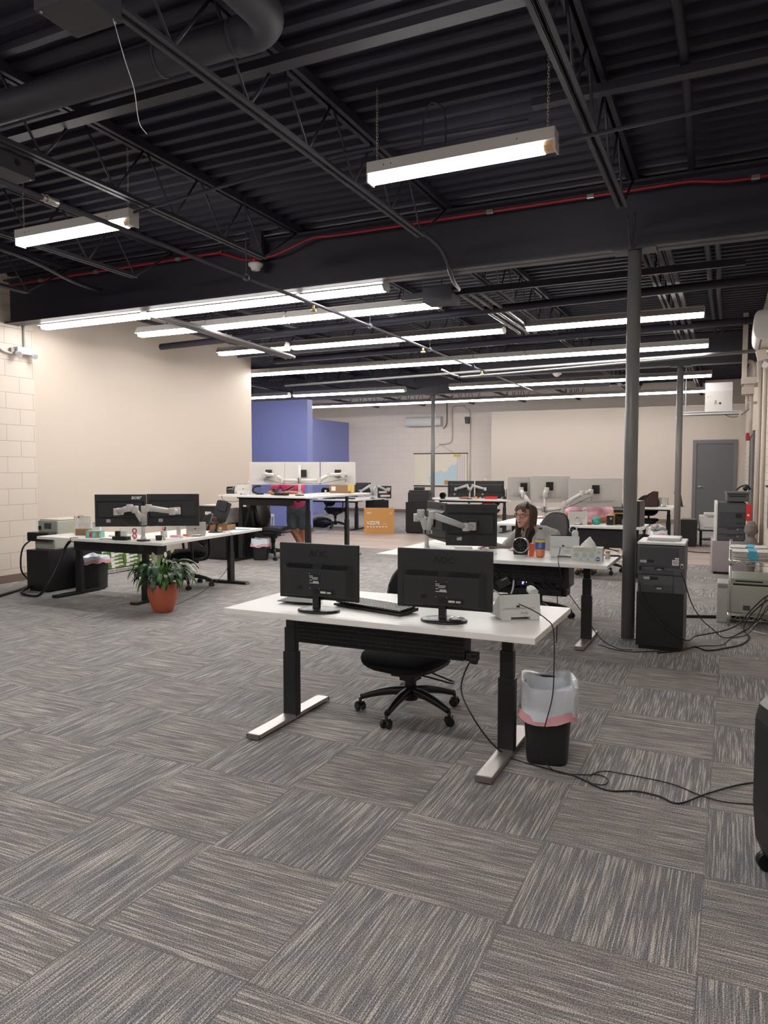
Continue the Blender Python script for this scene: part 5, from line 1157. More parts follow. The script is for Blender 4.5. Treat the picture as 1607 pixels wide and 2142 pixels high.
# storage behind the left desk
cabinet('low black double door cabinet against the left wall', -7.98, -7.22, 9.47, 9.98, 0.58, doors=2)
t = thing('laser_printer', 'black printer with a white sticker on the low black cabinet by the left wall', 'printer', (-7.64, 9.66, 0.58), 0)
obj('body', MB().b(-0.20, 0.20, -0.14, 0.24, 0, 0.27), M_black, t, 0.01); obj('sticker', MB().b(-0.02, 0.10, -0.142, -0.140, 0.13, 0.18), M_paper, t); obj('top_papers', MB().b(-0.1, 0.2, -0.1, 0.2, 0.27, 0.285), M_paper, t)
cabinet('tall narrow black cabinet right of the low one, blue box on top', -7.20, -6.98, 9.90, 10.35, 0.83)
t = thing('computer_tower', 'pale grey mini computer with looping cords beside the tall black cabinet', 'computer', (-7.27, 9.66, 0.58), 0); obj('case', MB().b(-0.04, 0.03, -0.13, 0.2, 0, 0.24), M_pale, t, 0.006); obj('back_cords', MB().tube([(0, -0.14, 0.2), (-0.05, -0.2, 0.12), (-0.06, -0.2, 0.05), (0.0, -0.15, 0.02)], 0.006, 6), M_black, t)
carton('blue and white carton on the tall black cabinet', (-7.09, 10.05, 0.83), 10, 0.2, 0.16, 0.035, M_bluesq)
t = thing('supply_cart', 'white cart with odds and ends behind the leather chair', 'cart', (-7.35, 10.55, 0), 25)
obj('frame', MB().b(-0.15, 0.25, -0.15, 0.15, 0.62, 0.66).b(-0.15, 0.25, -0.15, 0.15, 0.30, 0.34).b(-0.15, 0.25, -0.15, 0.15, 0.06, 0.10), M_whitep, t, 0.005)
for (x, y) in ((-0.14, -0.14), (0.24, -0.14), (-0.14, 0.14), (0.24, 0.14)): obj('post', MB().cyl((x, y, 0.02), (x, y, 0.66), 0.01), M_whitep, t)
obj('white_bin', MB().b(-0.1, 0.2, -0.13, 0.1, 0.34, 0.5), M_whitep, t, 0.01); obj('oddments', MB().c(0.0, -0.05, 0.53, 0.15, 0.08, 0.03, T(rz=20)).c(0.1, -0.08, 0.56, 0.1, 0.03, 0.02, T(rz=-20)), M_card, t)
t = thing('red_bucket', 'red bucket standing on the white cart behind the leather chair', 'bucket', (-7.32, 10.50, 0.66), 0); obj('bucket', MB().lathe([(0.10, 0), (0.105, 0.01), (0.115, 0.24), (0.108, 0.24), (0.095, 0.01)], 24), M_redp, t); obj('rim', MB().cyl((0, 0, 0.22), (0, 0, 0.245), 0.12, n=24), M_redp, t)
t = thing('spray_can', 'small green and yellow can next to the red bucket', 'can', (-7.45, 10.42, 0.66)); obj('can', MB().cyl((0, 0, 0), (0, 0, 0.15), 0.028), M_leafl, t); obj('can_top', MB().cyl((0, 0, 0.15), (0, 0, 0.19), 0.02), M_redp, t)

# ================================================================== FAR LEFT DESK (behind the box)
ed = desk('white L shaped desk behind the standing cardboard box, far left', (0, 0, 0), [(-9.6, 15.25), (-7.88, 15.25), (-7.75, 16.95), (-8.5, 16.95), (-8.55, 16.0), (-9.6, 16.0)], 0.72,
     [(-9.4, 15.6, 'y', 15.3, 15.95), (-8.05, 15.57, 'y', 15.3, 15.95), (-8.1, 16.8, 'x', -8.4, -7.85)], beams=[(-9.4, -8.05, 15.55, 15.65)])
obj('cable_panel', MB().b(-8.0, -7.4, 15.95, 15.98, 0.4, 0.70), M_blackm, ed)
monitor_arms('pair of silver monitor arms with no screens on the far left desk', (-7.93, 16.2, 0.72), [[(-7.93, 16.2, 0.85), (-7.98, 16.15, 1.03), (-8.2, 16.1, 0.9)], [(-7.93, 16.2, 0.85), (-7.86, 16.25, 1.04), (-7.65, 16.35, 0.93), (-7.6, 16.4, 0.93)]], pole=0.18)
panel('small black monitor on the far left desk beside the empty arms', 'computer_monitor', (-8.25, 16.3, 0.98), 20, 0.4, 0.24, M_dkbody, style='acer', mount=(0, -0.03))
t = thing('file_rack', 'black wire file rack with folders at the end of the far left desk', 'rack', (-7.85, 16.7, 0.72), 25)
obj('frame', MB().b(-0.17, 0.17, -0.1, -0.09, 0.0, 0.30).b(-0.17, -0.16, -0.1, 0.1, 0, 0.3).b(0.16, 0.17, -0.1, 0.1, 0, 0.3).b(-0.17, 0.17, -0.1, 0.1, 0, 0.01), M_black, t)
obj('folder', MB().b(-0.14, 0.05, -0.104, -0.101, 0.12, 0.17).b(-0.1, 0.14, -0.104, -0.101, 0.03, 0.08), M_paper, t); obj('red_folder', MB().b(0.05, 0.09, -0.106, -0.102, 0.10, 0.2), M_redp, t); obj('grey_folder', MB().b(0.06, 0.15, -0.104, -0.101, 0.2, 0.26), M_lblue, t)
obj('desk_mess', MB().c(-8.6, 15.7, 0.74, 0.3, 0.1, 0.035).c(-8.2, 15.6, 0.735, 0.16, 0.1, 0.025), M_dkbody, ed)
task_chair('dark office chair at the far left desk, seen beneath the desks', (-8.78, 15.85, 0), -20, M_fabric, M_fabric, seat_h=0.45, back_h=0.45, back_w=0.44, arms=True, base_rot=10)
t = thing('monitor_carton', 'orange brown shipping box with white print standing on the floor', 'box', (-7.16, 14.95, 0), 26)
obj('carton', MB().b(-0.335, 0.335, -0.1, 0.1, 0, 0.565), M_card, t, 0.004)
text('maker_print', '/SUS', 0.05, M_logo_w, t, (-0.225, -0.102, 0.46), bold=0.001)
text('model_print', 'VZ27E', 0.105, M_logo_w, t, (-0.13, -0.102, 0.235), bold=0.003)
text('small_print', 'EYE CARE', 0.026, M_logo_w, t, (0.11, -0.102, 0.215))
ic = MB()
for i in range(7): ic.b(-0.27+i*0.068, -0.235+i*0.068, -0.1025, -0.101, 0.14, 0.165)
obj('icon_print', ic, M_logo_w, t)
obj('corner_mark', MB().tube([(0.24, -0.102, 0.45), (0.26, -0.102, 0.43), (0.275, -0.102, 0.48)], 0.004, 5, 1), M_logo_w, t)
obj('tape', MB().b(-0.336, 0.336, -0.02, 0.02, 0.564, 0.5665), M_card2, t)
t = thing('floor_clutter', 'dark bag with white papers on the floor below the far left desk', 'bag', (-9.2, 15.9, 0), 0); obj('bag', MB().ell((0, 0, 0.13), (0.3, 0.16, 0.14)), M_black, t); obj('papers', MB().c(0.45, 0.1, 0.06, 0.3, 0.15, 0.02, T(rz=30)).c(0.3, -0.1, 0.12, 0.04, 0.01, 0.14, T(ry=20)), M_paper, t)

# ================================================================== FAR CENTRE DESK (two black monitors)
fdk = desk('far white desk with two black monitors on arms, in front of the map', (0, 0, 0), [(-6.6, 15.95), (-4.42, 15.95), (-4.42, 16.75), (-6.6, 16.75)], 0.75, [(-6.2, 16.3, 'y', 16.0, 16.7), (-4.66, 16.3, 'y', 16.0, 16.7)], beams=[(-6.2, -4.66, 16.25, 16.35)])
monitor_arms('pair of silver arms between the two black monitors on the far centre desk', (-5.42, 16.1, 0.75), [[(-5.42, 16.1, 0.95), (-5.48, 16.08, 1.06), (-5.74, 16.06, 0.98)], [(-5.42, 16.1, 0.95), (-5.35, 16.12, 1.06), (-5.12, 16.3, 0.98)]], pole=0.24)
panel('left black monitor on the far centre desk', 'computer_monitor', (-5.66, 16.18, 0.98), 25, 0.60, 0.37, M_dkbody, mount=(0, 0))
panel('right black monitor on the far centre desk', 'computer_monitor', (-5.06, 16.46, 0.98), 25, 0.66, 0.37, M_dkbody, mount=(0, 0))
cabinet('black cabinet carrying the far black printer by the thin column', -6.62, -6.12, 15.2, 15.7, 0.70)
t = thing('laser_printer', 'black multifunction printer on its cabinet beside the thin far column', 'printer', (-6.37, 15.45, 0.70), 10)
obj('body', MB().b(-0.24, 0.24, -0.2, 0.2, 0, 0.22), M_black, t, 0.01); obj('scanner_lid', MB().b(-0.22, 0.22, -0.2, 0.2, 0.225, 0.265), M_black, t, 0.01); obj('feeder', MB().c(-0.03, 0.05, 0.30, 0.22, 0.2, 0.07), M_black, t, 0.02)
t = thing('desk_items', 'red and tan clutter below the monitors on the far centre desk', 'clutter', (-5.3, 16.35, 0.75), 20); obj('red_tray', MB().c(0.30, 0.0, 0.03, 0.28, 0.12, 0.06), M_redp, t, 0.006); obj('tan_pouch', MB().ell((-0.3, 0, 0.03), (0.15, 0.07, 0.035)), M_skin2, t); obj('yellow_tag', MB().c(-0.05, -0.1, 0.03, 0.05, 0.02, 0.06), M_yellow, t); obj('tan_box', MB().c(0.62, 0, 0.03, 0.14, 0.1, 0.05), M_card2, t)
t = thing('desk_fan', 'small black fan at the left end of the far centre desk', 'fan', (-6.05, 16.05, 0.75), 0); obj('housing', MB().cyl((0, -0.04, 0.08), (0, 0.04, 0.08), 0.075, n=20), M_blackg, t, 0.006); obj('foot', MB().b(-0.05, 0.05, -0.04, 0.04, 0, 0.012), M_black, t)
t = thing('letter_sorter', 'dark upright letter sorter right of the far black monitors', 'sorter', (-4.62, 16.5, 0.75), 25)
for k in range(5): obj('divider', MB().ell((-0.1+k*0.05, 0, 0.12), (0.008, 0.1, 0.12)), M_dkbody, t)
obj('tray_base', MB().b(-0.13, 0.13, -0.08, 0.08, 0, 0.02), M_black, t)

# ================================================================== DESK OF THE PERSON IN PINK
gd = desk('white desk with three pale monitors where the person in pink sits', (0, 0, 0), [(-2.96, 9.80), (-1.0, 9.80), (-1.0, 10.5), (-2.2, 10.5), (-2.2, 11.6), (-2.96, 11.6)], 0.705,
     [(-1.12, 10.12, 'y', 9.85, 10.45), (-2.75, 10.1, 'y', 9.85, 10.45), (-2.6, 11.4, 'x', -2.9, -2.3)], beams=[(-2.75, -1.1, 10.08, 10.16)], foot_mat=M_alum)
obj('cable_trough', MB().b(-2.3, -1.2, 9.92, 10.12, 0.42, 0.66), M_blackm, gd, 0.02)
obj('diagonal_brace', MB().cyl((-1.35, 9.95, 0.55), (-1.05, 9.9, 0.02), 0.012), M_blackm, gd)
monitor_arms('pale triple monitor arm on a post on the desk of the person in pink', (-2.28, 9.93, 0.705),
    [[(-2.28, 9.93, 0.90), (-2.42, 9.86, 0.93), (-2.56, 9.86, 1.10), (-2.60, 9.90, 1.16)], [(-2.28, 9.93, 0.90), (-2.06, 9.98, 0.90), (-2.02, 9.96, 0.98), (-1.80, 10.0, 1.12), (-1.70, 10.06, 1.14)], [(-2.28, 9.93, 1.10), (-2.27, 9.98, 1.16)]], material=M_pale, pole=0.46)
panel('leftmost pale monitor above the person in pink', 'computer_monitor', (-2.62, 9.98, 1.175), 38, 0.42, 0.32, M_pale, style='pale', mount=(0.02, 0.02), logo='ring', logopos=(0.0, 0.11))
panel('middle pale monitor above the person in pink', 'computer_monitor', (-2.24, 10.06, 1.17), 27, 0.54, 0.36, M_pale, style='pale', mount=(-0.02, 0.04), logo='ring', logopos=(0.0, 0.14))
panel('rightmost and largest pale monitor above the person in pink', 'computer_monitor', (-1.665, 10.18, 1.130), 20, 0.70, 0.385, M_pale, style='pale', mount=(0.0, 0.04), logo='ring', logopos=(0.0, 0.14))
voip_phone('white desk phone, back to the camera, on the desk of the person in pink', (-1.86, 10.0, 0.705), 20, s=1.15, material=M_pale)
cable('thin phone cord dropping from the phone of the person in pink', [(-1.92, 9.93, 0.78), (-2.0, 9.80, 0.71), (-2.04, 9.79, 0.6), (-2.1, 9.8, 0.5)], 0.003)
t = thing('patterned_cup', 'rounded teal patterned pouch on the desk of the person in pink', 'pouch', (-1.63, 10.10, 0.705)); obj('pouch', MB().ell((0, 0, 0.05), (0.062, 0.05, 0.055)), mat('teal_pattern', (0.05, 0.35, 0.30), 0.4, var=0.9, vscale=25), t); obj('coral_base', MB().ell((-0.085, -0.02, 0.025), (0.045, 0.035, 0.028)), mat('coral_print', (0.6, 0.22, 0.16), 0.5, var=0.6, vscale=40), t)
t = thing('desk_speaker', 'small black box speaker on the desk of the person in pink', 'speaker', (-1.455, 10.10, 0.705), 15); obj('cabinet_body', MB().b(-0.042, 0.042, -0.04, 0.04, 0, 0.125), M_black, t, 0.004); obj('front_badge', MB().b(-0.006, 0.02, -0.0415, -0.040, 0.075, 0.10), M_lblue, t)
t = thing('wooden_organizer', 'light wooden cubby beside the small black speaker', 'organizer', (-1.31, 10.25, 0.705), 10)
obj('cubby', MB().b(-0.12, 0.12, -0.08, 0.1, 0.145, 0.16).b(-0.12, -0.105, -0.08, 0.1, 0, 0.15).b(0.105, 0.12, -0.08, 0.1, 0, 0.15).b(-0.12, 0.12, 0.09, 0.1, 0, 0.15), M_oak, t); obj('contents', MB().b(-0.07, 0.1, -0.02, 0.08, 0, 0.11), M_black, t); obj('black_top_tray', MB().b(-0.12, 0.12, -0.07, 0.1, 0.165, 0.20), M_black, t)
t = thing('twisted_figure', 'small black and white knotted ornament next to the column', 'ornament', (-1.26, 10.02, 0.705)); obj('knot', MB().ell((0, 0, 0.05), (0.035, 0.035, 0.05), fn=lambda d, p: p*(1+0.3*noise.noise(d*5))), mat('speckled_knot', (0.15, 0.15, 0.15), 0.4, var=1.0, vscale=60), t)
t = thing('computer_tower', 'slim black computer tower standing on the desk right of the nearest column', 'computer', (-1.09, 10.05, 0.705), -5); obj('case', MB().b(-0.045, 0.045, -0.16, 0.16, 0, 0.33), M_black, t, 0.004); obj('power_light', MB().cyl((0.0, -0.161, 0.30), (0.0, -0.163, 0.30), 0.007), M_paper, t)
task_chair('black office chair of the person in pink, base showing behind the tissue box', (-1.66, 10.62, 0), 165, M_fabric, M_mesh, seat_h=0.44, back_h=0.5, back_w=0.46, arms=False, base_rot=0)

# ================================================================== FAR RIGHT DESK
hd = desk('far right white desk with a dark magazine file, near the grey door', (0, 0, 0), [(-2.9, 14.85), (-1.0, 14.85), (-0.87, 16.1), (-2.9, 16.1)], 0.705, [(-2.7, 15.4, 'y', 14.9, 16.0), (-1.13, 15.6, 'y', 14.95, 16.0)], beams=[(-2.7, -1.1, 15.3, 15.4)])
t = thing('magazine_file', 'dark brown wooden magazine file on the far right desk', 'file holder', (-1.45, 15.25, 0.705), 20)
obj('side_panel', MB().prism([(-0.16, 0), (0.13, 0), (0.13, 0.30), (0.08, 0.30), (-0.02, 0.24), (-0.10, 0.15), (-0.16, 0.11)], -0.10, -0.09, 'y').prism([(-0.16, 0), (0.13, 0), (0.13, 0.30), (0.08, 0.30), (-0.02, 0.24), (-0.10, 0.15), (-0.16, 0.11)], 0.09, 0.10, 'y'), M_brownw, t)
obj('back_panel', MB().b(0.12, 0.13, -0.1, 0.1, 0, 0.30).b(-0.16, -0.15, -0.1, 0.1, 0, 0.11).b(-0.16, 0.13, -0.1, 0.1, 0, 0.01).b(-0.06, -0.055, -0.09, 0.09, 0, 0.18), M_brownw, t)
t = thing('glass_vase', 'clear square glass vase beside the dark magazine file', 'vase', (-1.21, 15.35, 0.705), 20); obj('vase', MB().b(-0.07, 0.07, -0.07, -0.062, 0, 0.18).b(-0.07, 0.07, 0.062, 0.07, 0, 0.18).b(-0.07, -0.062, -0.07, 0.07, 0, 0.18).b(0.062, 0.07, -0.07, 0.07, 0, 0.18), M_glass, t); obj('pebbles', MB().ell((0, 0, 0.02), (0.05, 0.05, 0.02)), M_pale, t)
t = thing('paper_stack', 'small pile of white papers on the far right desk by the second column', 'papers', (-1.08, 15.1, 0.705), 10); obj('sheets', MB().c(0, 0, 0.005, 0.2, 0.2, 0.01), M_paper, t); obj('glass_ball', MB().ell((-0.14, 0, 0.03), 0.025), M_chrome, t)
t = thing('picture_frame', 'dark narrow frame edge standing behind the second column', 'frame', (-0.93, 15.6, 0.705), 60); obj('frame', MB().c(0, 0, 0.15, 0.2, 0.015, 0.30, T(rx=-12)), M_brownw, t); obj('easel_leg', MB().c(0, 0.08, 0.1, 0.02, 0.01, 0.22, T(rx=20)), M_brownw, t)
waste_bin('black bin overflowing with crumpled white paper below the far right desk', (-1.22, 14.35, 0), 20, 0.28, 0.26, 0.30, fill=True, liner_drop=0.06)
task_chair('black office chair under the far right desk', (-1.55, 15.3, 0), 170, M_fabric, M_fabric, seat_h=0.43, back_h=0.4, back_w=0.44, arms=False, base_rot=15)
t = thing('computer_monitor', 'pale monitor edge seen between column and rightmost pale screen', 'monitor', (-1.83, 15.3, 0.95), 25); obj('rear_shell', MB().c(0, 0, 0.1, 0.30, 0.02, 0.38), M_pale, t, 0.004); obj('dark_mount', MB().c(0, -0.02, 0.09, 0.10, 0.02, 0.12), M_black, t); obj('stand', MB().c(0, 0.0, -0.14, 0.05, 0.03, 0.21), M_pale, t)
cabinet('black cabinet by the wall right of the second column', -0.86, -0.585, 14.80, 15.2, 0.505)
t = thing('printer_cart', 'low black wheeled cart under the white printer near the grey door', 'cart', (-0.32, 15.1, 0), 5)
obj('shelf', MB().b(-0.25, 0.22, -0.2, 0.2, 0.29, 0.315).b(-0.2, 0.2, -0.18, 0.18, 0.12, 0.135), M_black, t)
for (x, y) in ((-0.2, -0.17), (0.2, -0.17), (-0.2, 0.17), (0.2, 0.17)):
    lg = obj('leg', MB().cyl((x, y, 0.05), (x, y, 0.30), 0.014), M_black, t); obj('caster', MB().cyl((x-0.015, y, 0.028), (x+0.015, y, 0.028), 0.028), M_black, lg)
t = thing('laser_printer', 'white printer on the low wheeled cart in front of the grey door', 'printer', (-0.33, 15.1, 0.315), 5)
obj('body', MB().b(-0.22, 0.22, -0.18, 0.2, 0, 0.26), M_whitep, t, 0.012); obj('lid', MB().b(-0.14, 0.22, -0.16, 0.18, 0.265, 0.31), M_whitep, t, 0.012); obj('vent', MB().b(-0.15, 0.2, -0.182, -0.18, 0.03, 0.055), M_lblue, t); obj('output_slot', MB().b(-0.10, 0.2, -0.182, -0.18, 0.235, 0.245), M_dkbody, t)
# ================================================================== COPIER, STATUE, RACK, BLACK PRINTER
cp = thing('office_copier', 'tall dark grey multifunction copier on a pale lilac cabinet by the right wall', 'copier', (-0.01, 11.35, 0), 4)
obj('cabinet_base', MB().b(-0.24, 0.24, -0.22, 0.25, 0.03, 0.46), M_lilac, cp, 0.008)
for (x, y) in ((-0.2, -0.19), (0.2, -0.19)): obj('caster', MB().cyl((x-0.02, y, 0.03), (x+0.02, y, 0.03), 0.03), M_black, cp)
obj('base_strip', MB().b(-0.17, 0.24, -0.20, 0.2, 0.01, 0.03), M_black, cp)
body = obj('main_body', MB().b(-0.18, 0.17, -0.21, 0.23, 0.46, 0.985), M_grey, cp, 0.006)
obj('white_side_frame', MB().prism([(-0.215, 0.46), (0.235, 0.46), (0.235, 1.0), (-0.10, 1.01), (-0.215, 0.96)], -0.205, -0.182, 'x'), M_whitep, cp, 0.004)
for z0, z1 in ((0.47, 0.545), (0.555, 0.64)):
    d = obj('paper_drawer', MB().b(-0.17, 0.16, -0.222, -0.21, z0, z1), M_grey, cp, 0.003); obj('drawer_handle', MB().b(-0.06, 0.06, -0.225, -0.221, z1-0.018, z1-0.006), M_black, d); obj('drawer_lock', MB().cyl((0.07, -0.222, z1-0.02), (0.07, -0.228, z1-0.02), 0.008), M_whitep, d)
obj('front_door', MB().b(-0.16, 0.16, -0.222, -0.21, 0.65, 0.86), M_grey2, body, 0.003); obj('door_vent', MB().b(0.04, 0.12, -0.225, -0.221, 0.78, 0.84), M_black, body); obj('door_grip', MB().b(0.05, 0.13, -0.225, -0.221, 0.70, 0.712), M_black, body)
obj('scanner_unit', MB().b(-0.07, 0.20, -0.24, 0.22, 1.0, 1.10), M_grey, cp, 0.01); obj('scanner_slot', MB().b(-0.05, 0.16, -0.243, -0.24, 1.065, 1.085), M_black, cp); obj('scanner_top', MB().b(-0.08, 0.21, -0.25, 0.22, 1.105, 1.13), M_grey, cp, 0.008)
t = thing('headset', 'tangled black headset lying on top of the tall copier', 'headset', (0.13, 11.35, 1.13)); obj('band', MB().tube([(-0.08, 0, 0.02), (-0.03, 0.02, 0.07), (0.05, 0.0, 0.09), (0.09, 0.02, 0.03)], 0.012, 8), M_black, t); obj('ear_pad', MB().ell((0.03, -0.02, 0.05), (0.035, 0.03, 0.04)), M_black, t); obj('cord', MB().tube([(0.05, 0, 0.06), (0.1, -0.02, 0.05), (0.12, 0, 0.0)], 0.004, 6), M_black, t)
st = thing('stone_statue', 'grey stone statue of a head on a narrow pedestal beside the copier', 'statue', (0.235, 10.82, 0), -20)
obj('pedestal', MB().lathe([(0.0, 0.0), (0.085, 0.0), (0.085, 0.03), (0.075, 0.045), (0.078, 0.06), (0.055, 0.075), (0.05, 0.10), (0.065, 0.20), (0.07, 0.21), (0.06, 0.22), (0.0, 0.22)], 24), M_stone, st)
bm_ = MB(); bm_.lathe([(0.05, 0.21), (0.07, 0.25), (0.088, 0.34), (0.09, 0.42), (0.075, 0.50), (0.05, 0.545), (0.04, 0.57)], 24)
bm_.ell((0, -0.01, 0.64), (0.075, 0.082, 0.085)); bm_.ell((0, 0, 0.68), (0.08, 0.085, 0.06)); bm_.ell((0, 0.0, 0.73), (0.05, 0.055, 0.035)); bm_.ell((0, -0.085, 0.625), (0.014, 0.022, 0.025)); bm_.ell((-0.03, -0.07, 0.645), (0.018, 0.014, 0.010)); bm_.ell((0.03, -0.07, 0.645), (0.018, 0.014, 0.010)); bm_.ell((0, -0.07, 0.595), (0.024, 0.016, 0.010)); bm_.ell((-0.078, 0.005, 0.635), (0.010, 0.02, 0.035)); bm_.ell((0.078, 0.005, 0.635), (0.010, 0.02, 0.035)); bm_.caps((-0.08, 0, 0.46), (-0.055, -0.06, 0.33), 0.028, 0.02); bm_.caps((0.08, 0, 0.46), (0.055, -0.06, 0.33), 0.028, 0.02)
obj('figure', blend(bm_, 0.006, 3, 'figure'), M_stone, st)
rk = thing('wire_rack', 'chrome wire rack at the right wall holding two printers and envelopes', 'rack', (0.185, 8.02, 0))
for (x, y) in ((-0.185, -0.52), (0.185, -0.52), (-0.185, 0.55), (0.185, 0.55)): obj('post', MB().cyl((x, y, 0), (x, y, 0.70), 0.0125).cyl((x, y, 0.70), (x, y, 0.705), 0.014).cyl((x, y, 0.56), (x, y, 0.63), 0.017).cyl((x, y, 0.055), (x, y, 0.12), 0.017), M_wire, rk)
for z in (0.095, 0.60):
    m = MB()
    for zz in (z, z-0.035):
        m.cyl((-0.185, -0.52, zz), (0.185, -0.52, zz), 0.004, n=6).cyl((-0.185, 0.55, zz), (0.185, 0.55, zz), 0.004, n=6).cyl((-0.185, -0.52, zz), (-0.185, 0.55, zz), 0.004, n=6).cyl((0.185, -0.52, zz), (0.185, 0.55, zz), 0.004, n=6)
    for k in range(5): x = -0.185+k*0.074; m.cyl((x, -0.52, z), (x+0.037, -0.52, z-0.035), 0.0025, n=5).cyl((x+0.037, -0.52, z-0.035), (x+0.074, -0.52, z), 0.0025, n=5)
    for k in range(15): y = -0.52+k*0.0713; m.cyl((-0.185, y, z), (-0.185, y+0.0357, z-0.035), 0.0025, n=5).cyl((-0.185, y+0.0357, z-0.035), (-0.185, y+0.0713, z), 0.0025, n=5)
    for k in range(36): y = -0.52+k*0.0302; m.cyl((-0.185, y, z), (0.185, y, z), 0.0022, n=4)
    obj('wire_shelf_panel', m, M_wire, rk)
env = None
for s in range(2):
    for k in range(6):
        loc = (0.17+0.01*math.sin(k*2+s), 7.72+s*0.42, 0.612+k*0.013)
        l = 'fat white envelope bundle with a blue strip, %s on the wire rack' % ('nearer stack' if s == 0 else 'rear stack')
        if env is None:
            env = thing('envelope', l, 'envelope', loc, 3, 'envelopes of the nearer stack')
            em = MB(); em.ell((0, 0, 0), 1, 24, 10, fn=lambda d, p: V((0.17*math.copysign(abs(d.x)**0.35, d.x), 0.14*math.copysign(abs(d.y)**0.35, d.y), 0.008*d.z+0.006*noise.noise(V((d.x*3, d.y*3, 1))))))
            obj('envelope_body', em, M_paper, env); obj('blue_strip', MB().b(-0.02, 0.05, -0.145, 0.145, -0.009, 0.0105), M_bluesq, env)
        else: dup(env, loc, random.Random(k+s*9).uniform(-6, 6), l, 'envelopes of the %s stack' % ('nearer' if s == 0 else 'rear'))
t = thing('laser_printer', 'bulky off white laser printer on the bottom shelf of the wire rack', 'printer', (0.175, 7.90, 0.10), 0)
obj('body', MB().b(-0.16, 0.17, -0.28, 0.28, 0, 0.26), mat('offwhite_printer', (0.50, 0.50, 0.44), 0.45), t, 0.01); obj('top_cover', MB().b(-0.165, 0.175, -0.28, 0.28, 0.275, 0.325), M_sage, t, 0.008); obj('top_slot', MB().b(-0.13, 0.10, -0.282, -0.28, 0.295, 0.308), M_black, t); obj('side_vent', MB().b(-0.06, 0.0, -0.282, -0.28, 0.03, 0.075), M_grey, t); obj('dark_gap', MB().b(-0.15, 0.16, -0.27, 0.27, 0.258, 0.278), M_black, t)
t = thing('fax_printer', 'pale printer with a button panel sticking out at the left of the rack', 'printer', (-0.06, 7.82, 0.0), 0)
obj('body', MB().b(-0.05, 0.045, -0.2, 0.2, 0.0, 0.33), mat('pale_fax', (0.56, 0.57, 0.53), 0.45), t, 0.008); obj('control_panel', MB().b(-0.048, 0.048, -0.21, 0.1, 0.33, 0.375), M_silver, t, 0.008)
bt = MB()
for i in range(5):
    for j in range(2): bt.c(-0.032+i*0.016, -0.2115, 0.342+j*0.016, 0.008, 0.003, 0.006)
obj('buttons', bt, M_dkbody, t)
for k, (pts, r) in enumerate((([(0.38, 7.5, 0.32), (0.30, 7.45, 0.30), (0.20, 7.4, 0.20), (0.08, 7.1, 0.10), (-0.03, 6.95, 0.06), (-0.15, 6.8, 0.05), (-0.25, 6.6, 0.06), (-0.30, 6.22, 0.10), (-0.45, 6.16, 0.20), (-0.55, 6.15, 0.30), (-0.63, 6.16, 0.42), (-0.655, 6.17, 0.55)], 0.006), ([(-0.345, 6.17, 0.64), (-0.32, 6.15, 0.58), (-0.27, 6.3, 0.38), (-0.20, 6.6, 0.2), (-0.12, 6.8, 0.09), (-0.05, 6.9, 0.01), (0.02, 6.95, 0.006), (0.10, 7.2, 0.006), (0.2, 7.4, 0.05), (0.3, 7.5, 0.28)], 0.0045), ([(0.38, 7.5, 0.30), (0.28, 7.4, 0.25), (0.16, 7.35, 0.12), (0.12, 7.3, 0.01), (0.16, 7.0, 0.006), (0.10, 6.7, 0.006), (-0.02, 6.5, 0.006), (-0.15, 6.35, 0.006), (-0.25, 6.45, 0.006), (-0.35, 6.25, 0.006), (-0.5, 6.1, 0.006)], 0.007), ([(0.38, 7.5, 0.29), (0.30, 7.42, 0.2), (0.22, 7.3, 0.06), (0.14, 7.1, 0.006), (0.02, 6.9, 0.006), (-0.05, 6.6, 0.006), (-0.2, 6.5, 0.006), (-0.35, 6.3, 0.006), (-0.6, 6.1, 0.006), (-0.75, 6.05, 0.006), (-0.92, 6.15, 0.006), (-1.05, 6.3, 0.006), (-1.10, 6.25, 0.2)], 0.0035), ([(0.38, 7.5, 0.3), (0.33, 7.42, 0.22), (0.27, 7.36, 0.14), (0.22, 7.32, 0.08)], 0.004))):
    cable(['thick black lead from the rack sagging across to the black printer', 'black lead from the printer socket falling to the carpet and the rack', 'thickest black lead winding over the carpet before the rack', 'thin dark lead wandering from the rack to the woman\'s desk leg', 'short black lead hanging over the bottom shelf of the rack'][k], pts, r)
cable('white lead hanging below the bottom shelf of the rack', [(0.26, 7.45, 0.08), (0.22, 7.42, 0.05), (0.18, 7.4, 0.01), (0.2, 7.3, 0.006), (0.30, 7.2, 0.006)], 0.004, M_whitep)
cable('thick black floor hose between the black cabinet and the rack', [(-0.4, 7.7, 0.015), (-0.2, 7.78, 0.015), (0.0, 7.86, 0.015), (0.2, 8.0, 0.02)], 0.015)
cable('black floor cable running behind the far printer cart', [(-0.7, 13.9, 0.01), (-0.5, 13.75, 0.01), (-0.2, 13.8, 0.01), (0.1, 14.1, 0.01)], 0.012)
cabinet('black cabinet beside the nearest column carrying the dark grey printer', -0.678, -0.325, 6.21, 6.68, 0.465)
pr = thing('office_printer', 'dark grey office printer, rear side to the camera, on the black cabinet', 'printer', (-0.50, 6.42, 0.465))
obj('paper_unit', MB().b(-0.17, 0.17, -0.22, 0.22, 0, 0.14), M_grey, pr, 0.004); mbd = obj('main_body', MB().b(-0.175, 0.175, -0.22, 0.22, 0.142, 0.375), M_grey, pr, 0.006)
obj('scanner_lid', MB().b(-0.178, 0.178, -0.225, 0.22, 0.382, 0.402), M_whitep, pr, 0.006); obj('top_deck', MB().b(-0.12, 0.13, -0.05, 0.2, 0.402, 0.425), M_whitep, pr, 0.005); obj('lid_slot', MB().b(-0.12, 0.1, -0.15, -0.13, 0.4025, 0.4035), M_dkbody, pr)
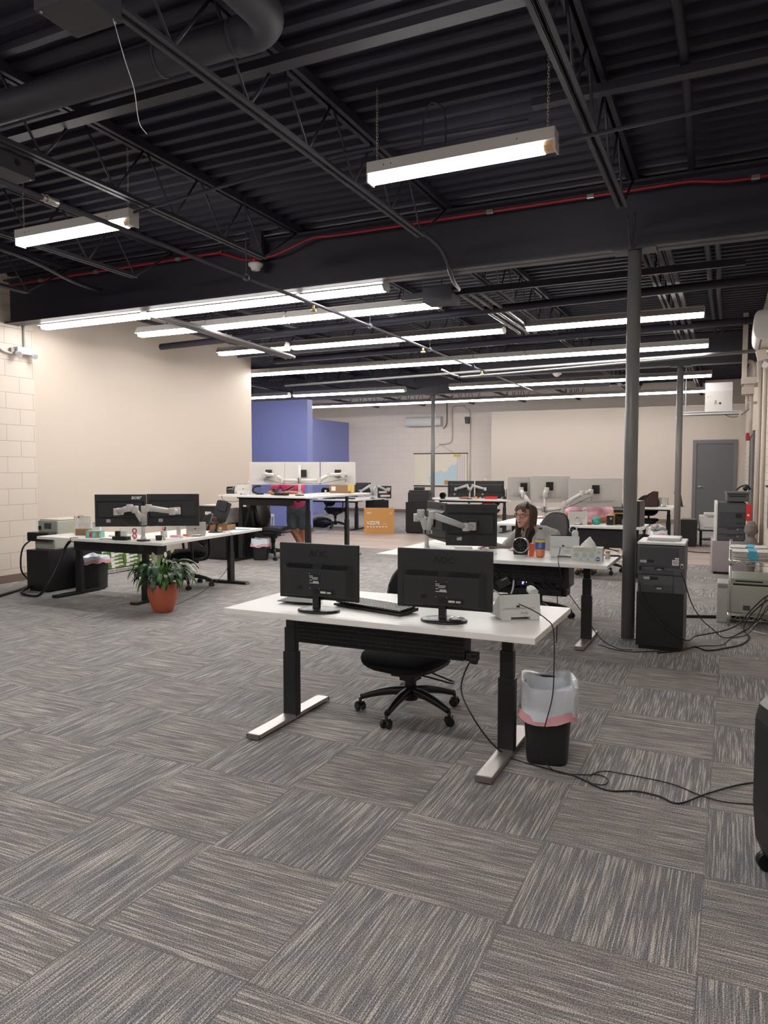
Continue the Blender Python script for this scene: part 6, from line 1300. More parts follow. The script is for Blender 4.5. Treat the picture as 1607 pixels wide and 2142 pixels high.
obj('rear_panel', MB().b(-0.16, 0.13, -0.224, -0.22, 0.215, 0.36), M_grey2, mbd, 0.002)
obj('lower_panel', MB().b(-0.13, 0.095, -0.225, -0.22, 0.010, 0.065), M_grey2, pr, 0.002); obj('lower_panel', MB().b(-0.13, 0.095, -0.225, -0.22, 0.152, 0.185), M_grey2, pr, 0.002); obj('side_seam', MB().b(0.096, 0.099, -0.2225, -0.22, 0, 0.14).b(-0.17, 0.17, -0.2225, -0.22, 0.139, 0.143).b(-0.17, 0.17, -0.2225, -0.22, 0.205, 0.208), M_black, pr)
obj('rear_latch', MB().b(-0.045, 0.025, -0.227, -0.22, 0.185, 0.205).b(-0.045, 0.025, -0.227, -0.22, 0.05, 0.058), M_black, pr, 0.003); obj('latch_tab', MB().ell((-0.01, -0.226, 0.187), (0.02, 0.002, 0.006)), M_lblue, pr); obj('lower_label', MB().b(-0.025, 0.01, -0.2265, -0.225, 0.030, 0.042), M_lblue, pr)
obj('warning_label', MB().b(0.085, 0.135, -0.2262, -0.224, 0.225, 0.268).b(0.105, 0.135, -0.2262, -0.224, 0.273, 0.285), M_paper, pr); obj('rating_label', MB().b(-0.155, -0.105, -0.2262, -0.224, 0.238, 0.258).b(-0.125, -0.08, -0.2262, -0.22, 0.105, 0.125), M_lblue, pr); obj('interface_port', MB().b(-0.10, -0.05, -0.2265, -0.22, 0.240, 0.262).b(-0.075, -0.02, -0.2262, -0.22, 0.105, 0.125), M_black, pr); obj('label_lines', MB().b(0.09, 0.13, -0.2268, -0.226, 0.252, 0.256).b(0.09, 0.13, -0.2268, -0.226, 0.238, 0.242), M_dkbody, pr)
obj('power_socket', MB().b(0.148, 0.168, -0.2262, -0.22, 0.205, 0.240), M_paper, pr); obj('power_plug', MB().c(0.158, -0.235, 0.22, 0.012, 0.02, 0.018).c(-0.152, -0.232, 0.19, 0.016, 0.02, 0.03), M_black, pr)
# black case at the right edge
sh = thing('rolling_case', 'black rounded hard shell case with a chrome handle at the right edge of the photo', 'case', (0.235, 2.87, 0), 20)
obj('shell', MB().prism([(-0.065, 0.04), (-0.10, 0.12), (-0.112, 0.25), (-0.112, 0.56), (-0.10, 0.61), (-0.07, 0.645), (-0.02, 0.66), (0.20, 0.66), (0.20, 0.02), (-0.05, 0.02)], -0.10, 0.12, 'y'), M_black, sh, 0.03, 4)
obj('side_panel', MB().prism([(-0.07, 0.08), (-0.095, 0.30), (-0.085, 0.54), (0.05, 0.60), (0.18, 0.60), (0.18, 0.06)], -0.104, -0.10, 'y'), M_dkbody, sh)
obj('chrome_handle', MB().tube([(-0.06, -0.11, 0.62), (-0.055, -0.12, 0.58), (-0.03, -0.12, 0.50), (0.0, -0.11, 0.48)], 0.010, 10).tube([(-0.10, -0.105, 0.52), (-0.085, -0.11, 0.47), (-0.06, -0.11, 0.43)], 0.006, 8), M_chrome, sh)
obj('white_sticker', MB().prism([(-0.088, 0.40), (-0.075, 0.415), (-0.06, 0.37), (-0.068, 0.32)], -0.1065, -0.104, 'y'), M_paper, sh); obj('grey_sticker', MB().prism([(-0.098, 0.26), (-0.08, 0.27), (-0.072, 0.24), (-0.078, 0.19)], -0.1065, -0.104, 'y'), M_pale, sh)
obj('wheel', MB().cyl((-0.06, -0.10, 0.035), (-0.06, -0.07, 0.035), 0.035, n=20), M_black, sh); obj('wheel', MB().cyl((-0.06, 0.08, 0.035), (-0.06, 0.11, 0.035), 0.035, n=20), M_black, sh)

# ================================================================== WALL MOUNTED THINGS
t = thing('emergency_light', 'white twin lamp emergency light high on the left block wall', 'emergency light', (-8.30, 6.72, 2.94))
obj('body', MB().b(0, 0.08, -0.13, 0.13, -0.035, 0.055), M_whitep, t, 0.01)
for y in (-0.12, 0.12): l = obj('lamp_head', MB().cyl((0.06, y, -0.03), (0.12, y-0.02, -0.05), 0.035, 0.04, 20), M_whitep, t); obj('lamp_lens', MB().cyl((0.12, y-0.02, -0.05), (0.123, y-0.021, -0.051), 0.03, n=20), M_lblue, l)
obj('backbox', MB().b(0, 0.04, -0.19, -0.12, -0.03, 0.03), M_lilac, t)
single('wall_conduit', MB().tube([(-8.28, 6.32, 3.30), (-8.28, 6.33, 3.05), (-8.28, 6.40, 2.93), (-8.28, 6.55, 2.90)], 0.017, 10), M_pale, 'pale bent conduit on the left block wall beside the emergency light', 'conduit')
single('wall_conduit', MB().cyl((-8.28, 6.74, 3.30), (-8.28, 6.74, 2.99), 0.015), M_pale, 'short straight conduit above the emergency light', 'conduit')
t = thing('wall_map', 'rolled wall map of a coast hanging between dark rails on the back wall', 'map', (-8.51, 22.33, 1.41))
obj('map_sheet', MB().b(-0.895, 0.895, -0.002, 0.002, -0.51, 0.51), M_map, t); obj('top_rail', MB().cyl((-0.93, 0, 0.52), (0.93, 0, 0.52), 0.016), M_brownw, t); obj('bottom_rail', MB().cyl((-0.93, 0, -0.52), (0.93, 0, -0.52), 0.016), M_brownw, t); obj('hanging_cord', MB().cyl((-0.45, 0, 0.53), (0.0, 0.02, 0.80), 0.005).cyl((0.45, 0, 0.53), (0.0, 0.02, 0.80), 0.005), M_lblue, t); obj('title_block', MB().b(0.45, 0.68, -0.004, -0.002, 0.41, 0.49), M_yellow, t); obj('legend_block', MB().b(0.14, 0.28, -0.004, -0.002, -0.48, -0.34), M_card, t)
def split_ac(label, loc, rz, L=1.22, H=0.31, D_=0.24):
    t = thing('air_conditioner', label, 'air conditioner', loc, rz)
    prof = [(0, 0), (-D_*0.45, 0)]+[(-D_*0.45-D_*0.55*math.sin(R(a))**0.5, H*0.5-H*0.5*math.copysign(abs(math.cos(R(a)))**0.7, math.cos(R(a)))) for a in range(15, 166, 15)]+[(-D_*0.5, H), (0, H)]
    obj('cover', MB().prism(prof, -L/2, L/2, 'x'), M_whitep, t, 0.012)
    obj('air_vane', MB().prism([(-D_*0.56, 0.006), (-D_*0.84, H*0.14), (-D_*0.88, H*0.13), (-D_*0.60, -0.006)], -L*0.42, L*0.42, 'x'), M_grey2, t)
    obj('side_cheek', MB().prism([(p[0]*0.97, p[1]*0.98+0.002) for p in prof], -L/2-0.004, -L/2, 'x'), M_pale, t)
    return t
split_ac('white wall mounted air conditioner on the far back wall above the map', (-9.05, 22.37, 2.80), 0)
split_ac('large white air conditioner high on the right wall, seen end on', (rwx(10.0), 10.05, 2.93), -90, L=0.95, H=0.33, D_=0.22)
single('wall_conduit', MB().tube([(-8.30, 22.33, 3.6), (-8.30, 22.33, 2.9), (-8.42, 22.33, 2.72)], 0.014, 8), M_brownw, 'dark refrigerant line beside the far air conditioner', 'pipe')
single('wall_conduit', MB().tube([(-7.7, 22.33, 3.42), (-8.0, 22.33, 3.42), (-8.12, 22.33, 3.3), (-8.12, 22.33, 2.4), (-8.25, 22.33, 2.25), (-8.55, 22.33, 2.22)], 0.02, 8), M_pale, 'pale bent conduit on the back wall ending over the map', 'conduit')
single('wall_conduit', MB().tube([(-7.75, 22.33, 3.42), (-7.6, 22.33, 3.3), (-7.52, 22.33, 3.1), (-7.52, 22.33, 0.9)], 0.014, 8), M_pale, 'thin pale conduit running down the back wall right of the map', 'conduit')
t = thing('wall_speaker', 'small black speaker on the back wall above the map', 'speaker', (-7.59, 22.33, 2.86)); obj('body', MB().prism([(-0.06, 0), (0.06, 0), (0.075, 0.21), (-0.075, 0.21)], -0.12, 0, 'y'), M_black, t, 0.01); obj('bracket', MB().c(0, 0.02, 0.1, 0.03, 0.04, 0.03), M_black, t)
t = thing('control_unit', 'white metal unit with ports on a hanging shelf at the upper right', 'cabinet', (-0.33, 16.45, 2.60), 0)
obj('housing', MB().b(-0.22, 0.285, -0.02, 0.4, 0, 0.575), M_pale, t, 0.004); obj('sloped_top', MB().b(-0.221, 0.286, -0.022, 0.4, 0.40, 0.576), mat('bright_panel', (0.70, 0.67, 0.68), 0.4), t, 0.004)
obj('ports', MB().c(-0.02, -0.022, 0.21, 0.035, 0.004, 0.012).c(-0.02, -0.022, 0.18, 0.03, 0.004, 0.02).c(-0.035, -0.022, 0.15, 0.02, 0.004, 0.015).c(0.0, -0.022, 0.15, 0.015, 0.004, 0.015).cyl((0.06, -0.018, 0.16), (0.06, -0.026, 0.16), 0.022).c(-0.17, -0.022, 0.29, 0.015, 0.004, 0.012).c(-0.12, -0.022, 0.29, 0.012, 0.004, 0.010), M_dkbody, t)
t = thing('hanging_shelf', 'galvanised strut shelf hung by rods under the white metal unit', 'shelf', (-0.33, 16.45, 2.5), 0)
obj('strut', MB().b(-0.70, 0.48, -0.08, -0.04, 0.04, 0.08).b(-0.70, 0.48, 0.30, 0.34, 0.04, 0.08).b(-0.66, 0.45, -0.10, 0.36, 0.085, 0.10), M_silver, t); obj('hanging_rod', MB().cyl((-0.64, 0.0, 0.05), (-0.64, 0.0, 1.33), 0.012), M_silver, t); obj('hanging_rod', MB().cyl((-0.60, 0.3, 0.05), (-0.60, 0.3, 1.33), 0.012), M_silver, t)
cable('black lead sagging from the white metal unit to the right wall', [(-0.30, 16.52, 2.74), (-0.25, 16.48, 2.62), (-0.12, 16.5, 2.50), (0.02, 16.5, 2.48), (0.16, 16.4, 2.54), (0.27, 16.3, 2.62)], 0.006)
wx = rwx(13)
single('cable_trunking', MB().b(0.085, 0.16, 12.9, 13.05, 2.80, 3.42).b(0.085, 0.16, 12.9, 13.05, 3.42, DK, ), M_part, 'tall pale metal trunking rising to the ceiling at the right wall', 'trunking', bevel=0.006)
t = thing('wall_pull_box', 'pale painted pull box and pipes bracketed off the right wall', 'box', (0.2, 13.0, 2.5))
obj('upper_box', MB().b(-0.12, 0.10, -0.12, 0.12, 0.26, 0.37), M_part, t, 0.01); obj('lower_box', MB().b(-0.11, 0.06, -0.14, 0.10, 0.10, 0.22), M_part, t, 0.01); obj('cross_pipe', MB().cyl((-0.08, -0.05, 0.25), (0.14, -0.05, 0.25), 0.035).cyl((-0.03, -0.05, -0.03), (0.14, -0.05, -0.03), 0.022), M_part, t)
obj('curved_pipe', MB().tube([(-0.03, 0, 0.62), (0.03, 0, 0.60), (0.06, 0, 0.52), (0.06, 0, 0.36)], 0.032, 12), M_part, t); obj('drop_pipe', MB().cyl((-0.03, -0.05, 0.1), (-0.03, -0.05, -0.14), 0.026).cyl((0.03, -0.05, 0.1), (0.03, -0.05, -0.5), 0.024), M_part, t); obj('loose_strap', MB().b(-0.06, -0.03, -0.07, -0.065, -0.33, -0.15, T(ry=20)), M_part, t)
single('wall_conduit', MB().cyl((rwx(12.4)-0.03, 12.4, 0.05), (rwx(12.4)-0.03, 12.4, 3.3), 0.030), M_part, 'fat pale pipe running full height down the right wall', 'pipe')
single('wall_conduit', MB().cyl((rwx(10.9)-0.025, 10.9, 0.3), (rwx(10.9)-0.025, 10.9, 2.95), 0.022), M_part, 'thinner pale pipe on the right wall below the air conditioner', 'pipe')
t = thing('security_camera', 'round pale camera under the right wall air conditioner', 'camera', (rwx(10.4)-0.06, 10.35, 2.72)); obj('camera_body', MB().cyl((0, -0.06, 0), (0, 0.02, 0.0), 0.035, n=20), M_whitep, t, 0.004); obj('mount_plate', MB().b(0.0, 0.06, -0.02, 0.06, -0.03, 0.03), M_part, t); obj('upper_bracket', MB().b(-0.06, 0.05, -0.05, 0.1, 0.07, 0.2, T(ry=-15)), M_part, t)
t = thing('fire_alarm', 'red fire alarm strobe high on the right wall', 'alarm', (rwx(17.5), 17.5, 2.12)); obj('body', MB().b(-0.07, 0, -0.1, 0.1, -0.08, 0.08), M_redp, t, 0.01); obj('strobe', MB().b(-0.10, -0.07, -0.04, 0.04, -0.04, 0.02), M_whitep, t, 0.008)
t = thing('fire_extinguisher_box', 'red box on the right wall behind the copier', 'box', (rwx(14.2)-0.10, 14.1, 0.70)); obj('body', MB().b(-0.04, 0.06, -0.06, 0.06, -0.14, 0.14), M_redp, t, 0.006); obj('label', MB().b(0.0, 0.03, -0.062, -0.06, -0.06, -0.03), M_paper, t)
t = thing('electrical_panel', 'grey electrical panel with a blue light at the right edge', 'panel', (rwx(9.0), 9.0, 1.0)); obj('enclosure', MB().b(-0.05, 0, -0.16, 0.16, -0.2, 0.25), M_grey, t, 0.004); obj('door_lip', MB().b(-0.08, 0, -0.18, 0.14, 0.25, 0.27), M_grey, t); obj('indicator_light', MB().c(-0.045, -0.1, 0.30, 0.012, 0.012, 0.012), M_led_b, t)
# ================================================================== PEOPLE
def head_parts(mb, c, face, up=(0, 0, 1), s=1.0):
    """adds a head volume; face = horizontal facing direction. returns matrix head->world"""
    f = V(face).normalized(); u = V(up).normalized(); x = f.cross(u).normalized(); u = x.cross(f).normalized()
    M_ = Matrix.Translation(V(c)) @ Matrix(((x.x, f.x, u.x, 0), (x.y, f.y, u.y, 0), (x.z, f.z, u.z, 0), (0, 0, 0, 1))) @ Matrix.Scale(s, 4)
    def fn(d, p):
        q = V(p)
        if d.z < 0:
            k = -d.z; q.x *= 1-0.30*k; q.y = q.y*(1-0.12*k)+0.020*k
            if d.y > 0: q.y += 0.006*k
        if d.y < 0: q.y *= 1.06
        return q
    mb.ell((0, 0, 0), (0.074, 0.092, 0.112), 32, 22, M_, fn)
    mb.ell((0, 0.055, -0.060), (0.044, 0.040, 0.042), 20, 12, M_)       # jaw
    mb.ell((0, 0.086, -0.092), (0.020, 0.016, 0.016), 14, 8, M_)        # chin
    mb.caps_m = None
    for p0, p1, r0, r1 in (((0, 0.088, 0.018), (0, 0.101, -0.020), 0.009, 0.0125),):
        n0 = len(mb.v); mb.caps(p0, p1, r0, r1); 
        for i in range(n0, len(mb.v)): mb.v[i] = M_ @ mb.v[i]
    for sx in (-1, 1):
        mb.ell((sx*0.010, 0.094, -0.025), (0.009, 0.010, 0.008), 10, 8, M_)
        mb.ell((sx*0.032, 0.077, 0.034), (0.022, 0.012, 0.008), 14, 8, M_)   # brow
        mb.ell((sx*0.042, 0.056, -0.024), (0.024, 0.024, 0.028), 14, 8, M_)  # cheek
        mb.ell((sx*0.075, -0.004, -0.004), (0.009, 0.018, 0.030), 14, 8, M_) # ear
    mb.ell((0, 0.091, -0.048), (0.022, 0.010, 0.008), 14, 8, M_)
    return M_
def face_bits(t, M_, body):
    e, i_, l = MB(), MB(), MB()
    for sx in (-1, 1):
        e.ell((sx*0.031, 0.073, 0.012), (0.0135, 0.0125, 0.0095), 16, 10, M_); i_.ell((sx*0.031, 0.0815, 0.012), (0.0058, 0.0045, 0.0058), 12, 8, M_)
    l.ell((0, 0.0985, -0.0505), (0.021, 0.0048, 0.0038), 14, 8, M_); l.ell((0, 0.0965, -0.058), (0.017, 0.005, 0.0042), 14, 8, M_)
    a = obj('eye', e, M_eye, t); obj('iris', i_, M_iris, a); obj('lips', l, M_lip, t)
def hand(mb, wrist, tip_dir, palm_n, curl=0.5, s=1.0, thumb=1):
    """palm, four unequal bent fingers and a side thumb; palm_n = back-of-hand normal"""
    d = V(tip_dir).normalized(); n = V(palm_n).normalized(); n = (n-d*n.dot(d)).normalized(); x = d.cross(n)
    w_ = V(wrist)
    for k in range(4):
        o = (k-1.5)*0.0195*s; kn = w_+d*0.085*s*(1-0.05*abs(k-1.3))+x*o
        mb.caps(w_+x*o*0.6+d*0.01, kn, 0.016*s, 0.0105*s)
        L = [0.036, 0.042, 0.039, 0.030][k if thumb > 0 else 3-k]*s; p = kn; ang = 0
        for seg, f in enumerate((1.0, 0.72, 0.6)):
            ang += curl*(0.7 if seg == 0 else 0.8); q = p+(d*math.cos(ang)-n*math.sin(ang))*L*f+x*o*0.06
            mb.caps(p, q, (0.0092-0.001*seg)*s, (0.0086-0.001*seg)*s); p = q
    b0 = w_+d*0.025*s-x*thumb*0.024*s; b1 = b0+(d*0.55-x*thumb*0.8-n*0.25).normalized()*0.040*s; b2 = b1+(d*0.9-x*thumb*0.3-n*0.3).normalized()*0.032*s
    mb.caps(b0, b1, 0.0135*s, 0.011*s); mb.caps(b1, b2, 0.0105*s, 0.0085*s)
def chain(mb, pts):
    for (p0, r0), (p1, r1) in zip(pts[:-1], pts[1:]): mb.caps(p0, p1, r0, r1)

# ---- seated woman in a grey hoodie
f = V((-0.36, -0.93, 0)).normalized(); lv_ = V((-f.y, f.x, 0))     # lv_ = her left
hip = V((-1.60, 7.04, 0.50)); chest = V((-1.68, 6.96, 0.775)); neck = V((-1.73, 6.92, 0.870)); hc = V((-1.765, 6.885, 1.005))
Ls = chest+lv_*0.185+V((0, 0, 0.040)); Rs = chest-lv_*0.175+V((0, 0, 0.040))
Le = Ls+V((-0.03, -0.14, -0.20)); Lh = V((-1.72, 6.62, 0.735)); Re = Rs+V((-0.13, -0.14, -0.16)); Rh = V((-2.02, 6.64, 0.735))
hf = V((-0.36, -0.93, -0.03)).normalized()
b = MB()
HM = head_parts(b, hc, hf, (0.05, 0.02, 1), 1.0)
chain(b, [(neck+V((0.02, 0.02, -0.03)), 0.058), (hc+V((0.015, 0.02, -0.07)), 0.050)])
chain(b, [(hip, 0.135), (hip+V((-0.02, -0.03, 0.12)), 0.12), (chest, 0.115)]); chain(b, [(Ls, 0.050), (chest+V((0, 0, 0.02)), 0.06), (Rs, 0.050)])
chain(b, [(Ls, 0.048), (Le, 0.038), (Lh, 0.024)]); chain(b, [(Rs, 0.048), (Re, 0.038), (Rh, 0.024)])
hand(b, Lh, (-0.7, -0.6, -0.1), (0, 0, 1), 0.35, 0.95, 1); hand(b, Rh, (-0.8, -0.5, -0.1), (0, 0, 1), 0.35, 0.95, -1)
for s in (-1, 1):
    k0 = hip+lv_*0.09*s+V((0, 0, -0.01)); k1 = k0+f*0.36+V((0, 0, 0.0)); k2 = k1+V((0, 0, -0.38))+f*0.02; k3 = k2+f*0.13+V((0, 0, -0.05))
    chain(b, [(k0, 0.085), (k1, 0.055), (k2, 0.036), (k2+V((0, 0, -0.04)), 0.032), (k3, 0.026)])
wm = thing('person', 'seated person with long brown hair, glasses and a grey hooded sweatshirt', 'person', hip - V((0, 0, 0.5)))
wm_off = Matrix.Translation(-V(wm.location))
def P_(name, mb_or_me, material, bevel=0):
    me = mb_or_me if isinstance(mb_or_me, bpy.types.Mesh) else mb_or_me.mesh(name)
    me.transform(wm_off); return obj(name, me, material, wm, bevel)
body = P_('body', blend(b, 0.0055, 3), M_skin)
e, i_, l = MB(), MB(), MB()
for sx in (-1, 1):
    e.ell((sx*0.031, 0.074, 0.012), (0.0125, 0.0125, 0.0080), 16, 10, HM); i_.ell((sx*0.031, 0.0825, 0.012), (0.0058, 0.0045, 0.0055), 12, 8, HM)
l.ell((0, 0.0995, -0.0505), (0.021, 0.0050, 0.0034), 14, 8, HM); l.ell((0, 0.0975, -0.058), (0.017, 0.005, 0.0038), 14, 8, HM)
P_('eye', e, M_eye); P_('iris', i_, M_iris); P_('lips', l, M_lip)
g = MB()
for sx in (-1, 1):
    pts = []
    for i in range(21):
        a = 2*PI*i/20; ca, sa = math.cos(a), math.sin(a)
        pts.append((sx*0.033+0.0265*math.copysign(abs(ca)**0.6, ca), 0.100-0.010*abs(ca*1.0+sx*0.6)*0.5, 0.008+0.0175*math.copysign(abs(sa)**0.6, sa)))
    g.tube(pts, 0.0022, 6, 1, HM); g.tube([(sx*0.059, 0.094, 0.016), (sx*0.078, 0.05, 0.016), (sx*0.080, -0.02, 0.008)], 0.0022, 6, 2, HM)
g.tube([(-0.008, 0.102, 0.012), (0, 0.106, 0.015), (0.008, 0.102, 0.012)], 0.0022, 6, 2, HM)
P_('eyeglasses', g, M_brownw)
# hair: scalp cap plus long strands
hr = MB()
hr.ell((0, -0.018, 0.022), (0.084, 0.100, 0.106), 28, 18, HM, fn=lambda d, p: p if not (d.y > 0.15 and d.z < 0.48) else V((p.x*0.86, p.y*0.55, p.z*0.9)))
rnd = random.Random(4)
for i in range(250):
    ang = rnd.uniform(-PI, PI)              # 0 = back of the head, +-pi = face
    if abs(ang) > 2.05 and i % 4 == 0: continue
    a = PI*1.5+ang; ca, sa = math.cos(a), math.sin(a)
    j = lambda v, q=0.004: v+V((rnd.uniform(-q, q), rnd.uniform(-q, q), 0))
    top = V((ca*0.012, sa*0.02-0.01, 0.128))
    if abs(ang) > 2.05:                      # wispy fringe over the forehead
        sx = math.copysign(1, ca) if abs(ca) > 0.1 else rnd.choice((-1, 1))
        hr.tube([top, V((ca*0.05, 0.060, 0.102)), V((ca*0.055+sx*0.010, 0.080, 0.072)), V((ca*0.04+sx*0.030, 0.084, 0.046+rnd.uniform(-.010, .012)))], 0.003, 5, 4, HM, rs=[0.0035, 0.0026, 0.0018, 0.0006]); continue
    side = V((ca*0.080, sa*0.098-0.012, 0.07)); mid = V((ca*0.089, sa*0.100-0.016, -0.01)); low = V((ca*0.078, sa*0.075-0.024+(0.03 if abs(ca) > 0.8 else 0), -0.10)); end = V((ca*0.066+rnd.uniform(-.01, .01), sa*0.05-0.02+(0.06 if abs(ca) > 0.7 else 0), -0.19-rnd.uniform(0, 0.10)))
    hr.tube([top, j(side), j(mid), j(low, 0.007), j(end, 0.01)], 0.006, 5, 4, HM, rs=[0.004, 0.006, 0.0065, 0.006, 0.002])
P_('hair', hr, mat('brown_hair_with_grey', (0.075, 0.042, 0.028), 0.42, var=0.7, vscale=45))
c = MB()
chain(c, [(hip+V((0, 0, -0.03)), 0.155), (hip+V((-0.02, -0.03, 0.12)), 0.145), (chest+V((0, 0, -0.02)), 0.135)]); chain(c, [(Ls, 0.078), (chest+V((0.01, 0.03, 0.045))+lv_*0.09, 0.085), (chest+V((0.01, 0.05, 0.05)), 0.09), (chest+V((0.01, 0.03, 0.045))-lv_*0.09, 0.085), (Rs, 0.078)])
for s_, e_, h_ in ((Ls, Le, Lh), (Rs, Re, Rh)): chain(c, [(s_, 0.078), (s_*0.5+e_*0.5, 0.070), (e_, 0.064), (h_*0.85+e_*0.15, 0.044)]); c.caps(h_*0.80+e_*0.2, h_*0.88+e_*0.12, 0.042, 0.038)
hoodb = neck+V((0.05, 0.065, -0.01))
for k in range(9): a = PI*k/8; q = neck+lv_*0.095*math.cos(a)-f*(0.055*math.sin(a)+0.01)+V((0, 0, -0.045+0.02*math.sin(a))); c.ell(q, (0.038, 0.038, 0.034), 12, 8)
c.ell(hoodb, (0.095, 0.07, 0.055), 16, 10)
me = blend(c, 0.008, 4, 'hoodie')
for v in me.vertices:   # folds
    n = noise.noise(V(v.co)*13)*0.009+noise.noise(V(v.co)*30)*0.004; v.co = V(v.co)+v.normal*n
P_('hoodie', me, M_hood)
sh_ = MB(); sh_.ell(chest+f*0.085+V((0, 0, 0.01)), (0.055, 0.06, 0.13)); sh_.ell(neck+V((0.02, 0.02, -0.03)), (0.062, 0.062, 0.03)); P_('tshirt', blend(sh_, 0.01, 2), M_tshirt)
tr = MB()
for s in (-1, 1):
    k0 = hip+lv_*0.09*s+V((0, 0, -0.01)); k1 = k0+f*0.36; k2 = k1+V((0, 0, -0.34))+f*0.02; chain(tr, [(k0, 0.098), (k1, 0.070), (k2, 0.056)])
tr.ell(hip+V((0, 0, -0.02)), (0.17, 0.16, 0.10)); P_('trousers', blend(tr, 0.01, 3), M_denim)
shoe = MB()
for s in (-1, 1):
    k2 = hip+lv_*0.09*s+f*0.38+V((0, 0, -0.45)); shoe.caps(k2+V((0, 0, 0.0)), k2+f*0.15+V((0, 0, -0.005)), 0.044, 0.036)
P_('shoes', blend(shoe, 0.008, 2), M_black)

# ---- generic helper for the others
def figure(label, base, skin, bmb, clothes):
    t = thing('person', label, 'person', base); off = Matrix.Translation(-V(base))
    me = blend(bmb, 0.009, 3); me.transform(off); obj('body', me, skin, t)
    for name, mb_, mt, fold in clothes:
        me = blend(mb_, 0.010, 3, name)
        if fold:
            for v in me.vertices: v.co = V(v.co)+v.normal*(noise.noise(V(v.co)*11)*fold)
        me.transform(off); obj(name, me, mt, t)
    return t, off
# ---- man leaning on the raised desk
hp = V((-6.55, 10.55, 0.82)); ch = V((-6.60, 10.38, 1.16)); nk = V((-6.60, 10.26, 1.27)); hd_ = V((-6.58, 10.18, 1.375)); rt = V((0.905, 0.426, 0))
L_s, R_s = ch+rt*0.19+V((0, -0.02, 0.04)), ch-rt*0.19+V((0, -0.02, 0.04))
L_e, R_e = L_s+rt*0.05+V((0, -0.10, -0.17)), R_s-rt*0.05+V((0, -0.10, -0.17)); L_h, R_h = V((-6.40, 10.0, 1.075)), V((-6.70, 9.95, 1.075))
b = MB(); HM2 = head_parts(b, hd_, (0.1, -0.95, -0.3), (0, -0.3, 1), 1.0)
chain(b, [(nk, 0.06), (hd_+V((0, 0.02, -0.05)), 0.055)]); chain(b, [(hp, 0.14), (hp*0.5+ch*0.5, 0.125), (ch, 0.135)]); chain(b, [(L_s, 0.055), (R_s, 0.055)])
chain(b, [(L_s, 0.052), (L_e, 0.044), (L_h, 0.028)]); chain(b, [(R_s, 0.052), (R_e, 0.044), (R_h, 0.028)])
hand(b, L_h, (-0.7, -0.7, 0), (0, 0, 1), 0.3, 1.0, 1); hand(b, R_h, (0.7, -0.7, 0), (0, 0, 1), 0.3, 1.0, -1)
kneeL, kneeR = hp+rt*0.07+V((-0.0, 0.0, -0.37)), hp-rt*0.09+V((0.0, -0.02, -0.37)); ankL, ankR = V((-6.56, 10.62, 0.08)), V((-6.42, 10.50, 0.08))
chain(b, [(hp+rt*0.08, 0.095), (kneeL, 0.058), (kneeL*0.65+ankL*0.35+V((0, 0.02, 0)), 0.055), (ankL, 0.036), (ankL+V((0.02, -0.14, -0.05)), 0.03)])
chain(b, [(hp-rt*0.08, 0.095), (kneeR, 0.058), (kneeR*0.65+ankR*0.35+V((0, 0.02, 0)), 0.055), (ankR, 0.036), (ankR+V((0.02, -0.14, -0.05)), 0.03)])
po = MB(); chain(po, [(hp+V((0, 0, 0.02)), 0.155), (hp*0.5+ch*0.5, 0.145), (ch, 0.155)]); chain(po, [(L_s, 0.078), (R_s, 0.078)]); chain(po, [(L_s, 0.075), (L_s*0.45+L_e*0.55, 0.066)]); chain(po, [(R_s, 0.075), (R_s*0.45+R_e*0.55, 0.066)])
so = MB(); so.ell(hp+V((0, 0, -0.06)), (0.165, 0.155, 0.15)); chain(so, [(hp+rt*0.08, 0.115), (kneeL+V((0, 0, 0.05)), 0.088)]); chain(so, [(hp-rt*0.08, 0.115), (kneeR+V((0, 0, 0.05)), 0.088)])
ho = MB(); ho.ell(hd_+V((0, 0.02, 0.02)), (0.080, 0.098, 0.105))
sh2 = MB(); sh2.caps(ankL+V((0, 0.03, -0.03)), ankL+V((0.02, -0.16, -0.035)), 0.045, 0.04); sh2.caps(ankR+V((0, 0.03, -0.03)), ankR+V((0.02, -0.16, -0.035)), 0.045, 0.04)
figure('person in a magenta polo and grey shorts leaning on the raised desk, legs crossed', (-6.55, 10.55, 0), M_skin2, b, [('polo_shirt', po, M_magenta, 0.012), ('shorts', so, M_shorts, 0.012), ('hair', ho, M_hairg, 0.0), ('shoes', sh2, M_black, 0)])
# ---- person in pale pink at the desk with three pale screens
hp = V((-1.76, 10.68, 0.54)); ch = V((-1.77, 10.60, 0.88)); nk = V((-1.77, 10.58, 0.99)); hd_ = V((-1.78, 10.54, 1.12))
L_s, R_s = ch+rt*0.20+V((0, 0, 0.01)), ch-rt*0.20+V((0, 0, 0.01))
L_e, R_e = V((-1.50, 10.52, 0.78)), V((-2.12, 10.42, 0.79)); L_h, R_h = V((-1.66, 10.28, 0.745)), V((-2.36, 10.28, 0.765))
b = MB(); head_parts(b, hd_, (-0.2, -1, -0.1), (0, 0, 1), 0.98)
chain(b, [(nk, 0.058), (hd_+V((0, 0.02, -0.06)), 0.052)]); chain(b, [(hp, 0.16), (hp*0.5+ch*0.5, 0.16), (ch, 0.14)]); chain(b, [(L_s, 0.06), (R_s, 0.06)])
chain(b, [(L_s, 0.060), (L_e, 0.056), (L_h, 0.036)]); chain(b, [(R_s, 0.060), (R_e, 0.056), (R_h, 0.034)])
hand(b, L_h, (-0.6, -0.8, -0.05), (0, 0, 1), 0.3, 1.0, 1); hand(b, R_h, (-0.85, -0.4, 0.0), (0, 0, 1), 0.2, 1.0, -1)
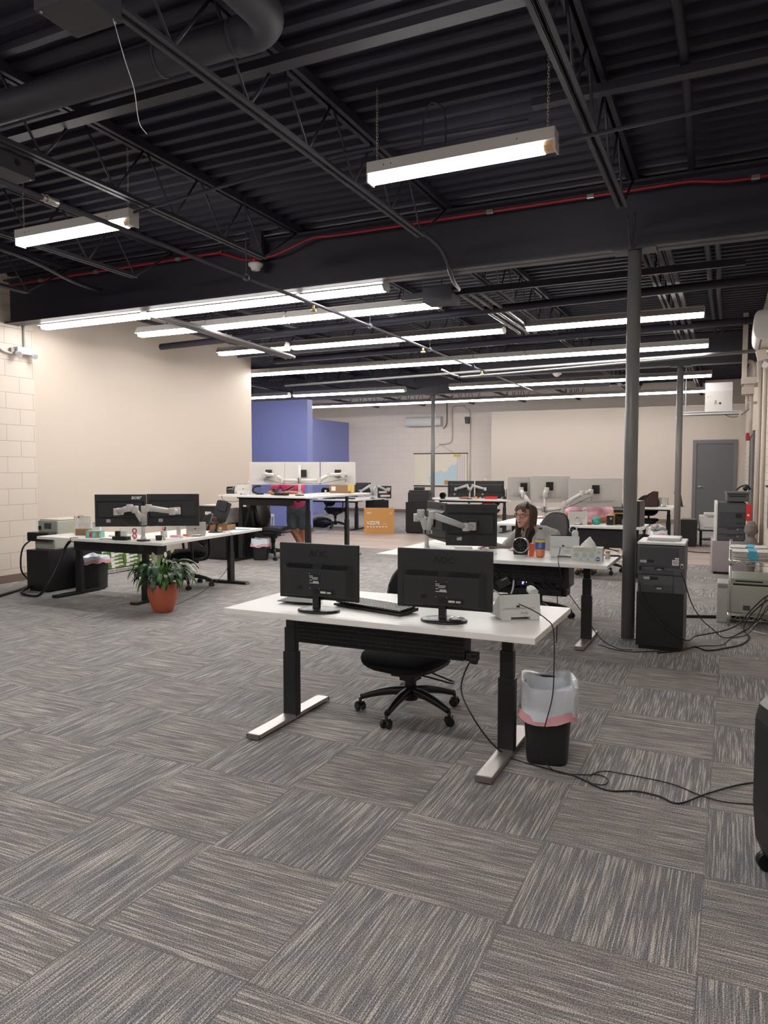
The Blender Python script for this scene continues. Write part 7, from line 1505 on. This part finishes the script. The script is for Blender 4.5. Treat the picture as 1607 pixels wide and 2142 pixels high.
for s in (-1, 1): k0 = hp+rt*0.1*s; k1 = k0+V((-0.02, -0.40, -0.02)); k2 = k1+V((0, 0.0, -0.40)); chain(b, [(k0, 0.10), (k1, 0.065), (k2, 0.042), (k2+V((0, -0.13, -0.06)), 0.03)])
pk = MB(); chain(pk, [(hp, 0.19), (hp*0.5+ch*0.5, 0.19), (ch, 0.165)]); chain(pk, [(L_s, 0.09), (R_s, 0.09)]); chain(pk, [(L_s, 0.088), (L_s*0.5+L_e*0.5, 0.080)]); chain(pk, [(R_s, 0.088), (R_s*0.45+R_e*0.55, 0.078)])
ho = MB(); ho.ell(hd_+V((0, 0.03, 0.02)), (0.085, 0.098, 0.11))
tr = MB()
for s in (-1, 1): k0 = hp+rt*0.1*s; k1 = k0+V((-0.02, -0.40, -0.02)); k2 = k1+V((0, 0.0, -0.36)); chain(tr, [(k0, 0.115), (k1, 0.08), (k2, 0.06)])
sh3 = MB()
for s in (-1, 1): k2 = hp+rt*0.1*s+V((-0.02, -0.40, -0.49)); sh3.caps(k2, k2+V((0, -0.16, 0)), 0.044, 0.036)
figure('person in a pale pink shirt seated behind three pale screens, head hidden', (-1.76, 10.68, 0), M_skin2, b, [('pink_shirt', pk, M_pinks, 0.014), ('hair', ho, M_hairg, 0), ('trousers', tr, M_denim, 0.006), ('shoes', sh3, M_black, 0)])
# ---- bald head just above the far black monitors
hp = V((-5.35, 17.35, 0.52)); ch = V((-5.38, 17.28, 0.86)); nk = V((-5.40, 17.26, 0.98)); hd_ = V((-5.42, 17.24, 1.10))
L_s, R_s = ch+rt*0.19, ch-rt*0.19; L_e, R_e = L_s+V((0.05, -0.2, -0.17)), R_s+V((-0.05, -0.2, -0.17)); L_h, R_h = V((-5.2, 16.72, 0.79)), V((-5.6, 16.65, 0.79))
b = MB(); head_parts(b, hd_, (0.2, -1, -0.1), (0, 0, 1), 1.0); chain(b, [(nk, 0.06), (hd_+V((0, 0.02, -0.06)), 0.055)]); chain(b, [(hp, 0.14), (ch, 0.13)]); chain(b, [(L_s, 0.055), (R_s, 0.055)]); chain(b, [(L_s, 0.05), (L_e, 0.042), (L_h, 0.028)]); chain(b, [(R_s, 0.05), (R_e, 0.042), (R_h, 0.028)])
hand(b, L_h, (-0.2, -1, 0), (0, 0, 1), 0.3, 1.0, 1); hand(b, R_h, (0.2, -1, 0), (0, 0, 1), 0.3, 1.0, -1)
for s in (-1, 1): k0 = hp+rt*0.09*s; k1 = k0+V((0, -0.40, -0.0)); k2 = k1+V((0, 0.0, -0.42)); chain(b, [(k0, 0.09), (k1, 0.06), (k2, 0.04), (k2+V((0, -0.13, -0.05)), 0.03)])
cl = MB(); chain(cl, [(hp, 0.16), (ch, 0.15)]); chain(cl, [(L_s, 0.075), (R_s, 0.075)]); chain(cl, [(L_s, 0.07), (L_e, 0.06)]); chain(cl, [(R_s, 0.07), (R_e, 0.06)])
tr = MB()
for s in (-1, 1): k0 = hp+rt*0.09*s; k1 = k0+V((0, -0.40, -0.0)); k2 = k1+V((0, 0.0, -0.38)); chain(tr, [(k0, 0.105), (k1, 0.075), (k2, 0.055)])
figure('bald person whose head top shows over the far black monitors', (-5.35, 17.35, 0), M_skin, b, [('red_shirt', cl, M_redp, 0.01), ('trousers', tr, M_denim, 0.005)])
task_chair('black office chair under the bald person at the far centre desk', (-5.35, 17.38, 0), 175, M_fabric, M_fabric, seat_h=0.42, back_h=0.4, back_w=0.42, arms=False)
